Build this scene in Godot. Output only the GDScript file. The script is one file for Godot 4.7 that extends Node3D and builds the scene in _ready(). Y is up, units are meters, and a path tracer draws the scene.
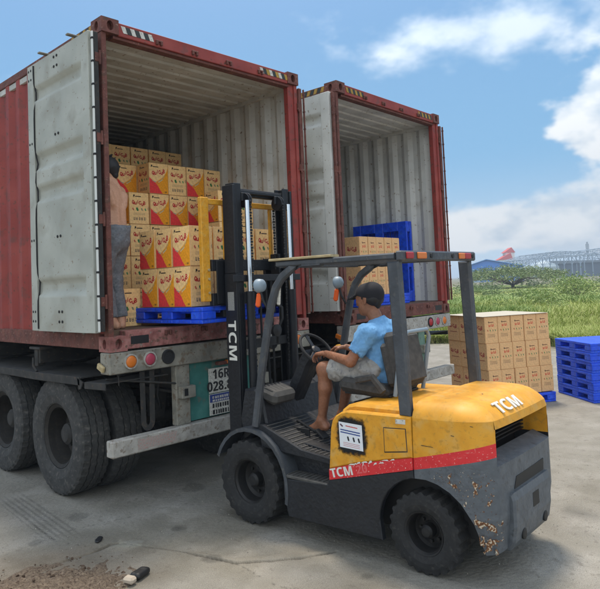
extends Node3D

# ---------------------------------------------------------------- mesh builder
class MB:
	var v := PackedVector3Array()
	var n := PackedVector3Array()
	var t := PackedVector2Array()
	var c := PackedColorArray()
	var col := Color(1, 1, 1)
	var xf := Transform3D()
	var outward := false      # while a convex solid is being added: turn every face away from its middle
	var middle := Vector3.ZERO
	var edges_only := false

	func tri(a: Vector3, b: Vector3, d: Vector3, na: Vector3, nb: Vector3, nd: Vector3, ua := Vector2.ZERO, ub := Vector2.ZERO, ud := Vector2.ZERO) -> void:
		# a, b, d run counter-clockwise seen from outside; Godot wants clockwise
		v.append(xf * a); v.append(xf * d); v.append(xf * b)
		n.append((xf.basis * na).normalized()); n.append((xf.basis * nd).normalized()); n.append((xf.basis * nb).normalized())
		t.append(ua); t.append(ud); t.append(ub)
		c.append(col); c.append(col); c.append(col)

	func ftri(a: Vector3, b: Vector3, d: Vector3, ua := Vector2.ZERO, ub := Vector2.ZERO, ud := Vector2.ZERO) -> void:
		var m := (b - a).cross(d - a)
		if m.length_squared() < 1e-16:
			return
		m = m.normalized()
		if outward and (a - middle).dot(m) < 0.0:
			tri(a, d, b, -m, -m, -m, ua, ud, ub)
			return
		tri(a, b, d, m, m, m, ua, ub, ud)

	func quad(a: Vector3, b: Vector3, d: Vector3, e: Vector3, u0 := Vector2(0, 0), u1 := Vector2(1, 1)) -> void:
		# counter-clockwise from outside: lower left, lower right, upper right, upper left
		var p := Vector2(u0.x, u1.y)
		var q := Vector2(u1.x, u1.y)
		var r := Vector2(u1.x, u0.y)
		var s := Vector2(u0.x, u0.y)
		ftri(a, b, d, p, q, r)
		ftri(a, d, e, p, r, s)

	func squad(a: Vector3, b: Vector3, d: Vector3, e: Vector3, na: Vector3, nb: Vector3, nd: Vector3, ne: Vector3) -> void:
		tri(a, b, d, na, nb, nd)
		tri(a, d, e, na, nd, ne)

	func box(ce: Vector3, s: Vector3, bv := 0.0, b := Basis(), fuv := []) -> void:
		var h := s * 0.5
		bv = minf(bv, minf(h.x, minf(h.y, h.z)) * 0.8)
		outward = true
		middle = ce
		if bv <= 0.0:
			var f := func(x: float, y: float, z: float) -> Vector3: return ce + b * Vector3(x * h.x, y * h.y, z * h.z)
			quad(f.call(-1, -1, 1), f.call(1, -1, 1), f.call(1, 1, 1), f.call(-1, 1, 1))
			quad(f.call(1, -1, -1), f.call(-1, -1, -1), f.call(-1, 1, -1), f.call(1, 1, -1))
			quad(f.call(1, -1, 1), f.call(1, -1, -1), f.call(1, 1, -1), f.call(1, 1, 1))
			quad(f.call(-1, -1, -1), f.call(-1, -1, 1), f.call(-1, 1, 1), f.call(-1, 1, -1))
			quad(f.call(-1, 1, 1), f.call(1, 1, 1), f.call(1, 1, -1), f.call(-1, 1, -1))
			quad(f.call(-1, -1, -1), f.call(1, -1, -1), f.call(1, -1, 1), f.call(-1, -1, 1))
			outward = false
			return
		var g := h - Vector3(bv, bv, bv)
		# corner points: [corner][axis that is full]
		var pt := func(sx: int, sy: int, sz: int, ax: int) -> Vector3:
			var q := Vector3(sx * g.x, sy * g.y, sz * g.z)
			q[ax] = [sx, sy, sz][ax] * h[ax]
			return ce + b * q
		for ax in 3:
			var u := (ax + 1) % 3
			var w := (ax + 2) % 3
			for sg in [-1, 1]:
				var k := [0, 0, 0]
				k[ax] = sg
				var ps := []
				for o in [[-1, -1], [1, -1], [1, 1], [-1, 1]]:
					if ax == 2:
						k[0] = o[0] * sg
						k[1] = o[1]
					elif ax == 0:
						k[2] = -o[0] * sg
						k[1] = o[1]
					else:
						k[0] = o[0]
						k[2] = -o[1] * sg
					ps.append(pt.call(k[0], k[1], k[2], ax))
				if edges_only:
					pass
				elif fuv.size():
					quad(ps[0], ps[1], ps[2], ps[3], fuv[ax].position, fuv[ax].end)
				else:
					quad(ps[0], ps[1], ps[2], ps[3])
		for ax in 3:  # edges along ax
			var u := (ax + 1) % 3
			var w := (ax + 2) % 3
			for su in [-1, 1]:
				for sw in [-1, 1]:
					var k := [0, 0, 0]
					k[u] = su
					k[w] = sw
					k[ax] = -1
					var a0: Vector3 = pt.call(k[0], k[1], k[2], u)
					var a1: Vector3 = pt.call(k[0], k[1], k[2], w)
					k[ax] = 1
					var b0: Vector3 = pt.call(k[0], k[1], k[2], u)
					var b1: Vector3 = pt.call(k[0], k[1], k[2], w)
					if fuv.size():
						quad(a0, a1, b1, b0, Vector2(.9, .1), Vector2(.91, .11))
					elif su * sw > 0:
						quad(a0, a1, b1, b0)
					else:
						quad(a1, a0, b0, b1)
		for sx in [-1, 1]:
			for sy in [-1, 1]:
				for sz in [-1, 1]:
					var a0: Vector3 = pt.call(sx, sy, sz, 0)
					var a1: Vector3 = pt.call(sx, sy, sz, 1)
					var a2: Vector3 = pt.call(sx, sy, sz, 2)
					if sx * sy * sz > 0:
						ftri(a0, a1, a2)
					else:
						ftri(a0, a2, a1)
		outward = false

	# a slightly bulging or sunken sheet between four corners (lower left, lower right, upper right, upper left)
	func bulge(p0: Vector3, p1: Vector3, p2: Vector3, p3: Vector3, uv: Rect2, amp: float, ph: float) -> void:
		var k := 5
		var nrm := (p1 - p0).cross(p3 - p0).normalized()
		var g := []
		for j in k + 1:
			for i in k + 1:
				var u := i / float(k)
				var w := j / float(k)
				var e := sin(PI * u) * sin(PI * w)
				var d := amp * e + 0.0022 * e * sin(u * 7.0 + ph) * cos(w * 6.0 + ph * 1.7)
				g.append((p0.lerp(p1, u)).lerp(p3.lerp(p2, u), w) + nrm * d)
		var ns := []
		for j in k + 1:
			for i in k + 1:
				var du: Vector3 = g[j * (k + 1) + mini(i + 1, k)] - g[j * (k + 1) + maxi(i - 1, 0)]
				var dv: Vector3 = g[mini(j + 1, k) * (k + 1) + i] - g[maxi(j - 1, 0) * (k + 1) + i]
				ns.append(du.cross(dv).normalized())
		for j in k:
			for i in k:
				var q := [j * (k + 1) + i, j * (k + 1) + i + 1, (j + 1) * (k + 1) + i + 1, (j + 1) * (k + 1) + i]
				var t4 := []
				for o in [[i, j], [i + 1, j], [i + 1, j + 1], [i, j + 1]]:
					t4.append(Vector2(lerpf(uv.position.x, uv.end.x, o[0] / float(k)), lerpf(uv.end.y, uv.position.y, o[1] / float(k))))
				tri(g[q[0]], g[q[1]], g[q[2]], ns[q[0]], ns[q[1]], ns[q[2]], t4[0], t4[1], t4[2])
				tri(g[q[0]], g[q[2]], g[q[3]], ns[q[0]], ns[q[2]], ns[q[3]], t4[0], t4[2], t4[3])

	func bb(x0: float, x1: float, y0: float, y1: float, z0: float, z1: float, bv := 0.004) -> void:
		box(Vector3((x0 + x1) / 2, (y0 + y1) / 2, (z0 + z1) / 2), Vector3(absf(x1 - x0), absf(y1 - y0), absf(z1 - z0)), bv)

	# polygon of (u, w) extruded from e0 to e1; o + u*U + w*W + e*E, with U x W = E
	func prism(poly: PackedVector2Array, e0: float, e1: float, o := Vector3.ZERO, U := Vector3.RIGHT, W := Vector3.UP, bv := 0.0) -> void:
		var p := poly
		var area := 0.0
		for i in p.size():
			var q := p[(i + 1) % p.size()]
			area += p[i].x * q.y - q.x * p[i].y
		if area < 0.0:
			p = p.duplicate()
			p.reverse()
		var E := U.cross(W)
		var cap := p
		if bv > 0.0:
			var sh := Geometry2D.offset_polygon(p, -bv, Geometry2D.JOIN_MITER)
			if sh.size() == 1 and sh[0].size() == p.size():
				cap = sh[0]
				# align start
				var best := 0
				var bd := 1e9
				for i in cap.size():
					var dd := cap[i].distance_squared_to(p[0])
					if dd < bd:
						bd = dd
						best = i
				var al := PackedVector2Array()
				for i in cap.size():
					al.append(cap[(i + best) % cap.size()])
				cap = al
			else:
				bv = 0.0
		var f := func(q: Vector2, e: float) -> Vector3: return o + U * q.x + W * q.y + E * e
		var idx := Geometry2D.triangulate_polygon(cap)
		for i in range(0, idx.size(), 3):
			var a := cap[idx[i]]
			var b := cap[idx[i + 1]]
			var d := cap[idx[i + 2]]
			if (b - a).cross(d - a) < 0.0:
				var s := b
				b = d
				d = s
			ftri(f.call(a, e1), f.call(b, e1), f.call(d, e1), a, b, d)
			ftri(f.call(a, e0), f.call(d, e0), f.call(b, e0), a, d, b)
		for i in p.size():
			var j := (i + 1) % p.size()
			quad(f.call(p[i], e0 + bv), f.call(p[j], e0 + bv), f.call(p[j], e1 - bv), f.call(p[i], e1 - bv))
			if bv > 0.0:
				quad(f.call(p[i], e1 - bv), f.call(p[j], e1 - bv), f.call(cap[j], e1), f.call(cap[i], e1))
				quad(f.call(cap[i], e0), f.call(cap[j], e0), f.call(p[j], e0 + bv), f.call(p[i], e0 + bv))

	func tube(pts: Array, r, sides := 10, caps := true, closed := false) -> void:
		var m := pts.size()
		var rings := []
		var nrm := []
		var ref := Vector3.UP
		for i in m:
			var a: Vector3 = pts[(i - 1 + m) % m] if closed else pts[maxi(i - 1, 0)]
			var b: Vector3 = pts[(i + 1) % m] if closed else pts[mini(i + 1, m - 1)]
			var d := (b - a).normalized()
			if i == 0 and absf(d.dot(ref)) > 0.9:
				ref = Vector3.RIGHT
			var u := (ref - d * ref.dot(d)).normalized()
			ref = u
			var w := d.cross(u)
			var rr: float = r[i] if r is Array or r is PackedFloat32Array else r
			var ring := PackedVector3Array()
			var rn := PackedVector3Array()
			for k in sides:
				var an := TAU * k / sides
				var q := u * cos(an) + w * sin(an)
				ring.append(pts[i] + q * rr)
				rn.append(q)
			rings.append(ring)
			nrm.append(rn)
		for i in (m if closed else m - 1):
			var i2 := (i + 1) % m
			for k in sides:
				var l := (k + 1) % sides
				squad(rings[i][k], rings[i][l], rings[i2][l], rings[i2][k], nrm[i][k], nrm[i][l], nrm[i2][l], nrm[i2][k])
		if caps and not closed:
			for k in range(1, sides - 1):
				ftri(rings[0][0], rings[0][k + 1], rings[0][k])
				ftri(rings[m - 1][0], rings[m - 1][k], rings[m - 1][k + 1])

	# rectangle w (along side) x h (along up) swept along pts
	func bar(pts: Array, w: float, h: float, up := Vector3.UP, bv := 0.006) -> void:
		var m := pts.size()
		var rings := []
		for i in m:
			var a: Vector3 = pts[maxi(i - 1, 0)]
			var b: Vector3 = pts[mini(i + 1, m - 1)]
			var d := (b - a).normalized()
			var s := d.cross(up).normalized()
			var q := s.cross(d).normalized()
			var W := w * 0.5
			var H := h * 0.5
			var ring := PackedVector3Array()
			for o in [[-W + bv, -H], [W - bv, -H], [W, -H + bv], [W, H - bv], [W - bv, H], [-W + bv, H], [-W, H - bv], [-W, -H + bv]]:
				ring.append(pts[i] + s * o[0] + q * o[1])
			rings.append(ring)
		for i in m - 1:
			for k in 8:
				var l := (k + 1) % 8
				quad(rings[i][l], rings[i][k], rings[i + 1][k], rings[i + 1][l])
		for k in range(1, 7):
			ftri(rings[0][0], rings[0][k], rings[0][k + 1])
			ftri(rings[m - 1][0], rings[m - 1][k + 1], rings[m - 1][k])

	# profile of (radius, height) turned round the y axis of b at ce; from bottom outside upward
	func lathe(prof: Array, ce: Vector3, b := Basis(), seg := 24, smooth := false) -> void:
		var pn := []
		for i in prof.size() - 1:
			var d: Vector2 = prof[i + 1] - prof[i]
			pn.append(Vector2(d.y, -d.x).normalized())
		for i in prof.size() - 1:
			var n0: Vector2 = pn[i]
			var n1: Vector2 = pn[i]
			if smooth:
				if i > 0: n0 = (pn[i - 1] + pn[i]).normalized()
				if i < pn.size() - 1: n1 = (pn[i + 1] + pn[i]).normalized()
			for k in seg:
				var a0 := TAU * k / seg
				var a1 := TAU * (k + 1) / seg
				var r0 := Vector3(cos(a0), 0, -sin(a0))
				var r1 := Vector3(cos(a1), 0, -sin(a1))
				var p: Vector2 = prof[i]
				var q: Vector2 = prof[i + 1]
				squad(ce + b * (r0 * p.x + Vector3.UP * p.y), ce + b * (r1 * p.x + Vector3.UP * p.y), ce + b * (r1 * q.x + Vector3.UP * q.y), ce + b * (r0 * q.x + Vector3.UP * q.y),
					b * (r0 * n0.x + Vector3.UP * n0.y), b * (r1 * n0.x + Vector3.UP * n0.y), b * (r1 * n1.x + Vector3.UP * n1.y), b * (r0 * n1.x + Vector3.UP * n1.y))

	# a rectangular face with an oval hole; U x W points outward, the hole is depth deep
	func holed(o: Vector3, U: Vector3, W: Vector3, hu: float, hw: float, ru: float, rw: float, depth: float) -> void:
		var E := U.cross(W)
		var k := 24
		for i in k:
			var ps := []
			for j in [i, i + 1]:
				var an: float = TAU * j / k
				var d := Vector2(cos(an), sin(an))
				var sc := minf(hu / maxf(absf(d.x), 1e-6), hw / maxf(absf(d.y), 1e-6))
				ps.append([o + U * d.x * sc + W * d.y * sc, o + U * d.x * ru + W * d.y * rw])
			quad(ps[0][1], ps[0][0], ps[1][0], ps[1][1])
			# the rectangle's corner between the two samples
			var m0: Vector3 = ps[0][0] - o
			var m1: Vector3 = ps[1][0] - o
			var cu := absf(absf(m0.dot(U)) - hu) < 1e-5
			var du := absf(absf(m1.dot(U)) - hu) < 1e-5
			if cu != du:
				var cr := o + U * hu * signf(m0.dot(U) + m1.dot(U)) + W * hw * signf(m0.dot(W) + m1.dot(W))
				ftri(ps[0][0], cr, ps[1][0])
			quad(ps[1][1], ps[1][1] - E * depth, ps[0][1] - E * depth, ps[0][1])
			ftri(o - E * depth, ps[0][1] - E * depth, ps[1][1] - E * depth)

	func mesh(m: Material, use_uv := true, use_col := false) -> ArrayMesh:
		var a := []
		a.resize(Mesh.ARRAY_MAX)
		a[Mesh.ARRAY_VERTEX] = v
		a[Mesh.ARRAY_NORMAL] = n
		if use_uv: a[Mesh.ARRAY_TEX_UV] = t
		if use_col: a[Mesh.ARRAY_COLOR] = c
		var r := ArrayMesh.new()
		r.add_surface_from_arrays(Mesh.PRIMITIVE_TRIANGLES, a)
		r.surface_set_material(0, m)
		return r

# ---------------------------------------------------------------- signed distance field -> surface nets
class SDF:
	var o: Vector3
	var s: float
	var nx: int
	var ny: int
	var nz: int
	var d := PackedFloat32Array()

	func _init(lo: Vector3, hi: Vector3, cell: float) -> void:
		o = lo
		s = cell
		nx = int((hi.x - lo.x) / cell) + 2
		ny = int((hi.y - lo.y) / cell) + 2
		nz = int((hi.z - lo.z) / cell) + 2
		d.resize(nx * ny * nz)
		d.fill(1.0)

	# tapered capsule a(ra) to b(rb), blended with width k; cut: flat end at b; flat: squash along axis 'fa'
	func cap(a: Vector3, b: Vector3, ra: float, rb: float, k := 0.03, cut := false, fl := Vector3.ZERO, fs := 1.0) -> void:
		var m := maxf(ra, rb) * maxf(1.0, fs) + k + s * 2.5
		var lo := Vector3(minf(a.x, b.x), minf(a.y, b.y), minf(a.z, b.z)) - Vector3(m, m, m)
		var hi := Vector3(maxf(a.x, b.x), maxf(a.y, b.y), maxf(a.z, b.z)) + Vector3(m, m, m)
		var ab := b - a
		var l2 := maxf(ab.length_squared(), 1e-9)
		var dir := ab.normalized()
		var i0 := maxi(int((lo.x - o.x) / s), 0)
		var i1 := mini(int((hi.x - o.x) / s) + 1, nx - 1)
		var j0 := maxi(int((lo.y - o.y) / s), 0)
		var j1 := mini(int((hi.y - o.y) / s) + 1, ny - 1)
		var k0 := maxi(int((lo.z - o.z) / s), 0)
		var k1 := mini(int((hi.z - o.z) / s) + 1, nz - 1)
		var use := fs != 1.0
		for z in range(k0, k1 + 1):
			for y in range(j0, j1 + 1):
				var ix := (z * ny + y) * nx
				for x in range(i0, i1 + 1):
					var p := o + Vector3(x, y, z) * s
					var t := clampf((p - a).dot(ab) / l2, 0.0, 1.0)
					var q := p - a - ab * t
					if use:
						var f := q.dot(fl)
						q += fl * f * (fs - 1.0)
					var e := q.length() - lerpf(ra, rb, t)
					if cut:
						e = maxf(e, (p - b).dot(dir))
					var w := d[ix + x]
					if k > 0.0:
						var h := maxf(k - absf(e - w), 0.0) / k
						e = minf(e, w) - h * h * k * 0.25
					else:
						e = minf(e, w)
					d[ix + x] = e

	func wrinkle(f: FastNoiseLite, amp: float) -> void:
		for z in nz:
			for y in ny:
				var ix := (z * ny + y) * nx
				for x in nx:
					if absf(d[ix + x]) < 0.06:
						d[ix + x] += f.get_noise_3d(o.x + x * s, o.y + y * s, o.z + z * s) * amp

	func grad(p: Vector3) -> Vector3:
		var q := (p - o) / s
		var x := clampi(int(q.x + 0.5), 1, nx - 2)
		var y := clampi(int(q.y + 0.5), 1, ny - 2)
		var z := clampi(int(q.z + 0.5), 1, nz - 2)
		var i := (z * ny + y) * nx + x
		return Vector3(d[i + 1] - d[i - 1], d[i + nx] - d[i - nx], d[i + nx * ny] - d[i - nx * ny])

	func build(mb: MB) -> void:
		var ids := {}
		var ps := PackedVector3Array()
		var sy := nx
		var sz := nx * ny
		for z in nz - 1:
			for y in ny - 1:
				var ix := z * sz + y * sy
				for x in nx - 1:
					var i := ix + x
					var a := d[i]
					if absf(a) > 3.0 * s:
						continue
					var c := [a, d[i + 1], d[i + sy], d[i + 1 + sy], d[i + sz], d[i + 1 + sz], d[i + sy + sz], d[i + 1 + sy + sz]]
					var m := 0
					for k in 8:
						if c[k] < 0.0: m |= 1 << k
					if m == 0 or m == 255:
						continue
					var acc := Vector3.ZERO
					var cnt := 0
					for e in [[0, 1], [2, 3], [4, 5], [6, 7], [0, 2], [1, 3], [4, 6], [5, 7], [0, 4], [1, 5], [2, 6], [3, 7]]:
						var u: float = c[e[0]]
						var w: float = c[e[1]]
						if (u < 0.0) != (w < 0.0):
							var t := u / (u - w)
							var p0 := Vector3(e[0] & 1, (e[0] >> 1) & 1, e[0] >> 2)
							var p1 := Vector3(e[1] & 1, (e[1] >> 1) & 1, e[1] >> 2)
							acc += p0.lerp(p1, t)
							cnt += 1
					ids[i] = ps.size()
					ps.append(o + (Vector3(x, y, z) + acc / cnt) * s)
		var ns := PackedVector3Array()
		for p in ps:
			ns.append(grad(p).normalized())
		for i in ids:
			var x: int = i % nx
			var y: int = (i / nx) % ny
			var z: int = i / sz
			if x < 1 or y < 1 or z < 1:
				continue
			var a := d[i]
			for ax in 3:
				var st: int = [1, sy, sz][ax]
				var b := d[i + st]
				if (a < 0.0) == (b < 0.0):
					continue
				var u: int = [sy, sz, 1][ax]
				var w: int = [sz, 1, sy][ax]
				if not (ids.has(i - u) and ids.has(i - w) and ids.has(i - u - w)):
					continue
				var q0: int = ids[i - u - w]
				var q1: int = ids[i - w]
				var q2: int = ids[i]
				var q3: int = ids[i - u]
				if a < 0.0:
					mb.squad(ps[q0], ps[q1], ps[q2], ps[q3], ns[q0], ns[q1], ns[q2], ns[q3])
				else:
					mb.squad(ps[q3], ps[q2], ps[q1], ps[q0], ns[q3], ns[q2], ns[q1], ns[q0])

# ---------------------------------------------------------------- nodes
var taken := {}
var rng := RandomNumberGenerator.new()
var M := {}

func numbered(called: String) -> String:
	var k: int = taken.get(called, 0)
	taken[called] = k + 1
	return called if k == 0 else "%s_%03d" % [called, k]

func thing(called: String, label: String, category: String, group := "", at := Transform3D()) -> Node3D:
	var o := Node3D.new()
	o.name = numbered(called)
	add_child(o)
	o.transform = at
	tag(o, label, category, group)
	return o

func tag(o: Node3D, label: String, category: String, group := "", kind := "") -> void:
	if label: o.set_meta("label", label)
	if category: o.set_meta("category", category)
	if group: o.set_meta("group", group)
	if kind: o.set_meta("kind", kind)

func part(parent: Node3D, called: String, mb: MB, m: Material, use_col := false) -> MeshInstance3D:
	return inst(parent, called, mb.mesh(m, true, use_col))

func inst(parent: Node3D, called: String, me: Mesh) -> MeshInstance3D:
	var o := MeshInstance3D.new()
	o.mesh = me
	o.cast_shadow = GeometryInstance3D.SHADOW_CASTING_SETTING_ON
	if parent == self:
		o.name = numbered(called)
	else:
		o.name = called
	parent.add_child(o, true)
	return o

func text(parent: Node3D, called: String, s: String, at: Transform3D, height: float, m: Material, depth := 0.003, font := "Droid Sans", bold := true, stretch := 1.0) -> MeshInstance3D:
	var f := SystemFont.new()
	f.font_names = PackedStringArray([font])
	if bold: f.font_weight = 700
	var tm := TextMesh.new()
	tm.text = s
	tm.font = f
	tm.font_size = 64
	tm.pixel_size = height / 46.0
	tm.depth = depth
	tm.curve_step = 4.0
	tm.material = m
	var o := inst(parent, called, tm)
	o.transform = at * Transform3D(Basis.from_scale(Vector3(stretch, 1, 1)), Vector3.ZERO)
	return o

# ---------------------------------------------------------------- textures and materials
func noise_bytes(seed_: int, freq: float, oct: int, size: int, kind := FastNoiseLite.TYPE_SIMPLEX_SMOOTH) -> PackedByteArray:
	var f := FastNoiseLite.new()
	f.seed = seed_
	f.noise_type = kind
	f.frequency = freq
	f.fractal_type = FastNoiseLite.FRACTAL_FBM if oct > 1 else FastNoiseLite.FRACTAL_NONE
	f.fractal_octaves = oct
	var im := f.get_seamless_image(size, size, false, false, 0.12, true)
	im.convert(Image.FORMAT_L8)
	return im.get_data()

func ramp(stops: Array, x: float) -> Vector3:
	for i in range(1, stops.size()):
		if x <= stops[i][0]:
			var a: Array = stops[i - 1]
			var b: Array = stops[i]
			return (a[1] as Vector3).lerp(b[1], clampf((x - a[0]) / maxf(b[0] - a[0], 1e-5), 0, 1))
	return stops[-1][1]

# base colours by a coarse noise, patches of other colours where further noises pass a threshold, grain on top
func surf(seed_: int, size: int, base: Array, freq: float, patches := [], grain := 0.06) -> ImageTexture:
	var lut := []
	for i in 256:
		lut.append(ramp(base, i / 255.0))
	var b := noise_bytes(seed_, freq, 4, size)
	var g := noise_bytes(seed_ + 1, 0.35, 2, size)
	var ps := []
	for p in patches:
		ps.append([noise_bytes(seed_ + 11 + ps.size() * 7, p.freq, p.get("oct", 4), size), p.from, p.to, p.color])
	var out := PackedByteArray()
	out.resize(size * size * 3)
	for i in size * size:
		var c: Vector3 = lut[b[i]]
		for p in ps:
			var w: float = (p[0][i] / 255.0 - p[1]) / (p[2] - p[1])
			if w > 0.0:
				c = c.lerp(p[3], minf(w, 1.0))
		c *= 1.0 + (g[i] / 255.0 - 0.5) * 2.0 * grain
		out[i * 3] = clampi(int(c.x), 0, 255)
		out[i * 3 + 1] = clampi(int(c.y), 0, 255)
		out[i * 3 + 2] = clampi(int(c.z), 0, 255)
	var im := Image.create_from_data(size, size, false, Image.FORMAT_RGB8, out)
	im.generate_mipmaps()
	return ImageTexture.create_from_image(im)

func bump(seed_: int, size: int, freq: float, oct: int, strength: float) -> ImageTexture:
	var im := Image.create_from_data(size, size, false, Image.FORMAT_L8, noise_bytes(seed_, freq, oct, size))
	im.convert(Image.FORMAT_RGBA8)
	im.bump_map_to_normal_map(strength)
	return ImageTexture.create_from_image(im)

func mat(color: Color, rough := 0.7, metal := 0.0, tex: Texture2D = null, scale := 1.0, nrm: Texture2D = null, nscale := 0.5, world := false) -> StandardMaterial3D:
	var m := StandardMaterial3D.new()
	m.albedo_color = color
	m.roughness = rough
	m.metallic = metal
	if tex:
		m.albedo_texture = tex
	if nrm:
		m.normal_enabled = true
		m.normal_texture = nrm
		m.normal_scale = nscale
	if tex or nrm:
		m.uv1_triplanar = true
		m.uv1_world_triplanar = world
		m.uv1_scale = Vector3(scale, scale, scale)
	m.cull_mode = BaseMaterial3D.CULL_DISABLED
	return m

func rgb(r: float, g: float, b: float) -> Color:
	return Color(r / 255.0, g / 255.0, b / 255.0)

# ---------------------------------------------------------------- flat print drawn into an image
class Print:
	var im: Image
	func _init(w: int, h: int, c: Color) -> void:
		im = Image.create(w, h, false, Image.FORMAT_RGB8)
		im.fill(c)
	func poly(pts: PackedVector2Array, c: Color) -> void:
		var r := Rect2(pts[0], Vector2.ZERO)
		for p in pts: r = r.expand(p)
		for y in range(maxi(int(r.position.y), 0), mini(int(r.end.y) + 1, im.get_height())):
			for x in range(maxi(int(r.position.x), 0), mini(int(r.end.x) + 1, im.get_width())):
				if Geometry2D.is_point_in_polygon(Vector2(x + 0.5, y + 0.5), pts):
					im.set_pixel(x, y, c)
	func line(pts: Array, w: float, c: Color) -> void:
		for i in pts.size() - 1:
			var a: Vector2 = pts[i]
			var b: Vector2 = pts[i + 1]
			for y in range(maxi(int(minf(a.y, b.y) - w), 0), mini(int(maxf(a.y, b.y) + w) + 1, im.get_height())):
				for x in range(maxi(int(minf(a.x, b.x) - w), 0), mini(int(maxf(a.x, b.x) + w) + 1, im.get_width())):
					var p := Vector2(x, y)
					if p.distance_to(Geometry2D.get_closest_point_to_segment(p, a, b)) < w * 0.5:
						im.set_pixel(x, y, c)
	const G := {
		"Q": [[[.5, 0], [.1, .2], [0, .5], [.1, .8], [.5, 1], [.9, .8], [1, .5], [.9, .2], [.5, 0]], [[.6, .7], [1.05, 1.1]]],
		"u": [[[.05, .35], [.05, .8], [.3, 1], [.7, 1], [.9, .8]], [[.92, .35], [.92, 1]]],
		"i": [[[.5, .4], [.5, 1]], [[.5, .1], [.5, .13]]],
		"C": [[[.95, .2], [.6, 0], [.2, .15], [0, .5], [.2, .85], [.6, 1], [.95, .8]]],
		"B": [[[.05, 0], [.05, 1], [.6, 1], [.95, .75], [.6, .5], [.05, .5]], [[.05, 0], [.55, 0], [.85, .25], [.55, .5]]],
	}
	# letters on a wave, each stroke outlined
	func word(s: String, x: float, y: float, w: float, h: float, th: float, c: Color, wave: float, tilt: float, edge: Color) -> void:
		var step := w / s.length()
		for pass_ in 2:
			for k in s.length():
				var ox := x + k * step
				var oy := y + sin(k * 1.9 + 0.6) * wave + tilt * k
				for st in G[s[k]]:
					var q := []
					for p in st:
						q.append(Vector2(ox + p[0] * step * 0.78, oy + p[1] * h))
					line(q, th * (1.75 if pass_ == 0 else 1.0), edge if pass_ == 0 else c)
	func tex() -> ImageTexture:
		im.generate_mipmaps()
		return ImageTexture.create_from_image(im)

# ---------------------------------------------------------------- scene
const CAM := Vector3(-2.727, 1.904, 4.884)
const F := 630.28
var SUN := Vector3(0.20, 1.0, -0.24)

func _ready() -> void:
	rng.seed = 20240611
	var cam := Camera3D.new()
	cam.name = "camera"
	cam.projection = Camera3D.PROJECTION_FRUSTUM
	cam.near = 0.1
	cam.far = 6000.0
	cam.size = 0.1 * 589.0 / F
	cam.frustum_offset = Vector2(0, -0.1 * 44.57 / F)
	add_child(cam)
	cam.transform = Transform3D(Basis(Vector3.UP, -0.806) * Basis(Vector3.RIGHT, 0.054) * Basis(Vector3.BACK, -0.043), CAM)
	cam.current = true

	var env := Environment.new()
	env.background_mode = Environment.BG_SKY
	var sky := Sky.new()
	var ps := PanoramaSkyMaterial.new()
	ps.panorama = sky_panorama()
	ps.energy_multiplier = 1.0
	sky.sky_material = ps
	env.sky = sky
	env.tonemap_mode = Environment.TONE_MAPPER_LINEAR
	env.tonemap_exposure = 2.52
	env.fog_enabled = true
	env.fog_density = 0.0010
	env.fog_light_color = Color(0.80, 0.87, 0.95)
	env.sdfgi_enabled = true
	env.ssao_enabled = true
	env.ssil_enabled = true
	var we := WorldEnvironment.new()
	we.name = "environment"
	we.environment = env
	add_child(we)

	var sun := DirectionalLight3D.new()
	sun.name = "sun"
	sun.light_energy = 0.5
	sun.light_color = Color(1.0, 0.95, 0.88)
	sun.light_angular_distance = 12.0
	sun.shadow_enabled = true
	add_child(sun)
	sun.look_at_from_position(SUN.normalized() * 50.0, Vector3.ZERO, Vector3.FORWARD)

	print("materials")
	make_materials()
	print("ground")
	ground()
	grass_field()
	background()
	print("containers")
	container_pair()
	print("cartons")
	cartons()
	pallets()
	print("forklift")
	forklift()
	print("people")
	people()
	yard_bits()
	print("done")

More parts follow.
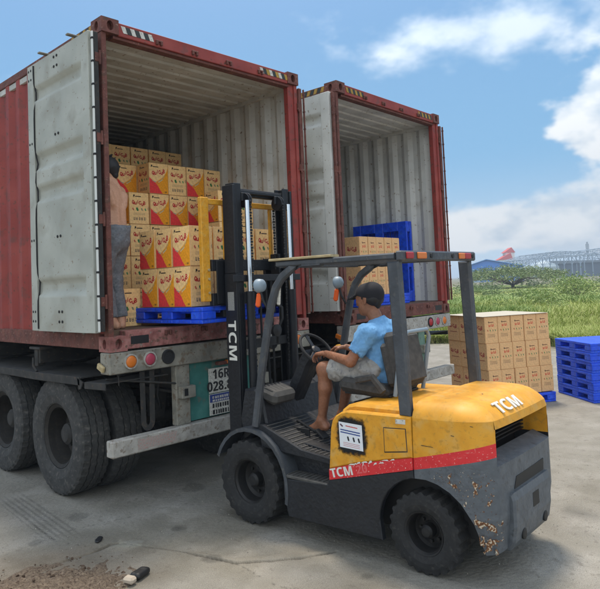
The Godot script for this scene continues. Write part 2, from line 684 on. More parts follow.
# air and clouds for the whole dome: a few clouds stand where the photograph has them, unseen ones are added thicker and brighter to light the scene
func sky_panorama() -> ImageTexture:
	var W := 1024
	var H := 512
	var im := Image.create(W, H, false, Image.FORMAT_RGBF)
	var f := FastNoiseLite.new()
	f.seed = 5
	f.noise_type = FastNoiseLite.TYPE_SIMPLEX_SMOOTH
	f.frequency = 1.0
	f.fractal_type = FastNoiseLite.FRACTAL_FBM
	f.fractal_octaves = 7
	f.fractal_gain = 0.54
	var g := FastNoiseLite.new()
	g.seed = 9
	g.noise_type = FastNoiseLite.TYPE_SIMPLEX_SMOOTH
	g.frequency = 1.0
	g.fractal_type = FastNoiseLite.FRACTAL_FBM
	g.fractal_octaves = 3
	var basis := Basis(Vector3.UP, -0.806) * Basis(Vector3.RIGHT, 0.054) * Basis(Vector3.BACK, -0.043)
	# cloud centres as directions, with angular radii and weight
	var spots := []
	for s in [[425, 38, .19, .08, .37, 1.0], [362, 62, .09, .045, .42, .7], [475, 60, .13, .07, .42, 1.0], [530, 14, .19, .06, .36, 1.0], [606, 122, .075, .07, .95, .1], [655, 105, .14, .10, .9, .1], [472, 240, .065, .035, .95, .0], [545, 228, .16, .042, .95, .1], [640, 226, .20, .05, .9, .2], [10, 92, .24, .05, .42, 1.0], [560, 196, .12, .03, .35, .8], [-60, 130, .2, .08, .5, .5]]:
		spots.append([(basis * Vector3((s[0] - 300.0) / F, -(s[1] - 249.9) / F, -1)).normalized(), s[2], s[3], s[4], s[5]])
	var r2 := RandomNumberGenerator.new()
	r2.seed = 77
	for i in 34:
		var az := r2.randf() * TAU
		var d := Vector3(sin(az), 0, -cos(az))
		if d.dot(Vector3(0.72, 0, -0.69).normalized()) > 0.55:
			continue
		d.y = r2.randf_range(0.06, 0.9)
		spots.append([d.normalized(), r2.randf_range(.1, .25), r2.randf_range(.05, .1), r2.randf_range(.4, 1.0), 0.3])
	var hz := Vector3(0.225, 0.285, 0.34)
	var md := Vector3(0.108, 0.208, 0.318)
	var tp := Vector3(0.046, 0.130, 0.275)
	var sd := SUN.normalized()
	var shade := func(u: float, v: float) -> Color:
		var el := (0.5 - v) * PI
		var sy := sin(el)
		var cy := cos(el)
		var k := clampf(sy, 0.0, 1.0)
		if el < -0.02:
			return Color(0.22, 0.22, 0.21)
		var c := hz.lerp(md, smoothstep(0.0, 0.20, k)).lerp(tp, smoothstep(0.12, 0.62, k))
		var az := (u - 0.5) * TAU
		var d := Vector3(-sin(az) * cy, sy, cos(az) * cy)
		# thin haze brightens towards the veiled sun
		var glow := pow(maxf(d.dot(sd), 0.0), 6.0)
		c += Vector3(0.55, 0.52, 0.46) * glow
		var q := d * 3.0
		q.y *= 1.8
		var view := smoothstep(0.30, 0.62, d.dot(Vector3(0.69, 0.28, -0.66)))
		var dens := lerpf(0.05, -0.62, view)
		var soft := 0.0
		var sw := 0.0
		for s in spots:
			var e: float = (s[0] as Vector3).dot(d)
			if e < 0.75: continue
			var off: Vector3 = d - s[0]
			var hd: float = Vector2(off.x, off.z).length() / s[1]
			var vd: float = off.y / s[2]
			if off.y < 0.0: vd *= 1.3
			var wgt: float = s[3] * exp(-(hd * hd + vd * vd))
			dens += wgt
			soft += wgt * s[4]
			sw += wgt
		soft = soft / sw if sw > 0.02 else 0.4
		var nn := f.get_noise_3d(q.x, q.y, q.z)
		var nf := f.get_noise_3d(q.x * 3.1 + 7.0, q.y * 3.1, q.z * 3.1)
		var t := smoothstep(-0.10 - soft * 0.12, 0.20 + soft * 0.5, dens + nn * 0.66 + nf * 0.58) * lerpf(1.0, 0.60, soft)
		if t > 0.0:
			var nb := f.get_noise_3d(q.x * 3.1 + 7.2, q.y * 3.1 + 0.5, q.z * 3.1)
			var sh := clampf(0.62 + g.get_noise_3d(q.x * 1.3 + 3.0, q.y * 1.3 + 0.35, q.z * 1.3) * 1.1 + (nf - nb) * 1.3 + nf * 0.3, 0.0, 1.0)
			# clouds opposite the sun, out of view, brightened to light the container interiors
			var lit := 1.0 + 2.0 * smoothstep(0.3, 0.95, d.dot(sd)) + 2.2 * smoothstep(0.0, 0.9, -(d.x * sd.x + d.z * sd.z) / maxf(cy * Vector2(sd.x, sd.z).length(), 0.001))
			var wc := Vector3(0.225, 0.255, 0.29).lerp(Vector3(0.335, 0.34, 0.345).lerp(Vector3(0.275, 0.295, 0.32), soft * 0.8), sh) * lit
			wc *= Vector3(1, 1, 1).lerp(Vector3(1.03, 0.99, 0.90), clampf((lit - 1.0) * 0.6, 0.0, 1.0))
			c = c.lerp(wc, t * 0.90)
		return Color(c.x, c.y, c.z)
	for y in H:
		for x in W:
			im.set_pixel(x, y, shade.call((x + 0.5) / W, (y + 0.5) / H))
	# finer sampling of the same sky where clouds are looked at closely
	im.resize(W * 4, H * 4, Image.INTERPOLATE_BILINEAR)
	W *= 4
	H *= 4
	for y in range(int(H * 0.22), int(H * 0.512)):
		for x in W:
			var az := ((x + 0.5) / W - 0.5) * TAU
			if (-sin(az)) * 0.722 + cos(az) * -0.692 > 0.80:
				im.set_pixel(x, y, shade.call((x + 0.5) / W, (y + 0.5) / H))
	return ImageTexture.create_from_image(im)

func V(r: float, g: float, b: float) -> Vector3:
	return Vector3(r, g, b)

func make_materials() -> void:
	var fine := bump(3, 256, 0.08, 4, 3.0)
	var dents := bump(4, 256, 0.012, 3, 10.0)
	var t_red := surf(21, 512, [[0.0, V(122, 43, 36)], [0.5, V(136, 50, 42)], [1.0, V(148, 64, 53)]], 0.008, [
		{"freq": 0.014, "from": 0.66, "to": 0.86, "color": V(110, 54, 46)}, {"freq": 0.05, "from": 0.76, "to": 0.84, "color": V(92, 52, 40)}], 0.05)
	M.red = mat(Color(1, 1, 1), 0.62, 0.0, t_red, 0.5, dents, 0.25)
	var t_rust := surf(22, 512, [[0.0, V(78, 44, 36)], [0.5, V(100, 56, 46)], [1.0, V(118, 72, 60)]], 0.012, [
		{"freq": 0.02, "from": 0.62, "to": 0.8, "color": V(88, 58, 46)}, {"freq": 0.05, "from": 0.76, "to": 0.84, "color": V(138, 102, 90)}], 0.08)
	M.rustred = mat(Color(1, 1, 1), 0.75, 0.0, t_rust, 0.9, fine, 0.4)
	var t_sill := surf(23, 512, [[0.0, V(108, 62, 56)], [0.45, V(144, 92, 86)], [1.0, V(172, 124, 116)]], 0.014, [
		{"freq": 0.03, "from": 0.62, "to": 0.78, "color": V(104, 76, 64)}, {"freq": 0.05, "from": 0.74, "to": 0.84, "color": V(132, 122, 114)}], 0.08)
	M.sill = mat(Color(1, 1, 1), 0.8, 0.0, t_sill, 0.9, fine, 0.4)
	var t_grey := surf(24, 512, [[0.0, V(160, 160, 153)], [0.5, V(184, 184, 177)], [1.0, V(198, 198, 191)]], 0.006, [
		{"freq": 0.012, "from": 0.62, "to": 0.95, "color": V(160, 157, 147)}, {"freq": 0.06, "from": 0.80, "to": 0.86, "color": V(118, 102, 84)}], 0.03)
	M.liner = mat(Color(1, 1, 1), 0.6, 0.0, t_grey, 0.4, dents, 0.08)
	var t_grey2 := surf(44, 512, [[0.0, V(182, 182, 176)], [0.5, V(204, 204, 198)], [1.0, V(216, 216, 210)]], 0.006, [
		{"freq": 0.012, "from": 0.62, "to": 0.95, "color": V(188, 185, 177)}, {"freq": 0.06, "from": 0.80, "to": 0.86, "color": V(132, 116, 98)}], 0.03)
	M.liner2 = mat(Color(1, 1, 1), 0.6, 0.0, t_grey2, 0.4, dents, 0.08)
	var t_door := surf(25, 512, [[0.0, V(146, 148, 138)], [0.5, V(162, 164, 154)], [1.0, V(176, 178, 168)]], 0.005, [
		{"freq": 0.010, "from": 0.62, "to": 0.95, "color": V(148, 147, 135)}, {"freq": 0.06, "from": 0.82, "to": 0.87, "color": V(120, 104, 84)}], 0.03)
	M.door = mat(Color(1, 1, 1), 0.55, 0.0, t_door, 0.5, dents, 0.10)
	M.door2 = mat(Color(1, 1, 1), 0.55, 0.0, t_grey2, 0.5, dents, 0.10)
	var t_wood := surf(26, 256, [[0.0, V(70, 54, 42)], [1.0, V(118, 96, 76)]], 0.03, [], 0.15)
	M.floorwood = mat(Color(1, 1, 1), 0.85, 0.0, t_wood, 1.0)
	var t_frame := surf(27, 512, [[0.0, V(104, 101, 92)], [0.5, V(128, 125, 114)], [1.0, V(148, 144, 132)]], 0.010, [
		{"freq": 0.02, "from": 0.64, "to": 0.84, "color": V(112, 98, 82)}, {"freq": 0.05, "from": 0.78, "to": 0.86, "color": V(92, 80, 68)}], 0.06)
	M.frame = mat(Color(1, 1, 1), 0.75, 0.0, t_frame, 0.9, fine, 0.3)
	M.framelight = mat(Color(1, 1, 1), 0.75, 0.0, surf(45, 512, [[0.0, V(136, 132, 124)], [0.5, V(160, 156, 148)], [1.0, V(176, 172, 164)]], 0.012, [
		{"freq": 0.03, "from": 0.62, "to": 0.82, "color": V(128, 118, 106)}], 0.08), 1.0, fine, 0.3)
	var t_teal := surf(28, 256, [[0.0, V(44, 100, 92)], [0.5, V(54, 116, 108)], [1.0, V(76, 134, 124)]], 0.014, [
		{"freq": 0.03, "from": 0.68, "to": 0.85, "color": V(92, 104, 94)}], 0.05)
	M.teal = mat(Color(1, 1, 1), 0.7, 0.0, t_teal, 1.0)
	M.tealpale = mat(rgb(140, 178, 164), 0.7, 0.0, t_grey, 1.5)
	var t_dark := surf(29, 512, [[0.0, V(36, 36, 35)], [0.6, V(48, 47, 45)], [1.0, V(66, 63, 59)]], 0.012, [
		{"freq": 0.03, "from": 0.68, "to": 0.84, "color": V(72, 60, 50)}], 0.08)
	M.chassis = mat(Color(1, 1, 1), 0.8, 0.0, t_dark, 0.9)
	var t_tyre := surf(30, 512, [[0.0, V(46, 46, 45)], [0.5, V(55, 55, 54)], [1.0, V(70, 69, 66)]], 0.010, [
		{"freq": 0.02, "from": 0.60, "to": 0.9, "color": V(94, 90, 84)}], 0.06)
	M.tyre = mat(Color(1, 1, 1), 0.88, 0.0, t_tyre, 1.6, fine, 0.3)
	M.tyreblack = mat(Color(0.66, 0.66, 0.67), 0.85, 0.0, t_tyre, 2.0, fine, 0.3)
	M.rim = mat(Color(0.85, 0.82, 0.78), 0.7, 0.2, t_dark, 2.0)
	M.rimblack = mat(Color(0.7, 0.7, 0.72), 0.6, 0.2, t_dark, 2.0)
	M.rubber = mat(rgb(30, 30, 31), 0.8)
	M.gasket = mat(rgb(205, 207, 202), 0.6)
	M.black = mat(rgb(22, 22, 23), 0.55)
	M.yellowtape = mat(rgb(226, 178, 70), 0.6, 0.0, t_grey, 2.0)
	M.whitepaint = mat(Color(1, 1, 1), 0.65, 0.0, surf(49, 256, [[0.0, V(178, 176, 166)], [1.0, V(216, 214, 205)]], 0.03, [{"freq": 0.05, "from": 0.66, "to": 0.8, "color": V(140, 134, 122)}], 0.05), 3.0)
	M.darkpaint = mat(rgb(40, 46, 44), 0.6)
	# forklift
	var t_yel := surf(31, 1024, [[0.0, V(200, 136, 20)], [0.5, V(212, 148, 28)], [1.0, V(220, 160, 46)]], 0.008, [
		{"freq": 0.007, "from": 0.54, "to": 0.86, "color": V(206, 156, 72)}, {"freq": 0.018, "from": 0.62, "to": 0.84, "color": V(182, 132, 42)}, {"freq": 0.09, "from": 0.84, "to": 0.86, "color": V(110, 84, 52)}], 0.02)
	M.yellow = mat(Color(1, 1, 1), 0.55, 0.0, t_yel, 0.9, dents, 0.15)
	M.yellowbar = mat(Color(1, 1, 0.95), 0.55, 0.0, t_yel, 1.6, fine, 0.3)
	var t_iron := surf(32, 512, [[0.0, V(54, 57, 61)], [0.5, V(64, 68, 73)], [1.0, V(78, 81, 85)]], 0.008, [
		{"freq": 0.02, "from": 0.64, "to": 0.86, "color": V(82, 82, 80)}, {"freq": 0.06, "from": 0.82, "to": 0.87, "color": V(104, 102, 98)}], 0.05)
	M.iron = mat(Color(1, 1, 1), 0.5, 0.0, t_iron, 1.0, fine, 0.25)
	var t_cw := surf(33, 1024, [[0.0, V(74, 79, 84)], [0.5, V(84, 89, 94)], [1.0, V(96, 101, 105)]], 0.008, [
		{"freq": 0.015, "from": 0.64, "to": 0.86, "color": V(70, 73, 76)}, {"freq": 0.07, "from": 0.82, "to": 0.85, "color": V(146, 142, 134)}], 0.04)
	M.cwgrey = mat(Color(1, 1, 1), 0.5, 0.0, t_cw, 0.9, fine, 0.3)
	M.mast = mat(Color(0.36, 0.375, 0.42), 0.5, 0.1, t_iron, 1.2, fine, 0.2)
	M.body = mat(Color(0.46, 0.47, 0.50), 0.5, 0.0, t_iron, 1.1, fine, 0.3)
	M.dash = mat(Color(1, 1, 1), 0.7, 0.0, surf(48, 256, [[0.0, V(58, 57, 55)], [1.0, V(90, 88, 84)]], 0.03, [], 0.1), 1.5)
	M.chrome = mat(rgb(214, 216, 218), 0.16, 1.0)
	var t_stripe := surf(34, 512, [[0.0, V(196, 34, 40)], [1.0, V(216, 52, 54)]], 0.02, [{"freq": 0.08, "from": 0.78, "to": 0.81, "color": V(220, 205, 190)}], 0.04)
	M.stripe = mat(Color(1, 1, 1), 0.45, 0.0, t_stripe, 1.2)
	M.white = mat(rgb(214, 213, 204), 0.6)
	M.bluegrey = mat(rgb(132, 148, 160), 0.45)
	M.orange = mat(rgb(238, 98, 30), 0.4)
	M.redlens = mat(rgb(160, 30, 36), 0.35)
	M.amberlens = mat(rgb(206, 112, 34), 0.35)
	M.pinklens = mat(rgb(166, 60, 80), 0.4)
	M.tan = mat(Color(1, 1, 1), 0.7, 0.0, surf(46, 256, [[0.0, V(150, 132, 94)], [1.0, V(192, 174, 134)]], 0.03, [], 0.1), 2.0)
	var t_seat := surf(35, 256, [[0.0, V(48, 47, 46)], [1.0, V(76, 74, 71)]], 0.03, [], 0.1)
	M.seat = mat(Color(1, 1, 1), 0.75, 0.0, t_seat, 3.0, fine, 0.4)
	# pallets, cardboard
	M.blue = mat(Color(1, 1, 1), 0.45, 0.0, surf(36, 256, [[0.0, V(14, 62, 196)], [0.6, V(22, 78, 222)], [1.0, V(44, 98, 230)]], 0.02, [{"freq": 0.03, "from": 0.62, "to": 0.85, "color": V(30, 66, 176)}, {"freq": 0.08, "from": 0.76, "to": 0.84, "color": V(92, 116, 178)}], 0.06), 1.6, fine, 0.2)
	# people
	var t_skin := surf(37, 256, [[0.0, V(128, 84, 60)], [1.0, V(158, 108, 80)]], 0.03, [], 0.03)
	M.skin = mat(Color(1, 1, 1), 0.55, 0.0, t_skin, 5.0)
	M.skin.subsurf_scatter_enabled = true
	M.skin.subsurf_scatter_strength = 0.1
	M.skinpale = mat(Color(1, 1, 1), 0.55, 0.0, surf(47, 256, [[0.0, V(178, 130, 100)], [1.0, V(204, 156, 126)]], 0.03, [], 0.03), 5.0)
	M.hair = mat(rgb(20, 18, 17), 0.6)
	M.cap = mat(rgb(26, 26, 32), 0.85)
	var weave := bump(41, 256, 0.3, 2, 4.0)
	M.shirt = mat(Color(1, 1, 1), 0.9, 0.0, surf(38, 256, [[0.0, V(96, 148, 196)], [1.0, V(118, 170, 214)]], 0.03, [], 0.04), 4.0, weave, 0.2)
	M.shorts = mat(Color(1, 1, 1), 0.92, 0.0, surf(39, 256, [[0.0, V(134, 132, 128)], [1.0, V(164, 162, 157)]], 0.02, [{"freq": 0.02, "from": 0.62, "to": 0.8, "color": V(118, 118, 120)}], 0.03), 4.0, weave, 0.2)
	M.trousers = mat(Color(1, 1, 1), 0.92, 0.0, surf(40, 256, [[0.0, V(96, 100, 106)], [1.0, V(130, 133, 136)]], 0.03, [{"freq": 0.05, "from": 0.62, "to": 0.76, "color": V(84, 88, 94)}], 0.04), 4.0, weave, 0.2)
	M.navy = mat(rgb(26, 28, 42), 0.9)
	carton_materials()

func carton_materials() -> void:
	var kraft := Color(0.84, 0.67, 0.46)
	var cream := Color(0.985, 0.815, 0.56)
	# atlas 1: yellow and red face | cream face | plain top
	var p := Print.new(1024, 512, kraft)
	p.poly(PackedVector2Array([Vector2(0, 0), Vector2(768, 0), Vector2(768, 512), Vector2(0, 512)]), cream)
	var arc := PackedVector2Array([Vector2(384, 0)])
	for i in 17:
		var q := i / 16.0
		arc.append(Vector2(384 - 70 * q - 300 * pow(q, 2.2), 20 + 350 * pow(q, 0.85)))
	arc.append(Vector2(220, 512))
	arc.append(Vector2(384, 512))
	p.poly(arc, Color(0.95, 0.63, 0.10))
	p.poly(PackedVector2Array([Vector2(0, 240), Vector2(36, 272), Vector2(110, 322), Vector2(170, 380), Vector2(215, 450), Vector2(268, 512), Vector2(0, 512)]), Color(0.92, 0.24, 0.24))
	p.line([Vector2(60, 300), Vector2(150, 320), Vector2(240, 280), Vector2(310, 200)], 9, Color(0.62, 0.68, 0.58))
	p.line([Vector2(90, 320), Vector2(190, 320), Vector2(270, 270)], 6, Color(0.80, 0.82, 0.76))
	p.poly(PackedVector2Array([Vector2(130, 310), Vector2(175, 305), Vector2(185, 345), Vector2(150, 358)]), Color(0.93, 0.56, 0.25))
	p.poly(PackedVector2Array([Vector2(310, 470), Vector2(350, 470), Vector2(350, 490), Vector2(310, 490)]), Color(0.62, 0.42, 0.12))
	for ox in [40, 468]:
		p.poly(PackedVector2Array([Vector2(ox, 36), Vector2(ox + 26, 30), Vector2(ox + 30, 60), Vector2(ox + 12, 62), Vector2(ox + 8, 76), Vector2(ox, 76)]), Color(0.12, 0.10, 0.10))
		var x: float = ox + 42
		for w in [14, 10, 16, 12, 14, 10]:
			p.line([Vector2(x, 60), Vector2(x + w, 60)], 15, Color(0.26, 0.18, 0.14))
			x += w + 5
	p.word("QuiCuB", 62, 130, 262, 58, 15, Color(0.76, 0.13, 0.12), 12, -5, Color(0.96, 0.82, 0.62))
	p.word("QuiCuB", 446, 124, 262, 54, 14, Color(0.74, 0.13, 0.12), 12, 4, Color(0.95, 0.80, 0.58))
	for q in [[440, Color(0.76, 0.36, 0.28)], [520, Color(0.22, 0.48, 0.26)], [610, Color(0.55, 0.56, 0.42)], [680, Color(0.34, 0.58, 0.36)]]:
		p.line([Vector2(q[0] + 14, 262), Vector2(q[0] + 24, 282)], 40 if q[0] == 520 else 24, q[1])
	for k in 3:
		p.line([Vector2(470, 336 + k * 14), Vector2(690, 334 + k * 14)], 3, Color(0.52, 0.44, 0.36))
	var dk := Color(0.20, 0.18, 0.24)
	for q in [[470, 30], [512, 44], [572, 26], [612, 46], [672, 30]]:
		p.line([Vector2(q[0], 404), Vector2(q[0], 446)], 10, dk)
		p.line([Vector2(q[0], 446), Vector2(q[0] + q[1] * 0.6, 446)], 10, dk)
		p.line([Vector2(q[0] + q[1] * 0.6, 404), Vector2(q[0] + q[1] * 0.6, 446)], 8, dk)
		if q[1] > 40:
			p.line([Vector2(q[0], 424), Vector2(q[0] + q[1] * 0.6, 424)], 10, dk)
	p.line([Vector2(768, 256), Vector2(1024, 256)], 60, Color(0.80, 0.66, 0.48))
	carton_grain(p.im, 51)
	M.carton = mat(Color(1, 1, 1), 0.82)
	M.carton.albedo_texture = p.tex()
	# atlas 2: kraft carton with a small red word | side with a large red mark | top
	var k2 := Color(0.86, 0.68, 0.48)
	var z := Print.new(1024, 512, k2)
	z.poly(PackedVector2Array([Vector2(112, 92), Vector2(136, 84), Vector2(140, 118), Vector2(116, 122)]), Color(0.20, 0.14, 0.12))
	z.line([Vector2(150, 106), Vector2(262, 104)], 15, Color(0.45, 0.28, 0.20))
	z.word("QuiCuB", 118, 144, 160, 40, 9, Color(0.78, 0.26, 0.18), 5, 0, k2)
	for q in [[70, Color(0.66, 0.34, 0.22)], [150, Color(0.34, 0.48, 0.26)], [230, Color(0.50, 0.50, 0.34)], [300, Color(0.42, 0.52, 0.34)]]:
		z.line([Vector2(q[0] + 10, 256), Vector2(q[0] + 20, 270)], 24, q[1])
	for r in 3:
		var x := 80.0
		while x < 300.0:
			z.line([Vector2(x, 340 + r * 24), Vector2(x + 14, 340 + r * 24)], 10, Color(0.54, 0.42, 0.30))
			x += 22.0
	z.word("QuiCuB", 446, 160, 256, 64, 15, Color(0.64, 0.22, 0.20), 10, 6, k2)
	z.line([Vector2(470, 330), Vector2(690, 330)], 14, Color(0.56, 0.24, 0.18))
	z.line([Vector2(768, 256), Vector2(1024, 256)], 66, Color(0.74, 0.60, 0.44))
	carton_grain(z.im, 57)
	M.kraft = mat(Color(1, 1, 1), 0.85)
	M.kraft.albedo_texture = z.tex()

func carton_grain(im: Image, seed_: int) -> void:
	var f := FastNoiseLite.new()
	f.seed = seed_
	f.frequency = 0.02
	f.fractal_octaves = 4
	f.fractal_type = FastNoiseLite.FRACTAL_FBM
	for y in im.get_height():
		for x in im.get_width():
			var k := 1.0 + f.get_noise_2d(x, y) * 0.10 + f.get_noise_2d(x * 22.0, y * 3.0) * 0.05
			var c := im.get_pixel(x, y)
			im.set_pixel(x, y, Color(minf(c.r * k, 1), minf(c.g * k, 1), minf(c.b * k, 1)))

# ---------------------------------------------------------------- ground
func axis_lines(lo: float, f0: float, f1: float, hi: float, step: float) -> PackedFloat32Array:
	var a := PackedFloat32Array()
	var x := f0
	var s := step
	var low := []
	while x > lo:
		s *= 1.10
		x -= s
		low.append(maxf(x, lo))
	low.reverse()
	for q in low: a.append(q)
	x = f0
	while x < f1:
		a.append(x)
		x += step
	s = step
	while x < hi:
		a.append(x)
		s *= 1.10
		x += s
	a.append(hi)
	return a

func seg_dist(p: Vector2, pts: Array) -> float:
	var m := 1e9
	for i in pts.size() - 1:
		m = minf(m, p.distance_to(Geometry2D.get_closest_point_to_segment(p, pts[i], pts[i + 1])))
	return m

func ground() -> void:
	var tex := surf(61, 1024, [[0.0, V(116, 112, 102)], [0.4, V(128, 124, 114)], [0.7, V(135, 131, 122)], [1.0, V(148, 144, 135)]], 0.005, [
		{"freq": 0.008, "from": 0.58, "to": 0.86, "color": V(121, 117, 107)}, {"freq": 0.03, "from": 0.68, "to": 0.88, "color": V(117, 112, 103)}, {"freq": 0.2, "oct": 2, "from": 0.82, "to": 0.9, "color": V(92, 88, 81)}, {"freq": 0.28, "oct": 2, "from": 0.86, "to": 0.9, "color": V(176, 172, 164)}], 0.20)
	var m := mat(Color(1, 1, 1), 0.9, 0.0, tex, 0.31, bump(62, 512, 0.14, 5, 4.0), 0.22, true)
	m.vertex_color_use_as_albedo = true
	var xs := axis_lines(-1500, -1.25, 0.95, 1500, 0.011)
	var zs := axis_lines(-1500, -0.35, 2.3, 1500, 0.011)
	var f := FastNoiseLite.new()
	f.seed = 8
	f.frequency = 0.5
	f.fractal_octaves = 4
	f.fractal_type = FastNoiseLite.FRACTAL_FBM
	var g := FastNoiseLite.new()
	g.seed = 18
	g.frequency = 3.0
	g.fractal_octaves = 3
	g.fractal_type = FastNoiseLite.FRACTAL_FBM
	var crack := [Vector2(-0.95, 0.36), Vector2(-0.62, 0.40), Vector2(-0.40, 0.44), Vector2(-0.26, 0.40), Vector2(-0.18, 0.49), Vector2(-0.15, 0.62), Vector2(-0.02, 0.95), Vector2(0.10, 1.43), Vector2(0.26, 1.58), Vector2(0.43, 1.73), Vector2(0.68, 1.84)]
	var hair := [[Vector2(-1.6, -0.2), Vector2(-0.9, -0.05), Vector2(-0.3, -0.12), Vector2(0.2, 0.02)], [Vector2(0.1, 1.43), Vector2(0.05, 1.9), Vector2(0.2, 2.3), Vector2(0.1, 2.9)],
		[Vector2(-0.35, 0.42), Vector2(-0.5, 0.0), Vector2(-0.45, -0.6)], [Vector2(2.2, 2.6), Vector2(2.7, 2.2), Vector2(2.9, 1.6)], [Vector2(0.43, 1.73), Vector2(0.9, 2.2), Vector2(1.0, 2.8)]]
	var oil := [[Vector2(0.95, -0.2), 0.16], [Vector2(1.25, 0.35), 0.10], [Vector2(-0.15, -0.35), 0.12], [Vector2(0.25, 0.55), 0.07], [Vector2(0.05, 1.25), 0.09], [Vector2(2.4, 2.9), 0.14], [Vector2(0.5, 2.25), 0.06], [Vector2(-0.6, -0.1), 0.08]]
	var nx := xs.size()
	var nz := zs.size()
	var hs := PackedFloat32Array()
	var cs := PackedColorArray()
	hs.resize(nx * nz)
	cs.resize(nx * nz)
	for j in nz:
		for i in nx:
			var x := xs[i]
			var z := zs[j]
			var h := 0.0
			var c := Vector3(1, 1, 1)
			if absf(x) < 40.0 and absf(z) < 40.0:
				var q := Vector2(x, z)
				var wob := f.get_noise_2d(x * 3.0, z * 3.0)
				# oily stains and damp-looking patches
				var st := smoothstep(0.05, 0.5, f.get_noise_2d(x + 50.0, z * 1.3))
				c = c.lerp(Vector3(0.72, 0.70, 0.65), st * 0.75)
				c *= 1.0 + 0.14 * f.get_noise_2d(x * 5.0 + 20.0, z * 1.1)
				# faint wheel marks across the yard
				for tr in [[0.62, 0.10, 0.16], [1.72, 0.10, 0.16], [-0.42, 0.05, 0.22]]:
					var dx: float = x - tr[0] - z * tr[1] - wob * 0.06
					var band := smoothstep(tr[2], tr[2] * 0.4, absf(dx))
					c *= 1.0 - band * 0.10 * (0.6 + 0.8 * absf(g.get_noise_2d(x * 0.4, z * 0.4)))
				# ridged tyre print beside the trailer wheels
				var pr := q - Vector2(-0.36, -0.70)
				var al := pr.dot(Vector2(-0.09, 0.996))
				var ac := pr.dot(Vector2(0.996, 0.09))
				if absf(ac) < 0.13 and absf(al) < 0.85:
					c *= 1.0 - 0.30 * smoothstep(0.3, 0.8, 0.5 + 0.5 * sin(ac * 130.0)) * smoothstep(0.85, 0.5, absf(al))
				# far tracks, on ground that grows paler to the right
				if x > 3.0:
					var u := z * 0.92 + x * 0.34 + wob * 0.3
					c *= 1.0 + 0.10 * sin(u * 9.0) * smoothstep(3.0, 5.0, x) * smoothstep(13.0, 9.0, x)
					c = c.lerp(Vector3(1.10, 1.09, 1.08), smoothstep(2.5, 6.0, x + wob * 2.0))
				var cd := seg_dist(q, crack) + g.get_noise_2d(x * 2.0, z * 2.0) * 0.012 if absf(x) < 1.4 and z > 0.0 and z < 2.3 else 9.0
				if cd < 0.3:
					c = c.lerp(Vector3(0.84, 0.80, 0.72), smoothstep(0.30, 0.04, cd) * 0.45)
					c = c.lerp(Vector3(0.36, 0.33, 0.29), smoothstep(0.022, 0.008, cd) * 0.9)
					h -= smoothstep(0.020, 0.004, cd) * 0.022
				# hairline cracks and scrapes
				for hc in hair:
					var hd := seg_dist(q, hc) + absf(g.get_noise_2d(x * 3.0, z * 3.0)) * 0.03
					if hd < 0.012:
						c *= 1.0 - 0.5 * smoothstep(0.011, 0.003, hd)
						h -= smoothstep(0.010, 0.002, hd) * 0.006
				# oil drips
				for oi in oil:
					var od: float = (q - oi[0]).length() / oi[1] + g.get_noise_2d(x * 1.5, z * 1.5) * 0.5
					if od < 1.0:
						c *= 1.0 - 0.34 * smoothstep(1.0, 0.5, od)
				# broken pale lip of the slab
				if z > 0.36 and z < 0.66 and x > -0.45 and x < 0.0:
					var ld := (q - Vector2(-0.22, 0.54)).length() / 0.16 + g.get_noise_2d(x * 4.0, z * 4.0) * 0.5
					c = c.lerp(Vector3(1.22, 1.18, 1.08), smoothstep(1.0, 0.6, ld) * 0.8)
				# the near slab stands a little higher than the far one
				if z > 0.3 and z < 4.5 and x < 1.5 and x > -3.0:
					var edge := 0.45 + 0.85 * clampf((x + 0.2) / 0.35, 0.0, 1.0) + 0.5 * clampf((x - 0.1) / 0.6, 0, 1)
					h += 0.016 * smoothstep(-0.02, 0.06, z - edge) * smoothstep(1.0, 0.4, x)
				h += g.get_noise_2d(x, z) * 0.0025
				# soil dust spread round the heap
				var sd := (q - Vector2(-0.95, 0.75)).length() + wob * 0.25
				c = c.lerp(Vector3(0.66, 0.56, 0.46), smoothstep(0.95, 0.35, sd) * 0.8)
			if x > 13.0 and x < 1000.0:
				c = c.lerp(Vector3(0.62, 0.62, 0.36), smoothstep(13.0, 14.0, x + f.get_noise_2d(0.0, z) * 0.5))
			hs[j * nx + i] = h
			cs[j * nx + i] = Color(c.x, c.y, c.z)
	var st := SurfaceTool.new()
	st.begin(Mesh.PRIMITIVE_TRIANGLES)
	for j in nz:
		for i in nx:
			st.set_color(cs[j * nx + i])
			st.set_normal(Vector3.UP)
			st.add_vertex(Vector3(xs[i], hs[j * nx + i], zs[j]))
	for j in nz - 1:
		for i in nx - 1:
			var a := j * nx + i
			st.add_index(a); st.add_index(a + 1); st.add_index(a + nx)
			st.add_index(a + 1); st.add_index(a + nx + 1); st.add_index(a + nx)
	st.generate_normals()
	var me := st.commit()
	me.surface_set_material(0, m)
	var o := inst(self, "ground", me)
	tag(o, "pale dusty concrete yard running out to the grass field", "", "", "structure")

# ---------------------------------------------------------------- grass, shrubs, trees
func blade(mb: MB, root: Vector3, az: float, hgt: float, lean: float, w: float, c: Color) -> void:
	mb.col = c
	var d := Vector3(cos(az), 0, sin(az))
	var s := Vector3(-sin(az), 0, cos(az)) * w
	var p0 := root
	var p1 := root + Vector3.UP * hgt * 0.55 + d * lean * hgt * 0.25
	var p2 := root + Vector3.UP * hgt * (1.0 - lean * 0.35) + d * lean * hgt * 0.8
	mb.quad(p0 - s, p0 + s, p1 + s * 0.8, p1 - s * 0.8)
	mb.ftri(p1 - s * 0.8, p1 + s * 0.8, p2)

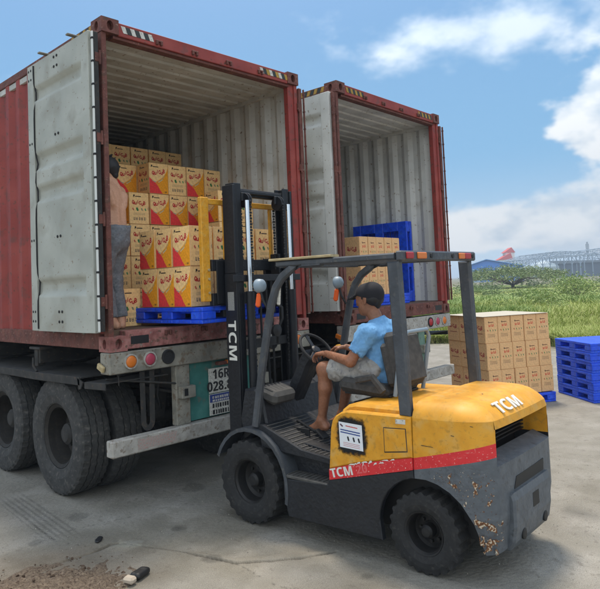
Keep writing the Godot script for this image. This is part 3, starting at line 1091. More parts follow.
func scatter(called: String, label: String, category: String, clumps: Array, m: Material, put: Array) -> void:
	# put: arrays of Transform3D per clump; joined under one object as stuff
	var root := thing(called, label, category)
	root.set_meta("kind", "stuff")
	for k in clumps.size():
		var mm := MultiMesh.new()
		mm.transform_format = MultiMesh.TRANSFORM_3D
		mm.mesh = (clumps[k] as MB).mesh(m, false, true)
		mm.instance_count = put[k].size()
		for i in put[k].size():
			mm.set_instance_transform(i, put[k][i])
		var o := MultiMeshInstance3D.new()
		o.multimesh = mm
		o.name = "grass_blades"
		o.set_meta("kind", "stuff")
		root.add_child(o, true)

func leaf_mat() -> StandardMaterial3D:
	var m := StandardMaterial3D.new()
	m.vertex_color_use_as_albedo = true
	m.roughness = 0.7
	m.cull_mode = BaseMaterial3D.CULL_DISABLED
	m.backlight_enabled = true
	m.backlight = Color(0.30, 0.38, 0.10)
	return m

func grass_field() -> void:
	M.leaf = leaf_mat()
	var r := RandomNumberGenerator.new()
	r.seed = 91
	var clumps := []
	for k in 6:
		var mb := MB.new()
		for i in 16:
			var t := r.randf()
			var c := Color(0.24, 0.31, 0.06).lerp(Color(0.38, 0.40, 0.12), t)
			if r.randf() < 0.15: c = Color(0.42, 0.37, 0.18)
			if k >= 4: c = Color(0.14, 0.22, 0.05).lerp(Color(0.22, 0.30, 0.08), t)
			blade(mb, Vector3(r.randf_range(-.18, .18), 0, r.randf_range(-.18, .18)), r.randf() * TAU, r.randf_range(.45, 1.0), r.randf_range(.15, .8), r.randf_range(.008, .018) * (1.6 if k >= 4 else 1.0), c)
		clumps.append(mb)
	var f := FastNoiseLite.new()
	f.seed = 33
	f.frequency = 0.09
	f.fractal_type = FastNoiseLite.FRACTAL_FBM
	f.fractal_octaves = 3
	var put := [[], [], [], [], [], []]
	var n := 0
	while n < 60000:
		n += 1
		var u := r.randf()
		var x := 13.2 + 78.0 * u * u * u + r.randf() * 3.0
		var z := r.randf_range(-0.80 * x + 2.0, -0.05 * x + 4.0)
		if x < 13.5 + f.get_noise_1d(z * 6.0) * 1.4:
			continue
		var q := f.get_noise_2d(x, z)
		var far := clampf((x - 16.0) / 50.0, 0.0, 1.0)
		var s := lerpf(0.55, 1.0, smoothstep(13.5, 18.0, x)) * lerpf(1.0, 0.55, smoothstep(22.0, 45.0, x)) * (1.0 + q * 0.7) * r.randf_range(.6, 1.1)
		var w := lerpf(1.0, 4.5, far)
		var k := (4 + r.randi() % 2) if q > 0.12 + r.randf() * 0.2 else r.randi() % 4
		var b := Basis(Vector3.UP, r.randf() * TAU) * Basis.from_scale(Vector3(w, s * lerpf(0.85, 0.75, far), w))
		put[k].append(Transform3D(b, Vector3(x, -0.01, z)))
	scatter("grass", "tall yellow green grass growing along the far edge of the yard", "grass", clumps, M.leaf, put)
	# leafy shrubs standing in the grass
	var spots := [[27.0, -7.6, 1.2, 1.15, 2], [30.5, -8.9, 1.1, 1.2, 0], [33.0, -10.6, 1.3, 1.25, 2], [26.0, -9.4, 0.8, 0.8, 0], [36.0, -9.4, 1.5, 1.75, 2], [42.0, -15.5, 1.2, 0.8, 0], [22.0, -5.1, 0.8, 0.95, 2], [47.0, -20.5, 1.2, 0.7, 1], [52.0, -15.6, 2.0, 1.9, 0], [58.0, -28.0, 1.2, 0.7, 0]]
	var names := ["bushy light green shrub rising in the grass right of the stacked kraft cartons", "rounded shrub in the grass just beyond the shrub nearest the blue pallet stack", "broad leafy shrub in the grass below the lattice roof frame",
		"low shrub in the grass left of the bushy light green shrub", "tall feathery shrub in the grass at the right edge of the photo", "wide dark shrub in the grass in front of the flat-topped tree", "upright shrub closest to the yard, behind the blue pallet stack",
		"small far shrub in the grass under the left side of the flat-topped tree", "large far shrub in the grass under the right end of the lattice frame", "farthest shrub in the grass in front of the blue warehouse"]
	for i in spots.size():
		var s: Array = spots[i]
		var t := thing("shrub", names[i], "shrub", "shrubs in the grass field", Transform3D(Basis(), Vector3(s[0], 0, s[1])))
		var mb := MB.new()
		var st := MB.new()
		for b in 9:
			var az := r.randf() * TAU
			var tip := Vector3(cos(az) * s[2] * r.randf_range(.2, .7), s[3] * r.randf_range(.38, .74), sin(az) * s[2] * r.randf_range(.2, .7))
			st.tube([Vector3(0, -0.02, 0), tip * Vector3(.3, .5, .3), tip], [0.03, 0.02, 0.006], 5)
			for k in 170:
				var p: Vector3 = tip * Vector3(1, r.randf_range(.55, 1.12), 1) + Vector3(r.randfn(), r.randfn() * .7, r.randfn()) * s[2] * 0.22
				if p.y < 0.05: p.y = 0.05 + r.randf() * .3
				leaf(mb, p, r, s[2] * r.randf_range(.03, .065), [Color(0.17, 0.24, 0.06), Color(0.13, 0.19, 0.055), Color(0.23, 0.30, 0.09)][s[4]])
		part(t, "stem", st, mat(rgb(92, 78, 58), 0.9))
		part(t, "crown", mb, M.leaf, true)

func leaf(mb: MB, p: Vector3, r: RandomNumberGenerator, s: float, c: Color) -> void:
	var k := r.randf_range(.7, 1.35)
	mb.col = Color(c.r * k * r.randf_range(.9, 1.15), c.g * k, c.b * k)
	var d := Vector3(r.randfn(), r.randfn() * .6, r.randfn()).normalized()
	var e := d.cross(Vector3(r.randfn(), r.randfn(), r.randfn())).normalized()
	mb.quad(p - d * s, p + e * s * .45, p + d * s * 1.2, p - e * s * .45)

func background() -> void:
	var r := RandomNumberGenerator.new()
	r.seed = 404
	# flat-topped tree
	var tx := Transform3D(Basis(Vector3.UP, 0.4), Vector3(73.6, -0.6, -31.3))
	var t := thing("umbrella_tree", "flat-topped spreading tree in front of the blue warehouse", "tree", "", tx)
	var wood := MB.new()
	wood.tube([Vector3(0, 0, 0), Vector3(.1, .7, 0), Vector3(0, 1.3, .05)], [.30, .22, .19], 8)
	var lm := MB.new()
	var tips := []
	for k in 30:
		var az := TAU * k / 30.0 * 2.0 + r.randf_range(-.2, .2)
		var rad := r.randf_range(1.4, 6.6)
		var tip := Vector3(cos(az) * rad, r.randf_range(2.5, 3.3) - rad * 0.10, sin(az) * rad)
		var mid := Vector3(tip.x * .45, 1.9 + r.randf() * .25, tip.z * .45)
		lm.tube([Vector3(0, 1.2, 0.05), mid, tip], [.09, .06, .02], 5)
		tips.append(tip)
		tips.append(mid + Vector3(0, .45, 0))
	part(t, "trunk", wood, mat(rgb(84, 76, 66), 0.95))
	part(t, "limb", lm, mat(rgb(88, 80, 70), 0.95))
	var mb := MB.new()
	for c in 260:
		var az := r.randf() * TAU
		var rd := sqrt(r.randf()) * 6.3
		var tp := 3.55 - 1.25 * pow(rd / 6.3, 2.0) + 0.25 * sin(az * 5.0 + rd)
		var ctr := Vector3(cos(az) * rd, tp - r.randf() * (0.9 - 0.08 * rd), sin(az) * rd)
		for k in 44:
			leaf(mb, ctr + Vector3(r.randfn() * .34, r.randfn() * .15, r.randfn() * .34), r, r.randf_range(.07, .15), Color(0.17, 0.22, 0.085))
	part(t, "crown", mb, M.leaf, true)
	for q in [[66.0, -31.5, 1.3], [70.0, -33.4, 1.1], [80.0, -31.0, 1.4], [84.0, -29.0, 1.6], [88.0, -25.0, 1.5], [95.0, -24.0, 1.9], [62.0, -31.0, 1.1]]:
		var lab: String = {66.0: "dark bush at the left foot of the flat-topped tree", 70.0: "low bush between the blue warehouse and the flat-topped tree", 80.0: "bush right behind the flat-topped tree trunk", 84.0: "bush to the right of the flat-topped tree", 88.0: "bush under the middle of the lattice roof frame", 95.0: "tallest bush under the right part of the lattice roof frame", 62.0: "bush in front of the left end of the blue warehouse"}[q[0]]
		var bt := thing("bush", lab, "bush", "bushes beyond the grass", Transform3D(Basis(), Vector3(q[0], -0.3, q[1])))
		var bm := MB.new()
		for c in 16:
			var ctr := Vector3(r.randfn() * 1.3, r.randf_range(.3, q[2] * .85), r.randfn() * 1.3)
			for k in 45:
				leaf(bm, ctr + Vector3(r.randfn() * .4, r.randfn() * .3, r.randfn() * .4), r, r.randf_range(.08, .16), Color(0.13, 0.18, 0.07))
		part(bt, "crown", bm, M.leaf, true)
		var bs := MB.new()
		bs.tube([Vector3.ZERO, Vector3(0.1, q[2] * .6, 0)], [.08, .03], 6)
		part(bt, "stem", bs, mat(rgb(84, 76, 66), 0.95))
	# blue warehouse: gable end towards the yard
	var bt := Transform3D(Basis(Vector3.UP, deg_to_rad(-62)), Vector3(184.5, 0, -90.5))
	var w := thing("blue_warehouse", "long blue sheet-metal warehouse with a low gable roof", "warehouse", "", bt)
	var wall := MB.new()
	var hw := 9.5
	wall.bb(-hw, hw, 0, 4.6, -30, 0, 0)
	wall.prism(PackedVector2Array([Vector2(-hw, 4.6), Vector2(hw, 4.6), Vector2(-1.5, 7.0)]), -30, -0.0, Vector3.ZERO)
	var bluewall := mat(rgb(58, 122, 206), 0.6)
	part(w, "wall", wall, bluewall)
	for k in 38:
		var rib := MB.new()
		var x := -hw + 0.25 + k * 0.5
		rib.bb(x - .06, x + .06, 0.02, 4.55, 0, 0.06, 0)
		part(w, "sheet_rib", rib, bluewall)
	var roof := MB.new()
	roof.prism(PackedVector2Array([Vector2(-hw - .5, 4.55), Vector2(-1.5, 7.08), Vector2(-1.5, 7.30), Vector2(-hw - .5, 4.75)]), -30.5, 0.8)
	roof.prism(PackedVector2Array([Vector2(-1.5, 7.08), Vector2(hw + .5, 4.55), Vector2(hw + .5, 4.75), Vector2(-1.5, 7.30)]), -30.5, 0.8)
	part(w, "roof", roof, mat(rgb(112, 164, 224), 0.5))
	var door := MB.new()
	door.bb(-7.5, -3.5, 0, 3.4, 0.07, 0.12, 0)
	part(w, "roller_door", door, mat(rgb(150, 170, 190), 0.6))
	# white tower with red roofs
	var tt := thing("white_tower", "white stair tower with two red tiled roofs behind the warehouse", "tower", "", Transform3D(Basis(Vector3.UP, deg_to_rad(-50)), Vector3(302.0, 0, -141.0)))
	var tw := MB.new()
	tw.bb(-4.6, 2.0, 0, 9.8, -6, 0, 0)
	tw.bb(-0.6, 3.9, 0, 13.4, -8, -2, 0)
	part(tt, "wall", tw, mat(rgb(222, 224, 222), 0.8))
	var rf := MB.new()
	rf.prism(PackedVector2Array([Vector2(-5.2, 9.8), Vector2(2.3, 9.8), Vector2(1.2, 13.2)]), -6.5, 0.6)
	part(tt, "roof", rf, mat(rgb(196, 74, 58), 0.8))
	var rf2 := MB.new()
	rf2.prism(PackedVector2Array([Vector2(-1.6, 13.4), Vector2(4.2, 13.4), Vector2(2.4, 16.0)]), -8.5, -1.6)
	part(tt, "roof", rf2, mat(rgb(196, 74, 58), 0.8))
	for yy in 4:
		for xx in 3:
			var win := MB.new()
			win.bb(-3.9 + xx * 2.0, -2.9 + xx * 2.0, 1.6 + yy * 2.1, 2.7 + yy * 2.1, 0.0, 0.08, 0)
			part(tt, "window", win, mat(rgb(70, 84, 96), 0.3))
	# lattice roof frame
	var lt := thing("lattice_frame", "unroofed grey steel lattice frame of arched trusses on columns", "steel frame", "", Transform3D(Basis(Vector3.UP, deg_to_rad(-46)), Vector3(233.0, 0, -81.5)))
	var steel := mat(rgb(138, 154, 170), 0.6)
	for k in 6:
		var tr := MB.new()
		var z := -k * 7.0
		var top := []
		var bot := []
		var span := 22
		for i in span + 1:
			var x := lerpf(-21.0, 34.0, i / float(span))
			var u := (x - 6.5) / 27.5
			var yy := 9.9 - 2.6 * u * u + 0.5 * sin(u * 9.0)
			top.append(Vector3(x, yy, z))
			bot.append(Vector3(x, yy - 1.5, z + (0.8 if i % 2 else 0.0)))
		tr.tube(top, 0.13, 5)
		tr.tube(bot, 0.13, 5)
		for i in span:
			tr.tube([top[i], bot[i]], 0.08, 4)
			tr.tube([bot[i], top[i + 1]], 0.08, 4)
		part(lt, "truss", tr, steel)
		for x in [-20.5, -10.0, 1.0, 12.0, 23.0, 33.5]:
			var co := MB.new()
			var u: float = (x - 6.5) / 27.5
			var hh := 8.3 - 2.6 * u * u + 0.5 * sin(u * 9.0)
			co.tube([Vector3(x, 0, z), Vector3(x, hh, z)], 0.2, 6)
			co.tube([Vector3(x, hh * .62, z), Vector3(x - 2.0, hh + .1, z)], 0.1, 4)
			co.tube([Vector3(x, hh * .62, z), Vector3(x + 2.0, hh + .1, z)], 0.1, 4)
			part(lt, "column", co, steel)
	for i in 10:
		var x := lerpf(-21.0, 34.0, i / 9.0)
		var u := (x - 6.5) / 27.5
		var pu := MB.new()
		pu.tube([Vector3(x, 10.0 - 2.6 * u * u + 0.5 * sin(u * 9.0), 1.0), Vector3(x, 10.0 - 2.6 * u * u + 0.5 * sin(u * 9.0), -36.0)], 0.09, 4)
		part(lt, "purlin", pu, steel)
	# dark block and a domed tank behind the frame
	var db := thing("grey_shed", "dark grey shed standing under the right part of the lattice frame", "shed", "", Transform3D(Basis(Vector3.UP, deg_to_rad(-46)), Vector3(262.0, 0, -92.0)))
	var dm := MB.new()
	dm.bb(-11, 22, 0, 5.6, -14, 0, 0)
	part(db, "wall", dm, mat(rgb(88, 98, 110), 0.8))
	var dr := MB.new()
	dr.prism(PackedVector2Array([Vector2(-11.6, 5.6), Vector2(22.6, 5.6), Vector2(22.6, 6.2), Vector2(-11.6, 6.9)]), -14.6, 0.6)
	part(db, "roof", dr, mat(rgb(120, 130, 140), 0.7))
	var ta := thing("storage_tank", "pale round storage tank with a domed top behind the lattice frame", "tank", "", Transform3D(Basis(), Vector3(256.0, 0, -103.0)))
	var tm := MB.new()
	tm.lathe([Vector2(0, 0), Vector2(5.5, 0), Vector2(5.5, 4.6), Vector2(4.6, 5.9), Vector2(2.6, 6.8), Vector2(0, 7.1)], Vector3.ZERO, Basis(), 28, false)
	part(ta, "shell", tm, mat(rgb(176, 190, 196), 0.6))
	var an := thing("antenna_mast", "thin lattice antenna mast rising behind the steel frame", "mast", "", Transform3D(Basis(), Vector3(267.0, 0, -89.6)))
	var am := MB.new()
	for s in [[-.5, -.3], [.5, -.3], [0, .5]]:
		am.tube([Vector3(s[0], 0, s[1]), Vector3(s[0] * .4, 14.2, s[1] * .4)], 0.12, 5)
	for i in 9:
		am.tube([Vector3(-.5, i * 1.5, -.3), Vector3(.5, i * 1.5 + .8, -.3), Vector3(0, i * 1.5 + 1.4, .5)], 0.06, 4)
	part(an, "mast", am, mat(rgb(150, 156, 162), 0.6))
	var ad := MB.new()
	ad.bb(-.5, .5, 11.2, 13.4, -.5, .5, 0)
	part(an, "antenna_panel", ad, mat(rgb(170, 176, 180), 0.6))

# ---------------------------------------------------------------- containers and trailers
const CW := 2.438
const CH := 2.896
const CL := 12.19

func corrugated(mb: MB, x: float, sg: float, y0: float, y1: float, z0: float, z1: float, off: float) -> void:
	# side wall sheet: x is the outer face, bending inward by .036 along sg; off shifts the sheet
	var pts := []
	var z := z0
	var d := 0.036
	while z > z1:
		for q in [[0.0, 0.0], [0.072, 0.0], [0.140, d], [0.210, d]]:
			pts.append(Vector2(x + sg * (q[1] + off), maxf(z - q[0], z1)))
		z -= 0.278
	pts.append(Vector2(x + sg * off, z1))
	for i in pts.size() - 1:
		var a: Vector2 = pts[i]
		var b: Vector2 = pts[i + 1]
		if a.distance_to(b) < 1e-4: continue
		if sg > 0.0:
			mb.quad(Vector3(b.x, y0, b.y), Vector3(a.x, y0, a.y), Vector3(a.x, y1, a.y), Vector3(b.x, y1, b.y))
		else:
			mb.quad(Vector3(a.x, y0, a.y), Vector3(b.x, y0, b.y), Vector3(b.x, y1, b.y), Vector3(a.x, y1, a.y))

func casting(mb: MB, x: float, y: float, sx: float, bot: bool) -> void:
	# corner casting whose outer corner is at (x, y, 0); sx: +1 grows to the right
	var w := 0.162
	var l := 0.178
	var h := 0.125
	var x0 := x - sx * 0.006
	var x1 := x + sx * w
	var y0 := y - 0.006 if bot else y - h
	var y1 := y + h if bot else y + 0.006
	var xa := minf(x0, x1)
	var xb := maxf(x0, x1)
	var cy := (y0 + y1) / 2
	var hh := (y1 - y0) / 2
	var z0 := 0.008
	var z1 := -l
	mb.holed(Vector3((xa + xb) / 2, cy, z0), Vector3.RIGHT, Vector3.UP, (xb - xa) / 2, hh, 0.032, 0.044, 0.05)
	var sidex := x0
	if sx > 0:
		mb.holed(Vector3(sidex, cy, (z0 + z1) / 2), Vector3.BACK, Vector3.UP, (z0 - z1) / 2, hh, 0.030, 0.042, 0.04)
		mb.quad(Vector3(xb, y0, z0), Vector3(xb, y0, z1), Vector3(xb, y1, z1), Vector3(xb, y1, z0))
	else:
		mb.holed(Vector3(sidex, cy, (z0 + z1) / 2), Vector3.FORWARD, Vector3.UP, (z0 - z1) / 2, hh, 0.030, 0.042, 0.04)
		mb.quad(Vector3(xa, y0, z1), Vector3(xa, y0, z0), Vector3(xa, y1, z0), Vector3(xa, y1, z1))
	mb.quad(Vector3(xa, y1, z0), Vector3(xb, y1, z0), Vector3(xb, y1, z1), Vector3(xa, y1, z1))
	mb.quad(Vector3(xa, y0, z1), Vector3(xb, y0, z1), Vector3(xb, y0, z0), Vector3(xa, y0, z0))
	mb.quad(Vector3(xb, y0, z1), Vector3(xa, y0, z1), Vector3(xa, y1, z1), Vector3(xb, y1, z1))

func make_door(t: Node3D, sx: float, x: float, dm: Material, seal: Material) -> void:
	# a leaf swung right round against the container's side: its inner face looks outward; sx -1 for the left side
	var y0 := 0.165
	var y1 := 2.755
	var zn := -0.03
	var zf := -1.255
	var rec := 0.042
	var H := y1 - y0
	var zi := zn - 0.13
	var zo := zf + 0.13
	# pressed sheet: rounded horizontal ribs, and dents from years of loading
	var st := SurfaceTool.new()
	st.begin(Mesh.PRIMITIVE_TRIANGLES)
	var dn := FastNoiseLite.new()
	dn.seed = 31
	dn.frequency = 2.6
	dn.fractal_type = FastNoiseLite.FRACTAL_FBM
	dn.fractal_octaves = 3
	var NR := 110
	var NC := 18
	for i in NR + 1:
		var h := i / float(NR)
		var rib := 0.0
		for q in [[0.118, 0.022], [0.375, 0.026], [0.497, 0.024], [0.842, 0.024]]:
			rib += smoothstep(q[1] * 1.35, q[1] * 0.6, absf(h - q[0]))
		for k in NC + 1:
			var z := lerpf(zi, zo, k / float(NC))
			var ed := smoothstep(0.0, 0.12, minf(k / float(NC), 1.0 - k / float(NC))) * smoothstep(0.0, 0.03, minf(h, 1.0 - h))
			st.add_vertex(Vector3(x - sx * (rib * rec * (0.55 + 0.45 * ed) + dn.get_noise_3d(h * 2.6 + x, z, 1.0) * 0.0022 * ed), y1 - h * H, z))
	for i in NR:
		for k in NC:
			var a := i * (NC + 1) + k
			var b := a + NC + 1
			if sx < 0:
				st.add_index(a); st.add_index(a + 1); st.add_index(b)
				st.add_index(a + 1); st.add_index(b + 1); st.add_index(b)
			else:
				st.add_index(a); st.add_index(b); st.add_index(a + 1)
				st.add_index(a + 1); st.add_index(b); st.add_index(b + 1)
	st.generate_normals()
	var sheet := st.commit()
	sheet.surface_set_material(0, dm)
	var d := MB.new()
	# frame stiles and back sheet
	var xc := x - sx * 0.022
	d.bb(xc - 0.026, xc + 0.026, y0, y1, zi + 0.001, zn, 0.004)
	d.bb(xc - 0.026, xc + 0.026, y0, y1, zf, zo - 0.001, 0.004)
	var xk := x - sx * 0.056
	d.bb(xk - 0.003, xk + 0.003, y0 + .01, y1 - .01, zo, zi, 0)
	var door := part(t, "door", d, dm)
	inst(door, "pressed_panel", sheet)
	var g := MB.new()
	var pts := []
	for i in 30:
		var q := i / 29.0
		var wob := 0.0
		for w in [[0.12, 1], [0.38, 1], [0.50, 1], [0.84, 1]]:
			wob += exp(-pow((q - w[0]) * 28.0, 2.0))
		pts.append(Vector3(x + sx * (0.006 - 0.02 * wob), y1 - 0.02 - q * (H - 0.04), zo + 0.012 + 0.02 * wob))
	g.tube(pts, 0.008, 6)
	part(door, "gasket", g, M.rubber)
	var bolts := MB.new()
	for by in [0.02, 0.055, 0.30, 0.665, 0.93, 0.965]:
		for bz in [[zo - 0.05, zo - 0.10], [-0.62, -0.68]]:
			for z in bz:
				bolts.lathe([Vector2(0.013, 0), Vector2(0.013, 0.006), Vector2(0, 0.008)], Vector3(x, y1 - by * H, z), Basis(Vector3.BACK, PI / 2 if sx < 0 else -PI / 2), 8)
	part(door, "bolt", bolts, M.rubber)
	var e := MB.new()
	e.bb(x - sx * 0.012 - 0.007, x - sx * 0.012 + 0.007, y0 + 0.01, y1 - 0.02, 0.004, 0.028, 0.004)
	part(door, "edge_seal", e, seal)
	for k in 13:
		var cl := MB.new()
		var yy := y0 + 0.1 + k * 0.2
		cl.bb(x - sx * 0.012 - 0.009, x - sx * 0.012 + 0.009, yy, yy + 0.018, 0.002, 0.031, 0.001)
		part(door, "seal_clip", cl, M.rubber if seal == M.gasket else M.rustred)
	var gap := MB.new()
	gap.bb(x - sx * 0.03, x - sx * 0.075, y0 + .01, y1 - .01, -0.025, 0.004, 0.003)
	part(door, "hinge_leaf", gap, M.chassis if seal == M.gasket else M.rustred)
	for k in 4:
		var hy := y0 + 0.22 + k * 0.70
		var hi := MB.new()
		hi.bb(x - sx * 0.04, x - sx * 0.10, hy, hy + 0.08, -0.02, 0.010, 0.004)
		hi.tube([Vector3(x - sx * 0.085, hy - 0.02, 0.010), Vector3(x - sx * 0.085, hy + 0.10, 0.010)], 0.011, 8)
		part(door, "hinge", hi, M.rustred)
	for z in [-0.36, -0.94]:
		var rod := MB.new()
		rod.tube([Vector3(x - sx * 0.068, y0 - 0.02, z), Vector3(x - sx * 0.068, y1 + (0.05 if seal == M.gasket else -0.02), z)], 0.014, 8)
		if seal == M.gasket:
			rod.bb(x - sx * 0.10, x + sx * 0.03, y1 + 0.05, y1 + 0.066, z - 0.02, z + 0.02, 0.003)
		part(door, "lock_rod", rod, M.frame)

func hazard(t: Node3D, x: float, y: float, dir: float, n: int, mats: Array) -> void:
	for k in n:
		var mb := MB.new()
		var w := 0.042
		var o := x + dir * k * 0.046
		mb.prism(PackedVector2Array([Vector2(o, y - .03), Vector2(o + w, y - .03), Vector2(o + w - 0.024, y + .03), Vector2(o - 0.024, y + .03)]), 0.0, 0.002, Vector3(0, 0, 0.0))
		part(t, "hazard_stripe", mb, mats[k % mats.size()])

func make_container(called: String, label: String, xf: Transform3D, lm: Material, dm: Material, second: bool) -> Node3D:
	var t := thing(called, label, "container", "shipping containers on trailers", xf)
	var wi := MB.new()
	corrugated(wi, 0.006, 1.0, 0.15, 2.80, -0.10, -CL + 0.1, 0.0)
	part(t, "side_panel", wi, M.red)
	var wr := MB.new()
	corrugated(wr, CW - 0.006, -1.0, 0.15, 2.80, -0.10, -CL + 0.1, 0.0)
	part(t, "side_panel", wr, M.red)
	for s in [1, -1]:
		var li := MB.new()
		corrugated(li, 0.006 if s > 0 else CW - 0.006, s, 0.172, 2.74, -0.10, -CL + 0.1, 0.004)
		part(t, "inner_panel", li, lm)
		var rail := MB.new()
		var xa := 0.0 if s > 0 else CW
		rail.bb(xa, xa + s * 0.06, 2.80, 2.88, -0.178, -CL + 0.178, 0.004)
		part(t, "top_rail", rail, M.rustred)
		var rail2 := MB.new()
		rail2.bb(xa, xa + s * 0.05, 0.012, 0.155, -0.178, -CL + 0.178, 0.004)
		part(t, "bottom_rail", rail2, M.rustred)
		# inside strip between wall and roof
		var co := MB.new()
		co.bb(xa + s * 0.012, xa + s * 0.062, 2.735, 2.796, -0.10, -CL + 0.15, 0.003)
		part(t, "roof_cove", co, lm)
	var rf := MB.new()
	var z := -0.09
	while z > -CL + 0.2:
		var pr := [[0.0, 0.018], [0.055, 0.018], [0.075, 0.0], [0.185, 0.0], [0.205, 0.018]]
		for i in 4:
			var za: float = z - pr[i][0]
			var zb: float = z - pr[i + 1][0]
			var ya: float = 2.775 + pr[i][1]
			var yb: float = 2.775 + pr[i + 1][1]
			rf.quad(Vector3(0.06, yb, zb), Vector3(CW - 0.06, yb, zb), Vector3(CW - 0.06, ya, za), Vector3(0.06, ya, za))
		z -= 0.205
	part(t, "roof_lining", rf, lm)
	var rt := MB.new()
	rt.bb(0.058, CW - 0.058, 2.815, 2.835, -CL + 0.1, -0.16, 0.004)
	part(t, "roof", rt, M.red)
	var fl := MB.new()
	fl.bb(0.05, CW - 0.05, 0.10, 0.168, -CL + 0.1, -0.12, 0.002)
	part(t, "floor", fl, M.floorwood)
	var fr := MB.new()
	fr.bb(0.0, CW, 0.0, CH, -CL, -CL + 0.08, 0.004)
	part(t, "front_wall", fr, lm)
	# rear frame
	for s in [1, -1]:
		var xa := 0.0 if s > 0 else CW
		var po := MB.new()
		po.bb(xa, xa + s * 0.048, 0.12, 2.775, -0.012, -0.10, 0.006)
		if s < 0:
			po.bb(xa + s * 0.046, xa + s * 0.135, 0.165, 2.775, -0.030, -0.098, 0.004)
		part(t, "corner_post", po, M.rustred if s > 0 else M.red)
		for b in [true, false]:
			var ca := MB.new()
			casting(ca, xa, 0.0 if b else CH, s, b)
			part(t, "corner_casting", ca, M.rustred if not b or second else M.sill)
	var hd := MB.new()
	hd.bb(0.158, CW - 0.158, 2.765, 2.885, -0.10, -0.002, 0.005)
	part(t, "header", hd, M.red)
	var hl := MB.new()
	hl.bb(0.12, CW - 0.12, 2.738, 2.764, -0.11, -0.022, 0.003)
	part(t, "header_lip", hl, M.rustred)
	var si := MB.new()
	si.bb(0.158, CW - 0.158, 0.006, 0.165, -0.118, -0.004, 0.005)
	part(t, "door_sill", si, M.sill if not second else M.rustred)
	# fork-shaped slots at the sill ends, real boxes set in the face
	for s in [0, 1]:
		var k := MB.new()
		var xx := 0.20 if s == 0 else CW - 0.38
		k.bb(xx, xx + 0.18, 0.045, 0.115, -0.02, -0.0025, 0.0)
		part(t, "sill_pocket", k, M.black)
	for x in [0.58, 0.99, 1.42, 1.86]:
		for b in [0, 1]:
			var lug := MB.new()
			var y := 2.80 if b == 0 else 0.115
			lug.bb(x - .035, x - .012, y - .02, y + .025, -0.002, 0.022, 0.005)
			lug.bb(x + .012, x + .035, y - .02, y + .025, -0.002, 0.022, 0.005)
			lug.bb(x - .035, x + .035, y + .010, y + .025, -0.002, 0.016, 0.003)
			part(t, "cam_keeper", lug, M.rustred)
	if second:
		hazard(t, 0.21, 2.83, 1.0, 8, [M.yellowtape, M.darkpaint])
		hazard(t, CW - 0.55, 2.83, 1.0, 8, [M.yellowtape, M.darkpaint])
	else:
		hazard(t, 0.21, 2.83, 1.0, 7, [M.whitepaint, M.darkpaint])
		hazard(t, CW - 0.56, 2.83, 1.0, 9, [M.whitepaint, M.darkpaint, M.yellowtape])
	# the same marks on the side rail by the corner
	for k in 7:
		var mb := MB.new()
		var o := -0.20 - k * 0.055
		mb.prism(PackedVector2Array([Vector2(o, 2.81), Vector2(o - .045, 2.81), Vector2(o - .02, 2.87), Vector2(o + .025, 2.87)]), 0.0, 0.002, Vector3(0, 0, 0), Vector3(0, 0, 1), Vector3.UP)
		part(t, "hazard_stripe", mb, M.yellowtape if k % 2 == 0 else M.darkpaint)
	make_door(t, -1.0, -0.115, dm, M.rustred if second else M.gasket)
	make_door(t, 1.0, CW + 0.085, dm, M.rustred)
	return t

func tyre(mb: MB, r: float, w: float, rr: float, lugs: int, depth: float, grooves: Array, ax: Basis, ce: Vector3) -> void:
	# cross section from the inner bead round the tread to the other bead; axis is local y
	var seg := lugs * 4
	var sec := [[rr, -0.40, 0], [rr + 0.012, -0.44, 0], [rr + (r - rr) * 0.35, -0.505, 0], [rr + (r - rr) * 0.62, -0.50, 0], [r - 0.035, -0.47, 0], [r - 0.022, -0.455, 1], [r - 0.008, -0.43, 2]]
	var n := 6
	for g in grooves:
		sec.append([r, g - 0.022, 3])
		sec.append([r - 0.014, g - 0.014, 0])
		sec.append([r - 0.014, g + 0.014, 0])
		sec.append([r, g + 0.022, 3])
	for i in range(n, -1, -1):
		sec.append([sec[i][0], -sec[i][1], sec[i][2]])
	var rings := []
	for k in seg:
		var an := TAU * k / seg
		var ring := PackedVector3Array()
		var notch := (k % 4) >= 2
		for q in sec:
			var rad: float = q[0]
			var side: float = q[1]
			if notch and (q[2] == 1 or q[2] == 2):
				rad -= depth
			var zig := 0.0
			if q[2] == 3 or (q[2] == 0 and rad < r - 0.01 and rad > r - 0.02):
				zig = 0.012 * (1.0 if (k / 2) % 2 == 0 else -1.0)
			ring.append(ce + ax * Vector3(cos(an) * rad, (side + zig) * w, -sin(an) * rad))
		rings.append(ring)
	for k in seg:
		var l := (k + 1) % seg
		for i in sec.size() - 1:
			mb.quad(rings[k][i], rings[l][i], rings[l][i + 1], rings[k][i + 1])

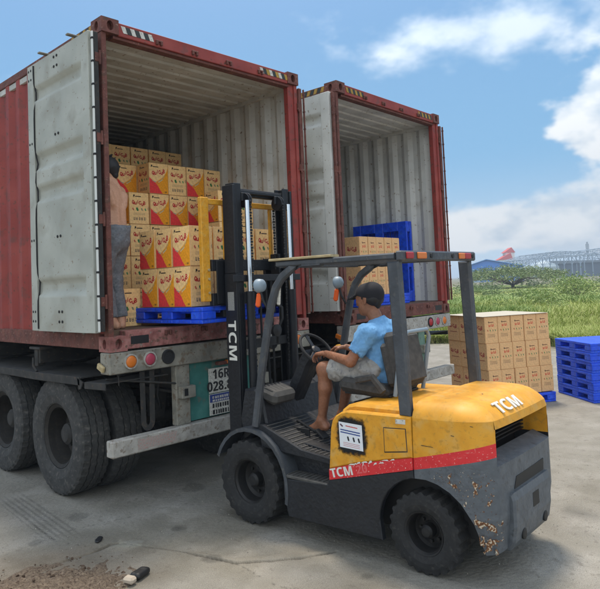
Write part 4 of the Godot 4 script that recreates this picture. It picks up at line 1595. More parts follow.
func truck_wheel(parent: Node3D, x: float, z: float, side: float, outer: bool) -> void:
	var w := Node3D.new()
	w.name = "wheel"
	parent.add_child(w, true)
	w.position = Vector3(x, 0.551, z)
	var ax := Basis(Vector3.BACK, PI / 2) if side < 0 else Basis(Vector3.BACK, -PI / 2)
	if not W0.has("tyre"):
		var mb := MB.new()
		tyre(mb, 0.555, 0.295, 0.305, 40, 0.010, [-0.22, 0.0, 0.22], Basis(), Vector3.ZERO)
		W0.tyre = mb.mesh(M.tyre)
		var rm := MB.new()
		rm.lathe([Vector2(0.0, -0.07), Vector2(0.10, -0.07), Vector2(0.12, -0.085), Vector2(0.20, -0.095), Vector2(0.245, -0.075), Vector2(0.262, 0.03), Vector2(0.268, 0.095), Vector2(0.285, 0.108), Vector2(0.300, 0.118), Vector2(0.308, 0.108), Vector2(0.304, 0.09), Vector2(0.29, -0.12)], Vector3.ZERO, Basis(), 40, false)
		W0.rim = rm.mesh(M.rim)
		var hb := MB.new()
		hb.lathe([Vector2(0.105, -0.07), Vector2(0.10, 0.03), Vector2(0.07, 0.055), Vector2(0.0, 0.06)], Vector3.ZERO, Basis(), 20)
		for k in 10:
			var an := TAU * k / 10
			hb.lathe([Vector2(0.016, -0.08), Vector2(0.016, -0.045), Vector2(0.0, -0.042)], Vector3(cos(an) * .155, 0, sin(an) * .155), Basis(), 6)
		W0.hub = hb.mesh(M.chassis)
	for q in ["tyre", "rim", "hub"]:
		if q == "hub" and not outer: continue
		var o := inst(w, q, W0[q])
		o.basis = ax if outer else Basis(Vector3.BACK, -PI / 2 if side < 0 else PI / 2)

var W0 := {}

func make_trailer(called: String, label: String, xf: Transform3D, second: bool) -> Node3D:
	var t := thing(called, label, "trailer", "container trailers", xf)
	var beam := MB.new()
	beam.bb(-0.015, CW + 0.015, 1.205, 1.388, -0.15, 0.010, 0.008)
	var bm := part(t, "rear_beam", beam, M.frame if not second else M.framelight)
	for s in [1, -1]:
		for k in 3:
			var x: float = [0.185, 0.375, 0.565][k]
			if s < 0: x = CW - x
			var ring := MB.new()
			ring.lathe([Vector2(0.066, 0.0), Vector2(0.066, 0.014), Vector2(0.054, 0.016), Vector2(0.052, 0.004), Vector2(0.0, 0.003)], Vector3(x, 1.30, 0.010), Basis(Vector3.RIGHT, PI / 2), 24)
			var lr := part(bm, "lamp_ring", ring, M.framelight if k < 2 else M.rubber)
			if k < 2 or second:
				var le := MB.new()
				var am := k == 0
				le.lathe([Vector2(0.052, 0.006), Vector2(0.048, 0.016), Vector2(0.030, 0.021), Vector2(0.0, 0.023)], Vector3(x, 1.30, 0.010), Basis(Vector3.RIGHT, PI / 2), 24, true)
				part(bm, "lamp_lens", le, M.amberlens if am else (M.pinklens if k == 1 else M.redlens))
		var am2 := MB.new()
		am2.box(Vector3(-0.035 if s > 0 else CW + 0.035, 1.265, -0.10), Vector3(0.03, 0.055, 0.10), 0.008, Basis(Vector3.RIGHT, 0.35))
		part(bm, "side_reflector", am2, M.tan if not second else M.amberlens)
	for x in [0.73, 1.57]:
		var r := MB.new()
		r.bb(x, x + 0.14, 0.93, 0.955, -CL, -0.155, 0.003)
		r.bb(x + 0.06, x + 0.08, 0.956, 1.364, -CL, -0.155, 0.0)
		r.bb(x, x + 0.14, 1.365, 1.39, -CL, -0.155, 0.003)
		part(t, "chassis_rail", r, M.chassis)
	for z in [-1.5, -2.9, -4.4, -6.1, -8.0, -10.0, -11.9]:
		var cm := MB.new()
		cm.bb(0.03, CW - 0.03, 1.22, 1.36, z - 0.06, z + 0.06, 0.005)
		part(t, "cross_member", cm, M.chassis)
	var bol := MB.new()
	bol.bb(0.0, 0.14, 1.36, 1.385, -1.62, -1.38, 0.004)
	bol.bb(0.02, 0.10, 1.19, 1.36, -1.55, -1.47, 0.004)
	bol.tube([Vector3(-0.01, 1.28, -1.50), Vector3(-0.02, 1.20, -1.48), Vector3(-0.02, 1.15, -1.40)], 0.014, 6)
	part(t, "twist_lock", bol, M.chassis)
	var back := MB.new()
	back.bb(0.835, 1.60, 0.665, 1.204, -0.075, -0.045, 0.004)
	part(t, "rear_plate", back, M.teal if not second else M.tealpale)
	for x in [0.665, 1.605]:
		var po := MB.new()
		po.bb(x, x + 0.155, 0.655, 1.204, -0.10, -0.02, 0.006)
		var pp := part(t, "bumper_post", po, M.frame if not second else M.tealpale)
		var br := MB.new()
		br.bb(x + 0.02, x + 0.175, 0.90, 1.01, -0.02, 0.045, 0.006)
		part(pp, "bracket", br, M.frame)
		var bh := MB.new()
		bh.bb(x + 0.045, x + 0.085, 0.925, 0.99, 0.044, 0.048, 0.0)
		part(pp, "bracket_slot", bh, M.black)
	var bu := MB.new()
	bu.bb(-0.02, CW + 0.02, 0.515, 0.655, -0.075, 0.030, 0.010)
	part(t, "bumper_bar", bu, M.framelight)
	if not second:
		var tp := MB.new()
		for q in [[0.22, 0.62, 0.004]]:
			tp.bb(q[0], q[1], 0.54, 0.63, 0.030, 0.032, 0.0)
		part(t, "worn_tape", tp, mat(Color(1, 1, 1), 0.6, 0.0, surf(71, 256, [[0.0, V(150, 140, 132)], [0.5, V(168, 150, 142)], [1.0, V(160, 96, 92)]], 0.06, [{"freq": 0.05, "from": 0.5, "to": 0.56, "color": V(150, 146, 138)}], 0.1), 4.0))
	# number plate above a phone-number board
	var np := MB.new()
	np.bb(1.05, 1.39, 0.885, 1.125, -0.040, -0.030, 0.003)
	var plate := part(t, "number_plate", np, M.whitepaint if not second else M.whitepaint)
	var ink := mat(rgb(28, 28, 30), 0.6)
	if not second:
		text(plate, "plate_text", "16R", Transform3D(Basis(), Vector3(1.20, 1.063, -0.0285)), 0.088, ink)
		text(plate, "plate_text", "028.83", Transform3D(Basis(), Vector3(1.215, 0.948, -0.0285)), 0.090, ink)
		var sb := MB.new()
		sb.bb(1.05, 1.39, 0.675, 0.878, -0.040, -0.031, 0.003)
		var board := part(t, "number_board", sb, M.whitepaint)
		var nb := MB.new()
		nb.bb(1.055, 1.385, 0.80, 0.874, -0.031, -0.0285, 0.0)
		part(board, "blue_band", nb, mat(rgb(44, 62, 128), 0.6))
		# rows of lettering too small to read
		for row in [[0.845, 0.022, 0], [0.815, 0.018, 0], [0.765, 0.040, 1], [0.705, 0.040, 1]]:
			var mk := MB.new()
			var x := 1.085
			while x < 1.35:
				var w := rng.randf_range(0.012, 0.026)
				mk.bb(x, x + w, row[0] - row[1] / 2, row[0] + row[1] / 2, -0.0285 if row[2] == 0 else -0.031, -0.027 if row[2] == 0 else -0.0295, 0.0)
				x += w + rng.randf_range(0.006, 0.016)
			part(board, "lettering", mk, ink if row[2] else M.whitepaint)
		var pl := MB.new()
		pl.bb(1.14, 1.30, 1.150, 1.185, -0.045, 0.02, 0.008)
		part(t, "plate_lamp", pl, M.rustred)
		var pa := MB.new()
		pa.bb(1.24, 1.34, 1.155, 1.192, -0.03, 0.035, 0.010)
		part(t, "plate_lamp", pa, M.amberlens)
	# mudguards
	for s in [1, -1]:
		var x0 := -0.035 if s > 0 else CW + 0.035
		var mg := MB.new()
		mg.bar([Vector3(x0 + s * 0.32, 1.145, -4.7), Vector3(x0 + s * 0.32, 1.145, -3.2), Vector3(x0 + s * 0.32, 1.14, -1.4), Vector3(x0 + s * 0.32, 1.155, -0.46)], 0.64, 0.012, Vector3.UP, 0.003)
		mg.bar([Vector3(x0, 1.115, -4.7), Vector3(x0, 1.115, -3.2), Vector3(x0, 1.11, -1.4), Vector3(x0, 1.125, -0.48)], 0.012, 0.075, Vector3.UP, 0.003)
		mg.prism(PackedVector2Array([Vector2(-0.52, 1.15), Vector2(-0.42, 1.12), Vector2(-0.46, 1.06), Vector2(-0.50, 1.05)]), -0.006, 0.006, Vector3(x0, 0, 0), Vector3.BACK, Vector3.UP)
		part(t, "mudguard", mg, M.chassis)
		var m2 := MB.new()
		m2.box(Vector3(x0 + s * 0.33, 1.125, -0.23), Vector3(0.62, 0.012, 0.36), 0.003, Basis(Vector3.RIGHT, -0.04))
		m2.box(Vector3(x0 + s * 0.01, 1.10, -0.23), Vector3(0.012, 0.06, 0.36), 0.003, Basis(Vector3.RIGHT, -0.04))
		part(t, "mudguard", m2, M.chassis)
		for k in 3:
			var st := MB.new()
			st.tube([Vector3(x0 + s * 0.3, 1.14, [-0.35, -1.6, -3.1][k]), Vector3(x0 + s * 0.75, 1.2, [-0.35, -1.6, -3.1][k])], 0.02, 6)
			part(t, "mudguard_stay", st, M.chassis)
	# loose strap and rods behind the bumper
	var strap := MB.new()
	var sp := []
	for k in 17:
		var a := PI * k / 16.0
		sp.append(Vector3(0.385 - cos(a) * 0.045, 0.75 - sin(a) * 0.06, -0.06))
	sp.push_front(Vector3(0.335, 1.19, -0.06))
	sp.append(Vector3(0.435, 1.19, -0.06))
	strap.bar(sp, 0.05, 0.006, Vector3.BACK, 0.001)
	part(t, "strap", strap, M.chassis)
	var rod := MB.new()
	rod.tube([Vector3(0.02, 1.16, -0.12), Vector3(0.35, 1.10, -0.05), Vector3(0.68, 1.04, -0.03)], 0.010, 6)
	rod.tube([Vector3(0.10, 1.20, -0.05), Vector3(0.10, 1.10, -0.05)], 0.006, 5)
	rod.tube([Vector3(0.35, 1.20, -0.08), Vector3(0.36, 0.75, -0.12)], 0.008, 5)
	part(t, "brake_rod", rod, M.chassis)
	for h in [[0.55, 0.0], [0.62, 0.05], [1.72, 0.02]]:
		var hose := MB.new()
		hose.tube([Vector3(h[0], 1.2, -0.2), Vector3(h[0] - 0.04, 0.95, -0.15 - h[1]), Vector3(h[0] + 0.03, 0.8, -0.25), Vector3(h[0] + 0.1, 0.9, -0.5)], 0.012, 6)
		part(t, "air_hose", hose, M.rubber)
	# running gear
	for z in [-1.08, -2.40, -3.72]:
		var axm := MB.new()
		axm.tube([Vector3(0.25, 0.551, z), Vector3(CW - 0.25, 0.551, z)], 0.07, 12)
		part(t, "axle", axm, M.chassis)
		for s in [1, -1]:
			var cx := 0.0 if s > 0 else CW
			truck_wheel(t, cx + s * 0.150, z, -1.0 if s > 0 else 1.0, true)
			truck_wheel(t, cx + s * 0.485, z, -1.0 if s > 0 else 1.0, false)
			var spg := MB.new()
			for k in 5:
				spg.bar([Vector3(cx + s * 0.78, 0.72 - k * 0.022, z - 0.5 + k * 0.07), Vector3(cx + s * 0.78, 0.63 - k * 0.022, z), Vector3(cx + s * 0.78, 0.72 - k * 0.022, z + 0.5 - k * 0.07)], 0.08, 0.02, Vector3.UP, 0.002)
			part(t, "leaf_spring", spg, M.chassis)
			var hg := MB.new()
			hg.prism(PackedVector2Array([Vector2(z + 0.46, 0.66), Vector2(z + 0.56, 0.66), Vector2(z + 0.62, 0.94), Vector2(z + 0.40, 0.94)]), -0.06, 0.06, Vector3(cx + s * 0.80, 0, 0), Vector3.BACK, Vector3.UP)
			part(t, "spring_hanger", hg, M.chassis)
	for s in [0.55, CW - 0.55]:
		var lg := MB.new()
		lg.bb(s - 0.06, s + 0.06, 0.04, 1.0, -10.06, -9.94, 0.006)
		lg.bb(s - 0.15, s + 0.15, 0.0, 0.04, -10.15, -9.85, 0.006)
		lg.bb(s - 0.06, s + 0.06, 1.0, 1.22, -10.06, -9.94, 0.006)
		part(t, "landing_leg", lg, M.chassis)
	return t

const C2AT := Vector3(2.957, 0.0, 0.139)
const C2YAW := 0.040

func container_pair() -> void:
	make_trailer("container_trailer", "grey skeletal trailer with teal rear plate, nearest the camera on the left", Transform3D(), false)
	make_trailer("container_trailer", "pale green skeletal trailer behind the forklift, under the right container", Transform3D(Basis(Vector3.UP, C2YAW), C2AT), true)
	make_container("shipping_container", "red left container with folded-back grey door, packed with yellow cartons", Transform3D(Basis(), Vector3(0, 1.40, 0)), M.liner, M.door, false)
	make_container("shipping_container", "red right container with pale walls, holding few cartons and an upright blue pallet", Transform3D(Basis(Vector3.UP, C2YAW), C2AT + Vector3(0, 1.405, 0)), M.liner2, M.door2, true)

# ---------------------------------------------------------------- cartons
const BH := 0.365
var carton_mesh := {}

func carton(kind: String, size: Vector3, at: Vector3, turn: float, label: String, group: String) -> void:
	# kind: "yellow" shows the yellow and red print to the rear, "cream" the cream print, "kraft" the plain brown one
	var variant := rng.randi() % 4
	var key := kind + str(size) + str(variant)
	if not carton_mesh.has(key):
		var mb := MB.new()
		var A := Rect2(0.004, 0.004, 0.367, 0.992)
		var B := Rect2(0.379, 0.004, 0.367, 0.992)
		var T := Rect2(0.752, 0.004, 0.244, 0.992)
		var uv := [B, T, A] if kind != "cream" else [A, T, B]
		mb.edges_only = true
		mb.box(Vector3(0, size.y / 2, 0), size, 0.005, Basis(), uv)
		var h := size / 2
		var g := h - Vector3(0.005, 0.005, 0.005)
		var c := Vector3(0, h.y, 0)
		var am: float = [0.003, -0.002, 0.0045, 0.001][variant]
		for s in [1.0, -1.0]:
			mb.bulge(c + Vector3(-g.x * s, -g.y, h.z * s), c + Vector3(g.x * s, -g.y, h.z * s), c + Vector3(g.x * s, g.y, h.z * s), c + Vector3(-g.x * s, g.y, h.z * s), uv[2], am, variant * 1.3 + s)
			mb.bulge(c + Vector3(h.x * s, -g.y, g.z * s), c + Vector3(h.x * s, -g.y, -g.z * s), c + Vector3(h.x * s, g.y, -g.z * s), c + Vector3(h.x * s, g.y, g.z * s), uv[0], am * 0.8, variant * 2.1 + s)
			mb.bulge(c + Vector3(-g.x, h.y * s, g.z * s), c + Vector3(g.x, h.y * s, g.z * s), c + Vector3(g.x, h.y * s, -g.z * s), c + Vector3(-g.x, h.y * s, -g.z * s), uv[1], 0.0, variant)
		carton_mesh[key] = mb.mesh(M.kraft if kind == "kraft" else M.carton)
	var o := inst(self, "carton", carton_mesh[key])
	o.transform = Transform3D(Basis(Vector3.UP, turn) * Basis.from_scale(Vector3(rng.randf_range(.975, 1.0), 1.0, rng.randf_range(.97, 1.0))), at)
	tag(o, label, "carton", group)

func nth(k: int) -> String:
	return ["first", "second", "third", "fourth", "fifth", "sixth", "seventh", "eighth", "ninth"][k]

func cartons() -> void:
	var r := RandomNumberGenerator.new()
	r.seed = 3
	var y0 := 1.570
	var sz := Vector3(0.265, BH - 0.002, 0.252)
	var say := {"yellow": "yellow and red printed carton", "cream": "cream printed carton"}
	# main stack: columns counted from the right-hand wall
	for row in 3:
		var zf: float = [-1.38, -1.637, -2.20][row]
		for col in 8:
			var tall: int
			if row == 0: tall = [5, 5, 5, 5, 4, 3, 3, 3][col]
			elif row == 1: tall = 5
			else: tall = 6
			for lv in tall:
				var kind := "yellow" if r.randf() < 0.5 else "cream"
				if row == 0:
					if lv == 4: kind = ["cream", "yellow", "cream", "yellow"][col]
					elif lv == 3: kind = ["yellow", "yellow", "yellow", "yellow", "cream"][col]
					elif lv == 2 and col >= 4: kind = "cream"
					elif lv == 1 and col >= 4: kind = "cream"
				elif row == 1 and lv == 4: kind = ["cream", "yellow", "cream", "cream", "yellow", "cream", "yellow", "cream"][col]
				elif row == 2 and lv == 5: kind = ["cream", "cream", "cream", "cream", "cream", "yellow", "cream", "yellow"][col]
				var seen := row == 0 or (row == 1 and lv >= 3 and col >= 3) or (row == 2 and lv == 5)
				var lab := "%s, %s layer, %s column from right wall, %s row" % [say[kind], nth(lv), nth(col), ["front", "second", "rear"][row]]
				if not seen: lab = "printed carton buried behind others in the left container's stack"
				carton(kind, sz, Vector3(2.385 - 0.1325 - col * 0.2665 + r.randf_range(-.003, .003), y0 + lv * BH, zf - 0.126 + r.randf_range(-.008, .008)), r.randf_range(-.022, .022), lab, "cartons stacked in the left container")
	# shorter pile by the right-hand wall
	for col in 2:
		for lv in 4:
			var kind := "cream" if (lv + col) % 3 != 1 else "yellow"
			if lv == 3: kind = "cream"
			carton(kind, sz, Vector3(2.250 - col * 0.2665 + r.randf_range(-.003, .003), y0 + lv * BH, -0.78 - 0.126), r.randf_range(-.022, .022), "%s, %s layer, %s column of the short pile behind the mast" % [say[kind], nth(lv), ["right", "left"][col]], "cartons in the short pile by the wall")
	carton("cream", sz, Vector3(0.475, y0, -0.47 - 0.126), 0.03, "single cream printed carton on the container floor beside the worker's feet", "cartons stacked in the left container")
	# load on the raised pallet: three deep, four across, two high, yellow prints to the side
	var fx := fork_xf()
	var ps := Vector3(0.272, BH - 0.002, 0.248)
	for lv in 2:
		for a in 4:
			for b in 3:
				var p := fx * Vector3(-0.565 + 0.136 + a * 0.276, 1.742 + lv * (BH - 0.001), -0.79 - b * 0.256 + (0.02 if lv == 0 and b > 0 else 0.0))
				carton("cream", ps, p, deg_to_rad(3.06) + r.randf_range(-.022, .022), "printed carton on raised pallet, %s layer, %s from left, %s deep" % [["lower", "upper"][lv], nth(a), nth(b)], "cartons on the raised pallet")
	# kraft cartons in the right-hand container
	var ks := Vector3(0.184, 0.385, 0.25)
	for lv in 2:
		for a in 5:
			carton("kraft", ks, Vector3(3.775 + a * 0.187, 1.716 + lv * 0.387, -0.325 - a * 0.006), C2YAW + r.randf_range(-.015, .015), "plain brown carton in the right container, %s row, %s from the left" % [["lower", "upper"][lv], nth(a)], "brown cartons in the right container")
	# kraft cartons on the ground pallet
	var gx := ground_pallet_xf()
	var gs := Vector3(0.226, 0.385, 0.32)
	for lv in 3:
		for a in 5:
			for b in 3:
				var p := gx * Vector3(-0.545 + 0.115 + a * 0.230 + r.randf_range(-.004, .004) - lv * 0.012, 0.152 + lv * 0.387, 0.30 - b * 0.325 + r.randf_range(-.006, .006))
				carton("kraft", gs, p, deg_to_rad(-26.2) + r.randf_range(-.015, .015), "brown carton on the ground pallet, %s layer, %s from the left in its %s row" % [["bottom", "middle", "top"][lv], nth(a), ["front", "middle", "back"][b]], "brown cartons on the ground pallet")
	var film := MB.new()  # added pale sheet: its colour paints the sunlit top of these cartons
	film.box(Vector3(-0.02, 1.3165, -0.02), Vector3(1.17, 0.003, 0.99), 0.0)
	var fo := part(self, "painted_sunlit_top", film, mat(rgb(176, 168, 150), 0.6))
	fo.transform = gx
	tag(fo, "added whitish sheet painting sunlight on top of the brown ground pallet cartons", "sheet")

func fork_xf() -> Transform3D:
	return Transform3D(Basis(Vector3.UP, deg_to_rad(3.06)), Vector3(1.224, 0, 0.949))

func ground_pallet_xf() -> Transform3D:
	var b := Basis(Vector3.UP, deg_to_rad(-26.2))
	# front right bottom corner of the pallet at (6.71, 0, 0.99)
	return Transform3D(b, Vector3(6.71, 0, 0.99) - b * Vector3(0.6, 0, 0.5))

# ---------------------------------------------------------------- pallets
var pallet0: Node3D

func make_pallet(label: String, xf: Transform3D) -> Node3D:
	if pallet0:
		var d := pallet0.duplicate()
		d.name = numbered("plastic_pallet")
		add_child(d)
		d.transform = xf
		d.set_meta("label", label)
		return d
	var t := thing("plastic_pallet", label, "pallet", "blue plastic pallets", xf)
	var L := 0.6
	var D := 0.5
	var rim := MB.new()
	rim.bb(-L, L, 0.105, 0.142, D - 0.035, D, 0.005)
	rim.bb(-L, L, 0.105, 0.142, -D, -D + 0.035, 0.005)
	rim.bb(-L, -L + 0.035, 0.105, 0.142, -D + 0.035, D - 0.035, 0.004)
	rim.bb(L - 0.035, L, 0.105, 0.142, -D + 0.035, D - 0.035, 0.004)
	part(t, "rim", rim, M.blue)
	var sl := MB.new()
	sl.bb(-L + 0.036, L - 0.036, 0.118, 0.140, -0.034, 0.034, 0.004)
	var slm := sl.mesh(M.blue)
	for k in 11:
		var o := inst(t, "deck_slat", slm)
		o.position.z = -0.42 + k * 0.084
	var ri := MB.new()
	ri.bb(-0.006, 0.006, 0.085, 0.117, -D + 0.03, D - 0.03, 0.0)
	var rim2 := ri.mesh(M.blue)
	for k in 9:
		var o := inst(t, "deck_rib", rim2)
		o.position.x = -0.5 + k * 0.125
	for x in [-0.52, 0.0, 0.52]:
		for z in [-0.42, 0.0, 0.42]:
			var b := MB.new()
			b.box(Vector3(x, 0.070, z), Vector3(0.16 if x != 0.0 else 0.18, 0.072, 0.16), 0.008)
			part(t, "block", b, M.blue)
	for z in [-0.42, 0.0, 0.42]:
		var b := MB.new()
		b.bb(-L, L, 0.0, 0.033, z - 0.075, z + 0.075, 0.006)
		part(t, "runner", b, M.blue)
	for x in [-0.53, 0.53]:
		for z in [-0.21, 0.21]:
			var b := MB.new()
			b.bb(x - 0.07, x + 0.07, 0.0, 0.033, z - 0.134, z + 0.134, 0.006)
			part(t, "cross_runner", b, M.blue)
	pallet0 = t
	return t

func pallets() -> void:
	var fx := fork_xf()
	make_pallet("blue pallet raised on the forks at the left container's sill", Transform3D(fx.basis, fx * Vector3(0, 1.597, -0.985)))
	make_pallet("blue pallet on the ground under the brown cartons", ground_pallet_xf())
	make_pallet("blue pallet under the brown cartons in the right container", Transform3D(Basis(Vector3.UP, C2YAW), Vector3(4.13, 1.574, -0.66)))
	make_pallet("blue pallet standing on edge against the right container's wall", Transform3D(Basis(Vector3.UP, C2YAW) * Basis(Vector3(0, 1, 0), Vector3(1, 0, 0), Vector3(0, 0, -1)), Vector3(5.125, 2.176, -0.95)))
	var b := Basis(Vector3.UP, deg_to_rad(-39.7))
	for k in 6:
		var lab: String = ["bottom blue pallet of the stack at the right edge, resting on the ground", "blue pallet second from the bottom of the right-hand stack", "blue pallet third from the bottom of the right-hand stack", "blue pallet third from the top of the right-hand stack", "blue pallet second from the top of the right-hand stack", "topmost blue pallet of the stack at the right edge"][k]
		make_pallet(lab, Transform3D(b * Basis(Vector3.UP, [0.0, 0.012, -0.01, 0.008, -0.012, 0.006][k]), Vector3(6.78, 0, 1.50) + b * Vector3(0.6, 0, -0.5) + Vector3(0, 0.001 + k * 0.1435, 0)))

# ---------------------------------------------------------------- forklift (local: -z is forward, front axle at z = 0)
func fork_wheel(t: Node3D, x: float, z: float, r: float, w: float, rr: float, side: float, lugs: int) -> void:
	var n := Node3D.new()
	n.name = "wheel"
	t.add_child(n, true)
	n.position = Vector3(x, r - 0.003, z)
	var ax := Basis(Vector3.BACK, PI / 2 if side < 0 else -PI / 2)
	var mb := MB.new()
	tyre(mb, r, w, rr, lugs, 0.015, [], ax, Vector3.ZERO)
	part(n, "tyre", mb, M.tyreblack)
	var rm := MB.new()
	rm.lathe([Vector2(0.0, -0.02), Vector2(rr * 0.35, -0.02), Vector2(rr * 0.42, -0.03), Vector2(rr * 0.72, -0.035), Vector2(rr * 0.84, -0.015), Vector2(rr * 0.90, 0.06), Vector2(rr * 0.97, 0.075), Vector2(rr * 1.03, 0.078), Vector2(rr * 1.05, 0.06), Vector2(rr * 0.98, -0.07)], Vector3.ZERO, ax, 36)
	part(n, "rim", rm, M.rimblack)
	var hb := MB.new()
	hb.lathe([Vector2(rr * 0.34, -0.03), Vector2(rr * 0.32, 0.035), Vector2(rr * 0.22, 0.05), Vector2(0.0, 0.052)], Vector3.ZERO, ax, 18)
	for k in 8:
		var an := TAU * k / 8
		hb.lathe([Vector2(0.013, -0.04), Vector2(0.013, -0.012), Vector2(0, -0.01)], ax * Vector3(cos(an) * rr * .56, 0, sin(an) * rr * .56), ax, 6)
	part(n, "hub", hb, M.rimblack)

func cw_columns() -> Array:
	# plan outline of the counterweight from the left seam round the back to the right seam: x, z, bottom y, stripe low, stripe high, fold y
	var half := []
	for q in [[-0.56, 1.515], [-0.562, 1.60], [-0.562, 1.68], [-0.558, 1.76], [-0.550, 1.83], [-0.536, 1.90], [-0.512, 1.958], [-0.478, 2.005], [-0.440, 2.030], [-0.40, 2.036], [-0.25, 2.042], [-0.10, 2.045]]:
		var z: float = q[1]
		var dz := z - 1.575
		var bot := 0.205
		var ar := 0.345
		if absf(dz) < ar:
			bot = maxf(0.205, 0.275 + sqrt(ar * ar - dz * dz))
		var k := clampf((z - 1.515) / 0.535, 0.0, 1.0)
		half.append([q[0], z, bot, lerpf(0.67, 0.80, k), lerpf(0.745, 0.885, k), lerpf(1.0, 1.01, k)])
	var out := half.duplicate()
	for i in range(half.size() - 1, -1, -1):
		var h: Array = half[i].duplicate()
		h[0] = -h[0]
		out.append(h)
	return out

func forklift() -> void:
	var t := thing("forklift", "yellow and grey forklift with raised mast carrying a blue pallet of cartons", "forklift", "", fork_xf())
	# ---- counterweight
	var cols := cw_columns()
	var grey := MB.new()
	var reds := [MB.new(), MB.new()]
	var yel := MB.new()
	var n := cols.size()
	var nn := func(i: int) -> Vector3:
		var a: Array = cols[maxi(i - 1, 0)]
		var b: Array = cols[mini(i + 1, n - 1)]
		return Vector3(a[1] - b[1], 0, -(a[0] - b[0])).normalized()
	var strip := func(mb: MB, i: int, f0: Callable, f1: Callable) -> void:
		var a: Array = cols[i]
		var b: Array = cols[i + 1]
		var p0: Vector3 = f0.call(a)
		var p1: Vector3 = f0.call(b)
		var p2: Vector3 = f1.call(b)
		var p3: Vector3 = f1.call(a)
		var flat := (p1 - p0).cross(p3 - p0).normalized()
		var na: Vector3 = nn.call(i)
		var nb: Vector3 = nn.call(i + 1)
		if na.dot(flat) < 0.0: na = -na
		if nb.dot(flat) < 0.0: nb = -nb
		na = (na + Vector3(0, flat.y, 0)).normalized()
		nb = (nb + Vector3(0, flat.y, 0)).normalized()
		mb.squad(p0, p1, p2, p3, na, nb, nb, na)
	var bottom := func(c: Array) -> Vector3:
		# the skirt tucks in towards the floor
		var k := 1.0 - 0.05 * smoothstep(0.5, 0.2, c[2])
		return Vector3(c[0] * k, c[2], c[1] - 0.03 * smoothstep(0.5, 0.2, c[2]) * smoothstep(1.9, 2.05, c[1]))
	var at := func(j: int) -> Callable: return func(c: Array) -> Vector3: return Vector3(c[0], c[j], c[1])
	var mid := func(c: Array) -> Vector3: return Vector3(c[0], maxf(0.42, c[2]), c[1])
	var fold := func(c: Array) -> Vector3: return Vector3(c[0] * 0.985, c[5], c[1] - 0.012 * smoothstep(1.9, 2.05, c[1]))
	# the cover rises from the fold over a rounded shoulder to a nearly flat top: rows of (height, inset at the sides, inset at the back)
	var rows := [[0.0, 0.985, 0.012], [0.022, 0.972, 0.030], [0.048, 0.945, 0.058], [0.074, 0.90, 0.090], [0.092, 0.84, 0.130], [0.102, 0.74, 0.20], [0.106, 0.45, 0.30], [0.107, 0.0, 0.40]]
	var lip := func(c: Array) -> Vector3: return Vector3(c[0], 0.962, c[1])
	var ledge_out := func(c: Array) -> Vector3: return Vector3(c[0], 0.738, c[1])
	var ledge_in := func(c: Array) -> Vector3: return Vector3(c[0] * 0.995, 0.780, 1.92)
	for i in n - 1:
		var rear: bool = absf(cols[i][0]) < 0.445 and absf(cols[i + 1][0]) < 0.445
		strip.call(grey, i, bottom, mid)
		if not rear:
			strip.call(grey, i, mid, at.call(3))
			strip.call(reds[0 if cols[i][0] < 0.0 else 1], i, at.call(3), at.call(4))
			strip.call(yel, i, at.call(4), fold)
		else:
			strip.call(grey, i, mid, ledge_out)
			var a0: Vector3 = ledge_out.call(cols[i])
			var a1: Vector3 = ledge_out.call(cols[i + 1])
			grey.quad(a0, a1, ledge_in.call(cols[i + 1]), ledge_in.call(cols[i]))
			strip.call(yel, i, lip, fold)
	var gp := []
	for rw in rows:
		var line := []
		for c in cols:
			line.append(Vector3(c[0] * rw[1], c[5] + rw[0], c[1] - rw[2] * smoothstep(1.52, 2.0, c[1])))
		gp.append(line)
	var gn := []
	for a in rows.size():
		var line := []
		for i in n:
			var du: Vector3 = gp[a][mini(i + 1, n - 1)] - gp[a][maxi(i - 1, 0)]
			var dv: Vector3 = gp[mini(a + 1, rows.size() - 1)][i] - gp[maxi(a - 1, 0)][i]
			var nv := du.cross(dv).normalized()
			if nv.y < 0.0: nv = -nv
			if a >= rows.size() - 2: nv = Vector3.UP
			line.append(nv)
		gn.append(line)
	for a in rows.size() - 1:
		for i in n - 1:
			yel.squad(gp[a][i], gp[a][i + 1], gp[a + 1][i + 1], gp[a + 1][i], gn[a][i], gn[a][i + 1], gn[a + 1][i + 1], gn[a + 1][i])
	var cw := part(t, "counterweight", grey, M.cwgrey)
	var hood := part(t, "counterweight_cover", yel, M.yellow)
	var slot := MB.new()
	slot.quad(Vector3(-0.46, 0.80, 1.80), Vector3(0.46, 0.80, 1.80), Vector3(0.46, 0.97, 1.80), Vector3(-0.46, 0.97, 1.80))
	slot.quad(Vector3(-0.438, 0.9615, 2.028), Vector3(0.438, 0.9615, 2.028), Vector3(0.46, 0.965, 1.80), Vector3(-0.46, 0.965, 1.80))
	slot.quad(Vector3(0.437, 0.77, 2.028), Vector3(0.437, 0.77, 1.80), Vector3(0.437, 0.96, 1.80), Vector3(0.437, 0.96, 2.028))
	slot.quad(Vector3(-0.437, 0.77, 1.80), Vector3(-0.437, 0.77, 2.028), Vector3(-0.437, 0.96, 2.028), Vector3(-0.437, 0.96, 1.80))
	part(hood, "slot_lining", slot, M.yellow)
	var grille := MB.new()
	for k in 7:
		grille.bb(-0.42, 0.42, 0.785 + k * 0.026, 0.795 + k * 0.026, 1.81, 1.86, 0.002)
	part(hood, "radiator_grille", grille, M.black)
	for rd in reds:
		part(t, "red_stripe", rd, M.stripe)
	# rear centre piece: a recess under the ledge and a bulging plate with a square hole
	var tow := MB.new()
	tow.prism(PackedVector2Array([Vector2(1.98, 0.535), Vector2(2.060, 0.545), Vector2(2.072, 0.50), Vector2(2.072, 0.34), Vector2(2.055, 0.24), Vector2(2.02, 0.185), Vector2(1.96, 0.175)]), -0.31, 0.31, Vector3.ZERO, Vector3.BACK, Vector3.UP, 0.014)
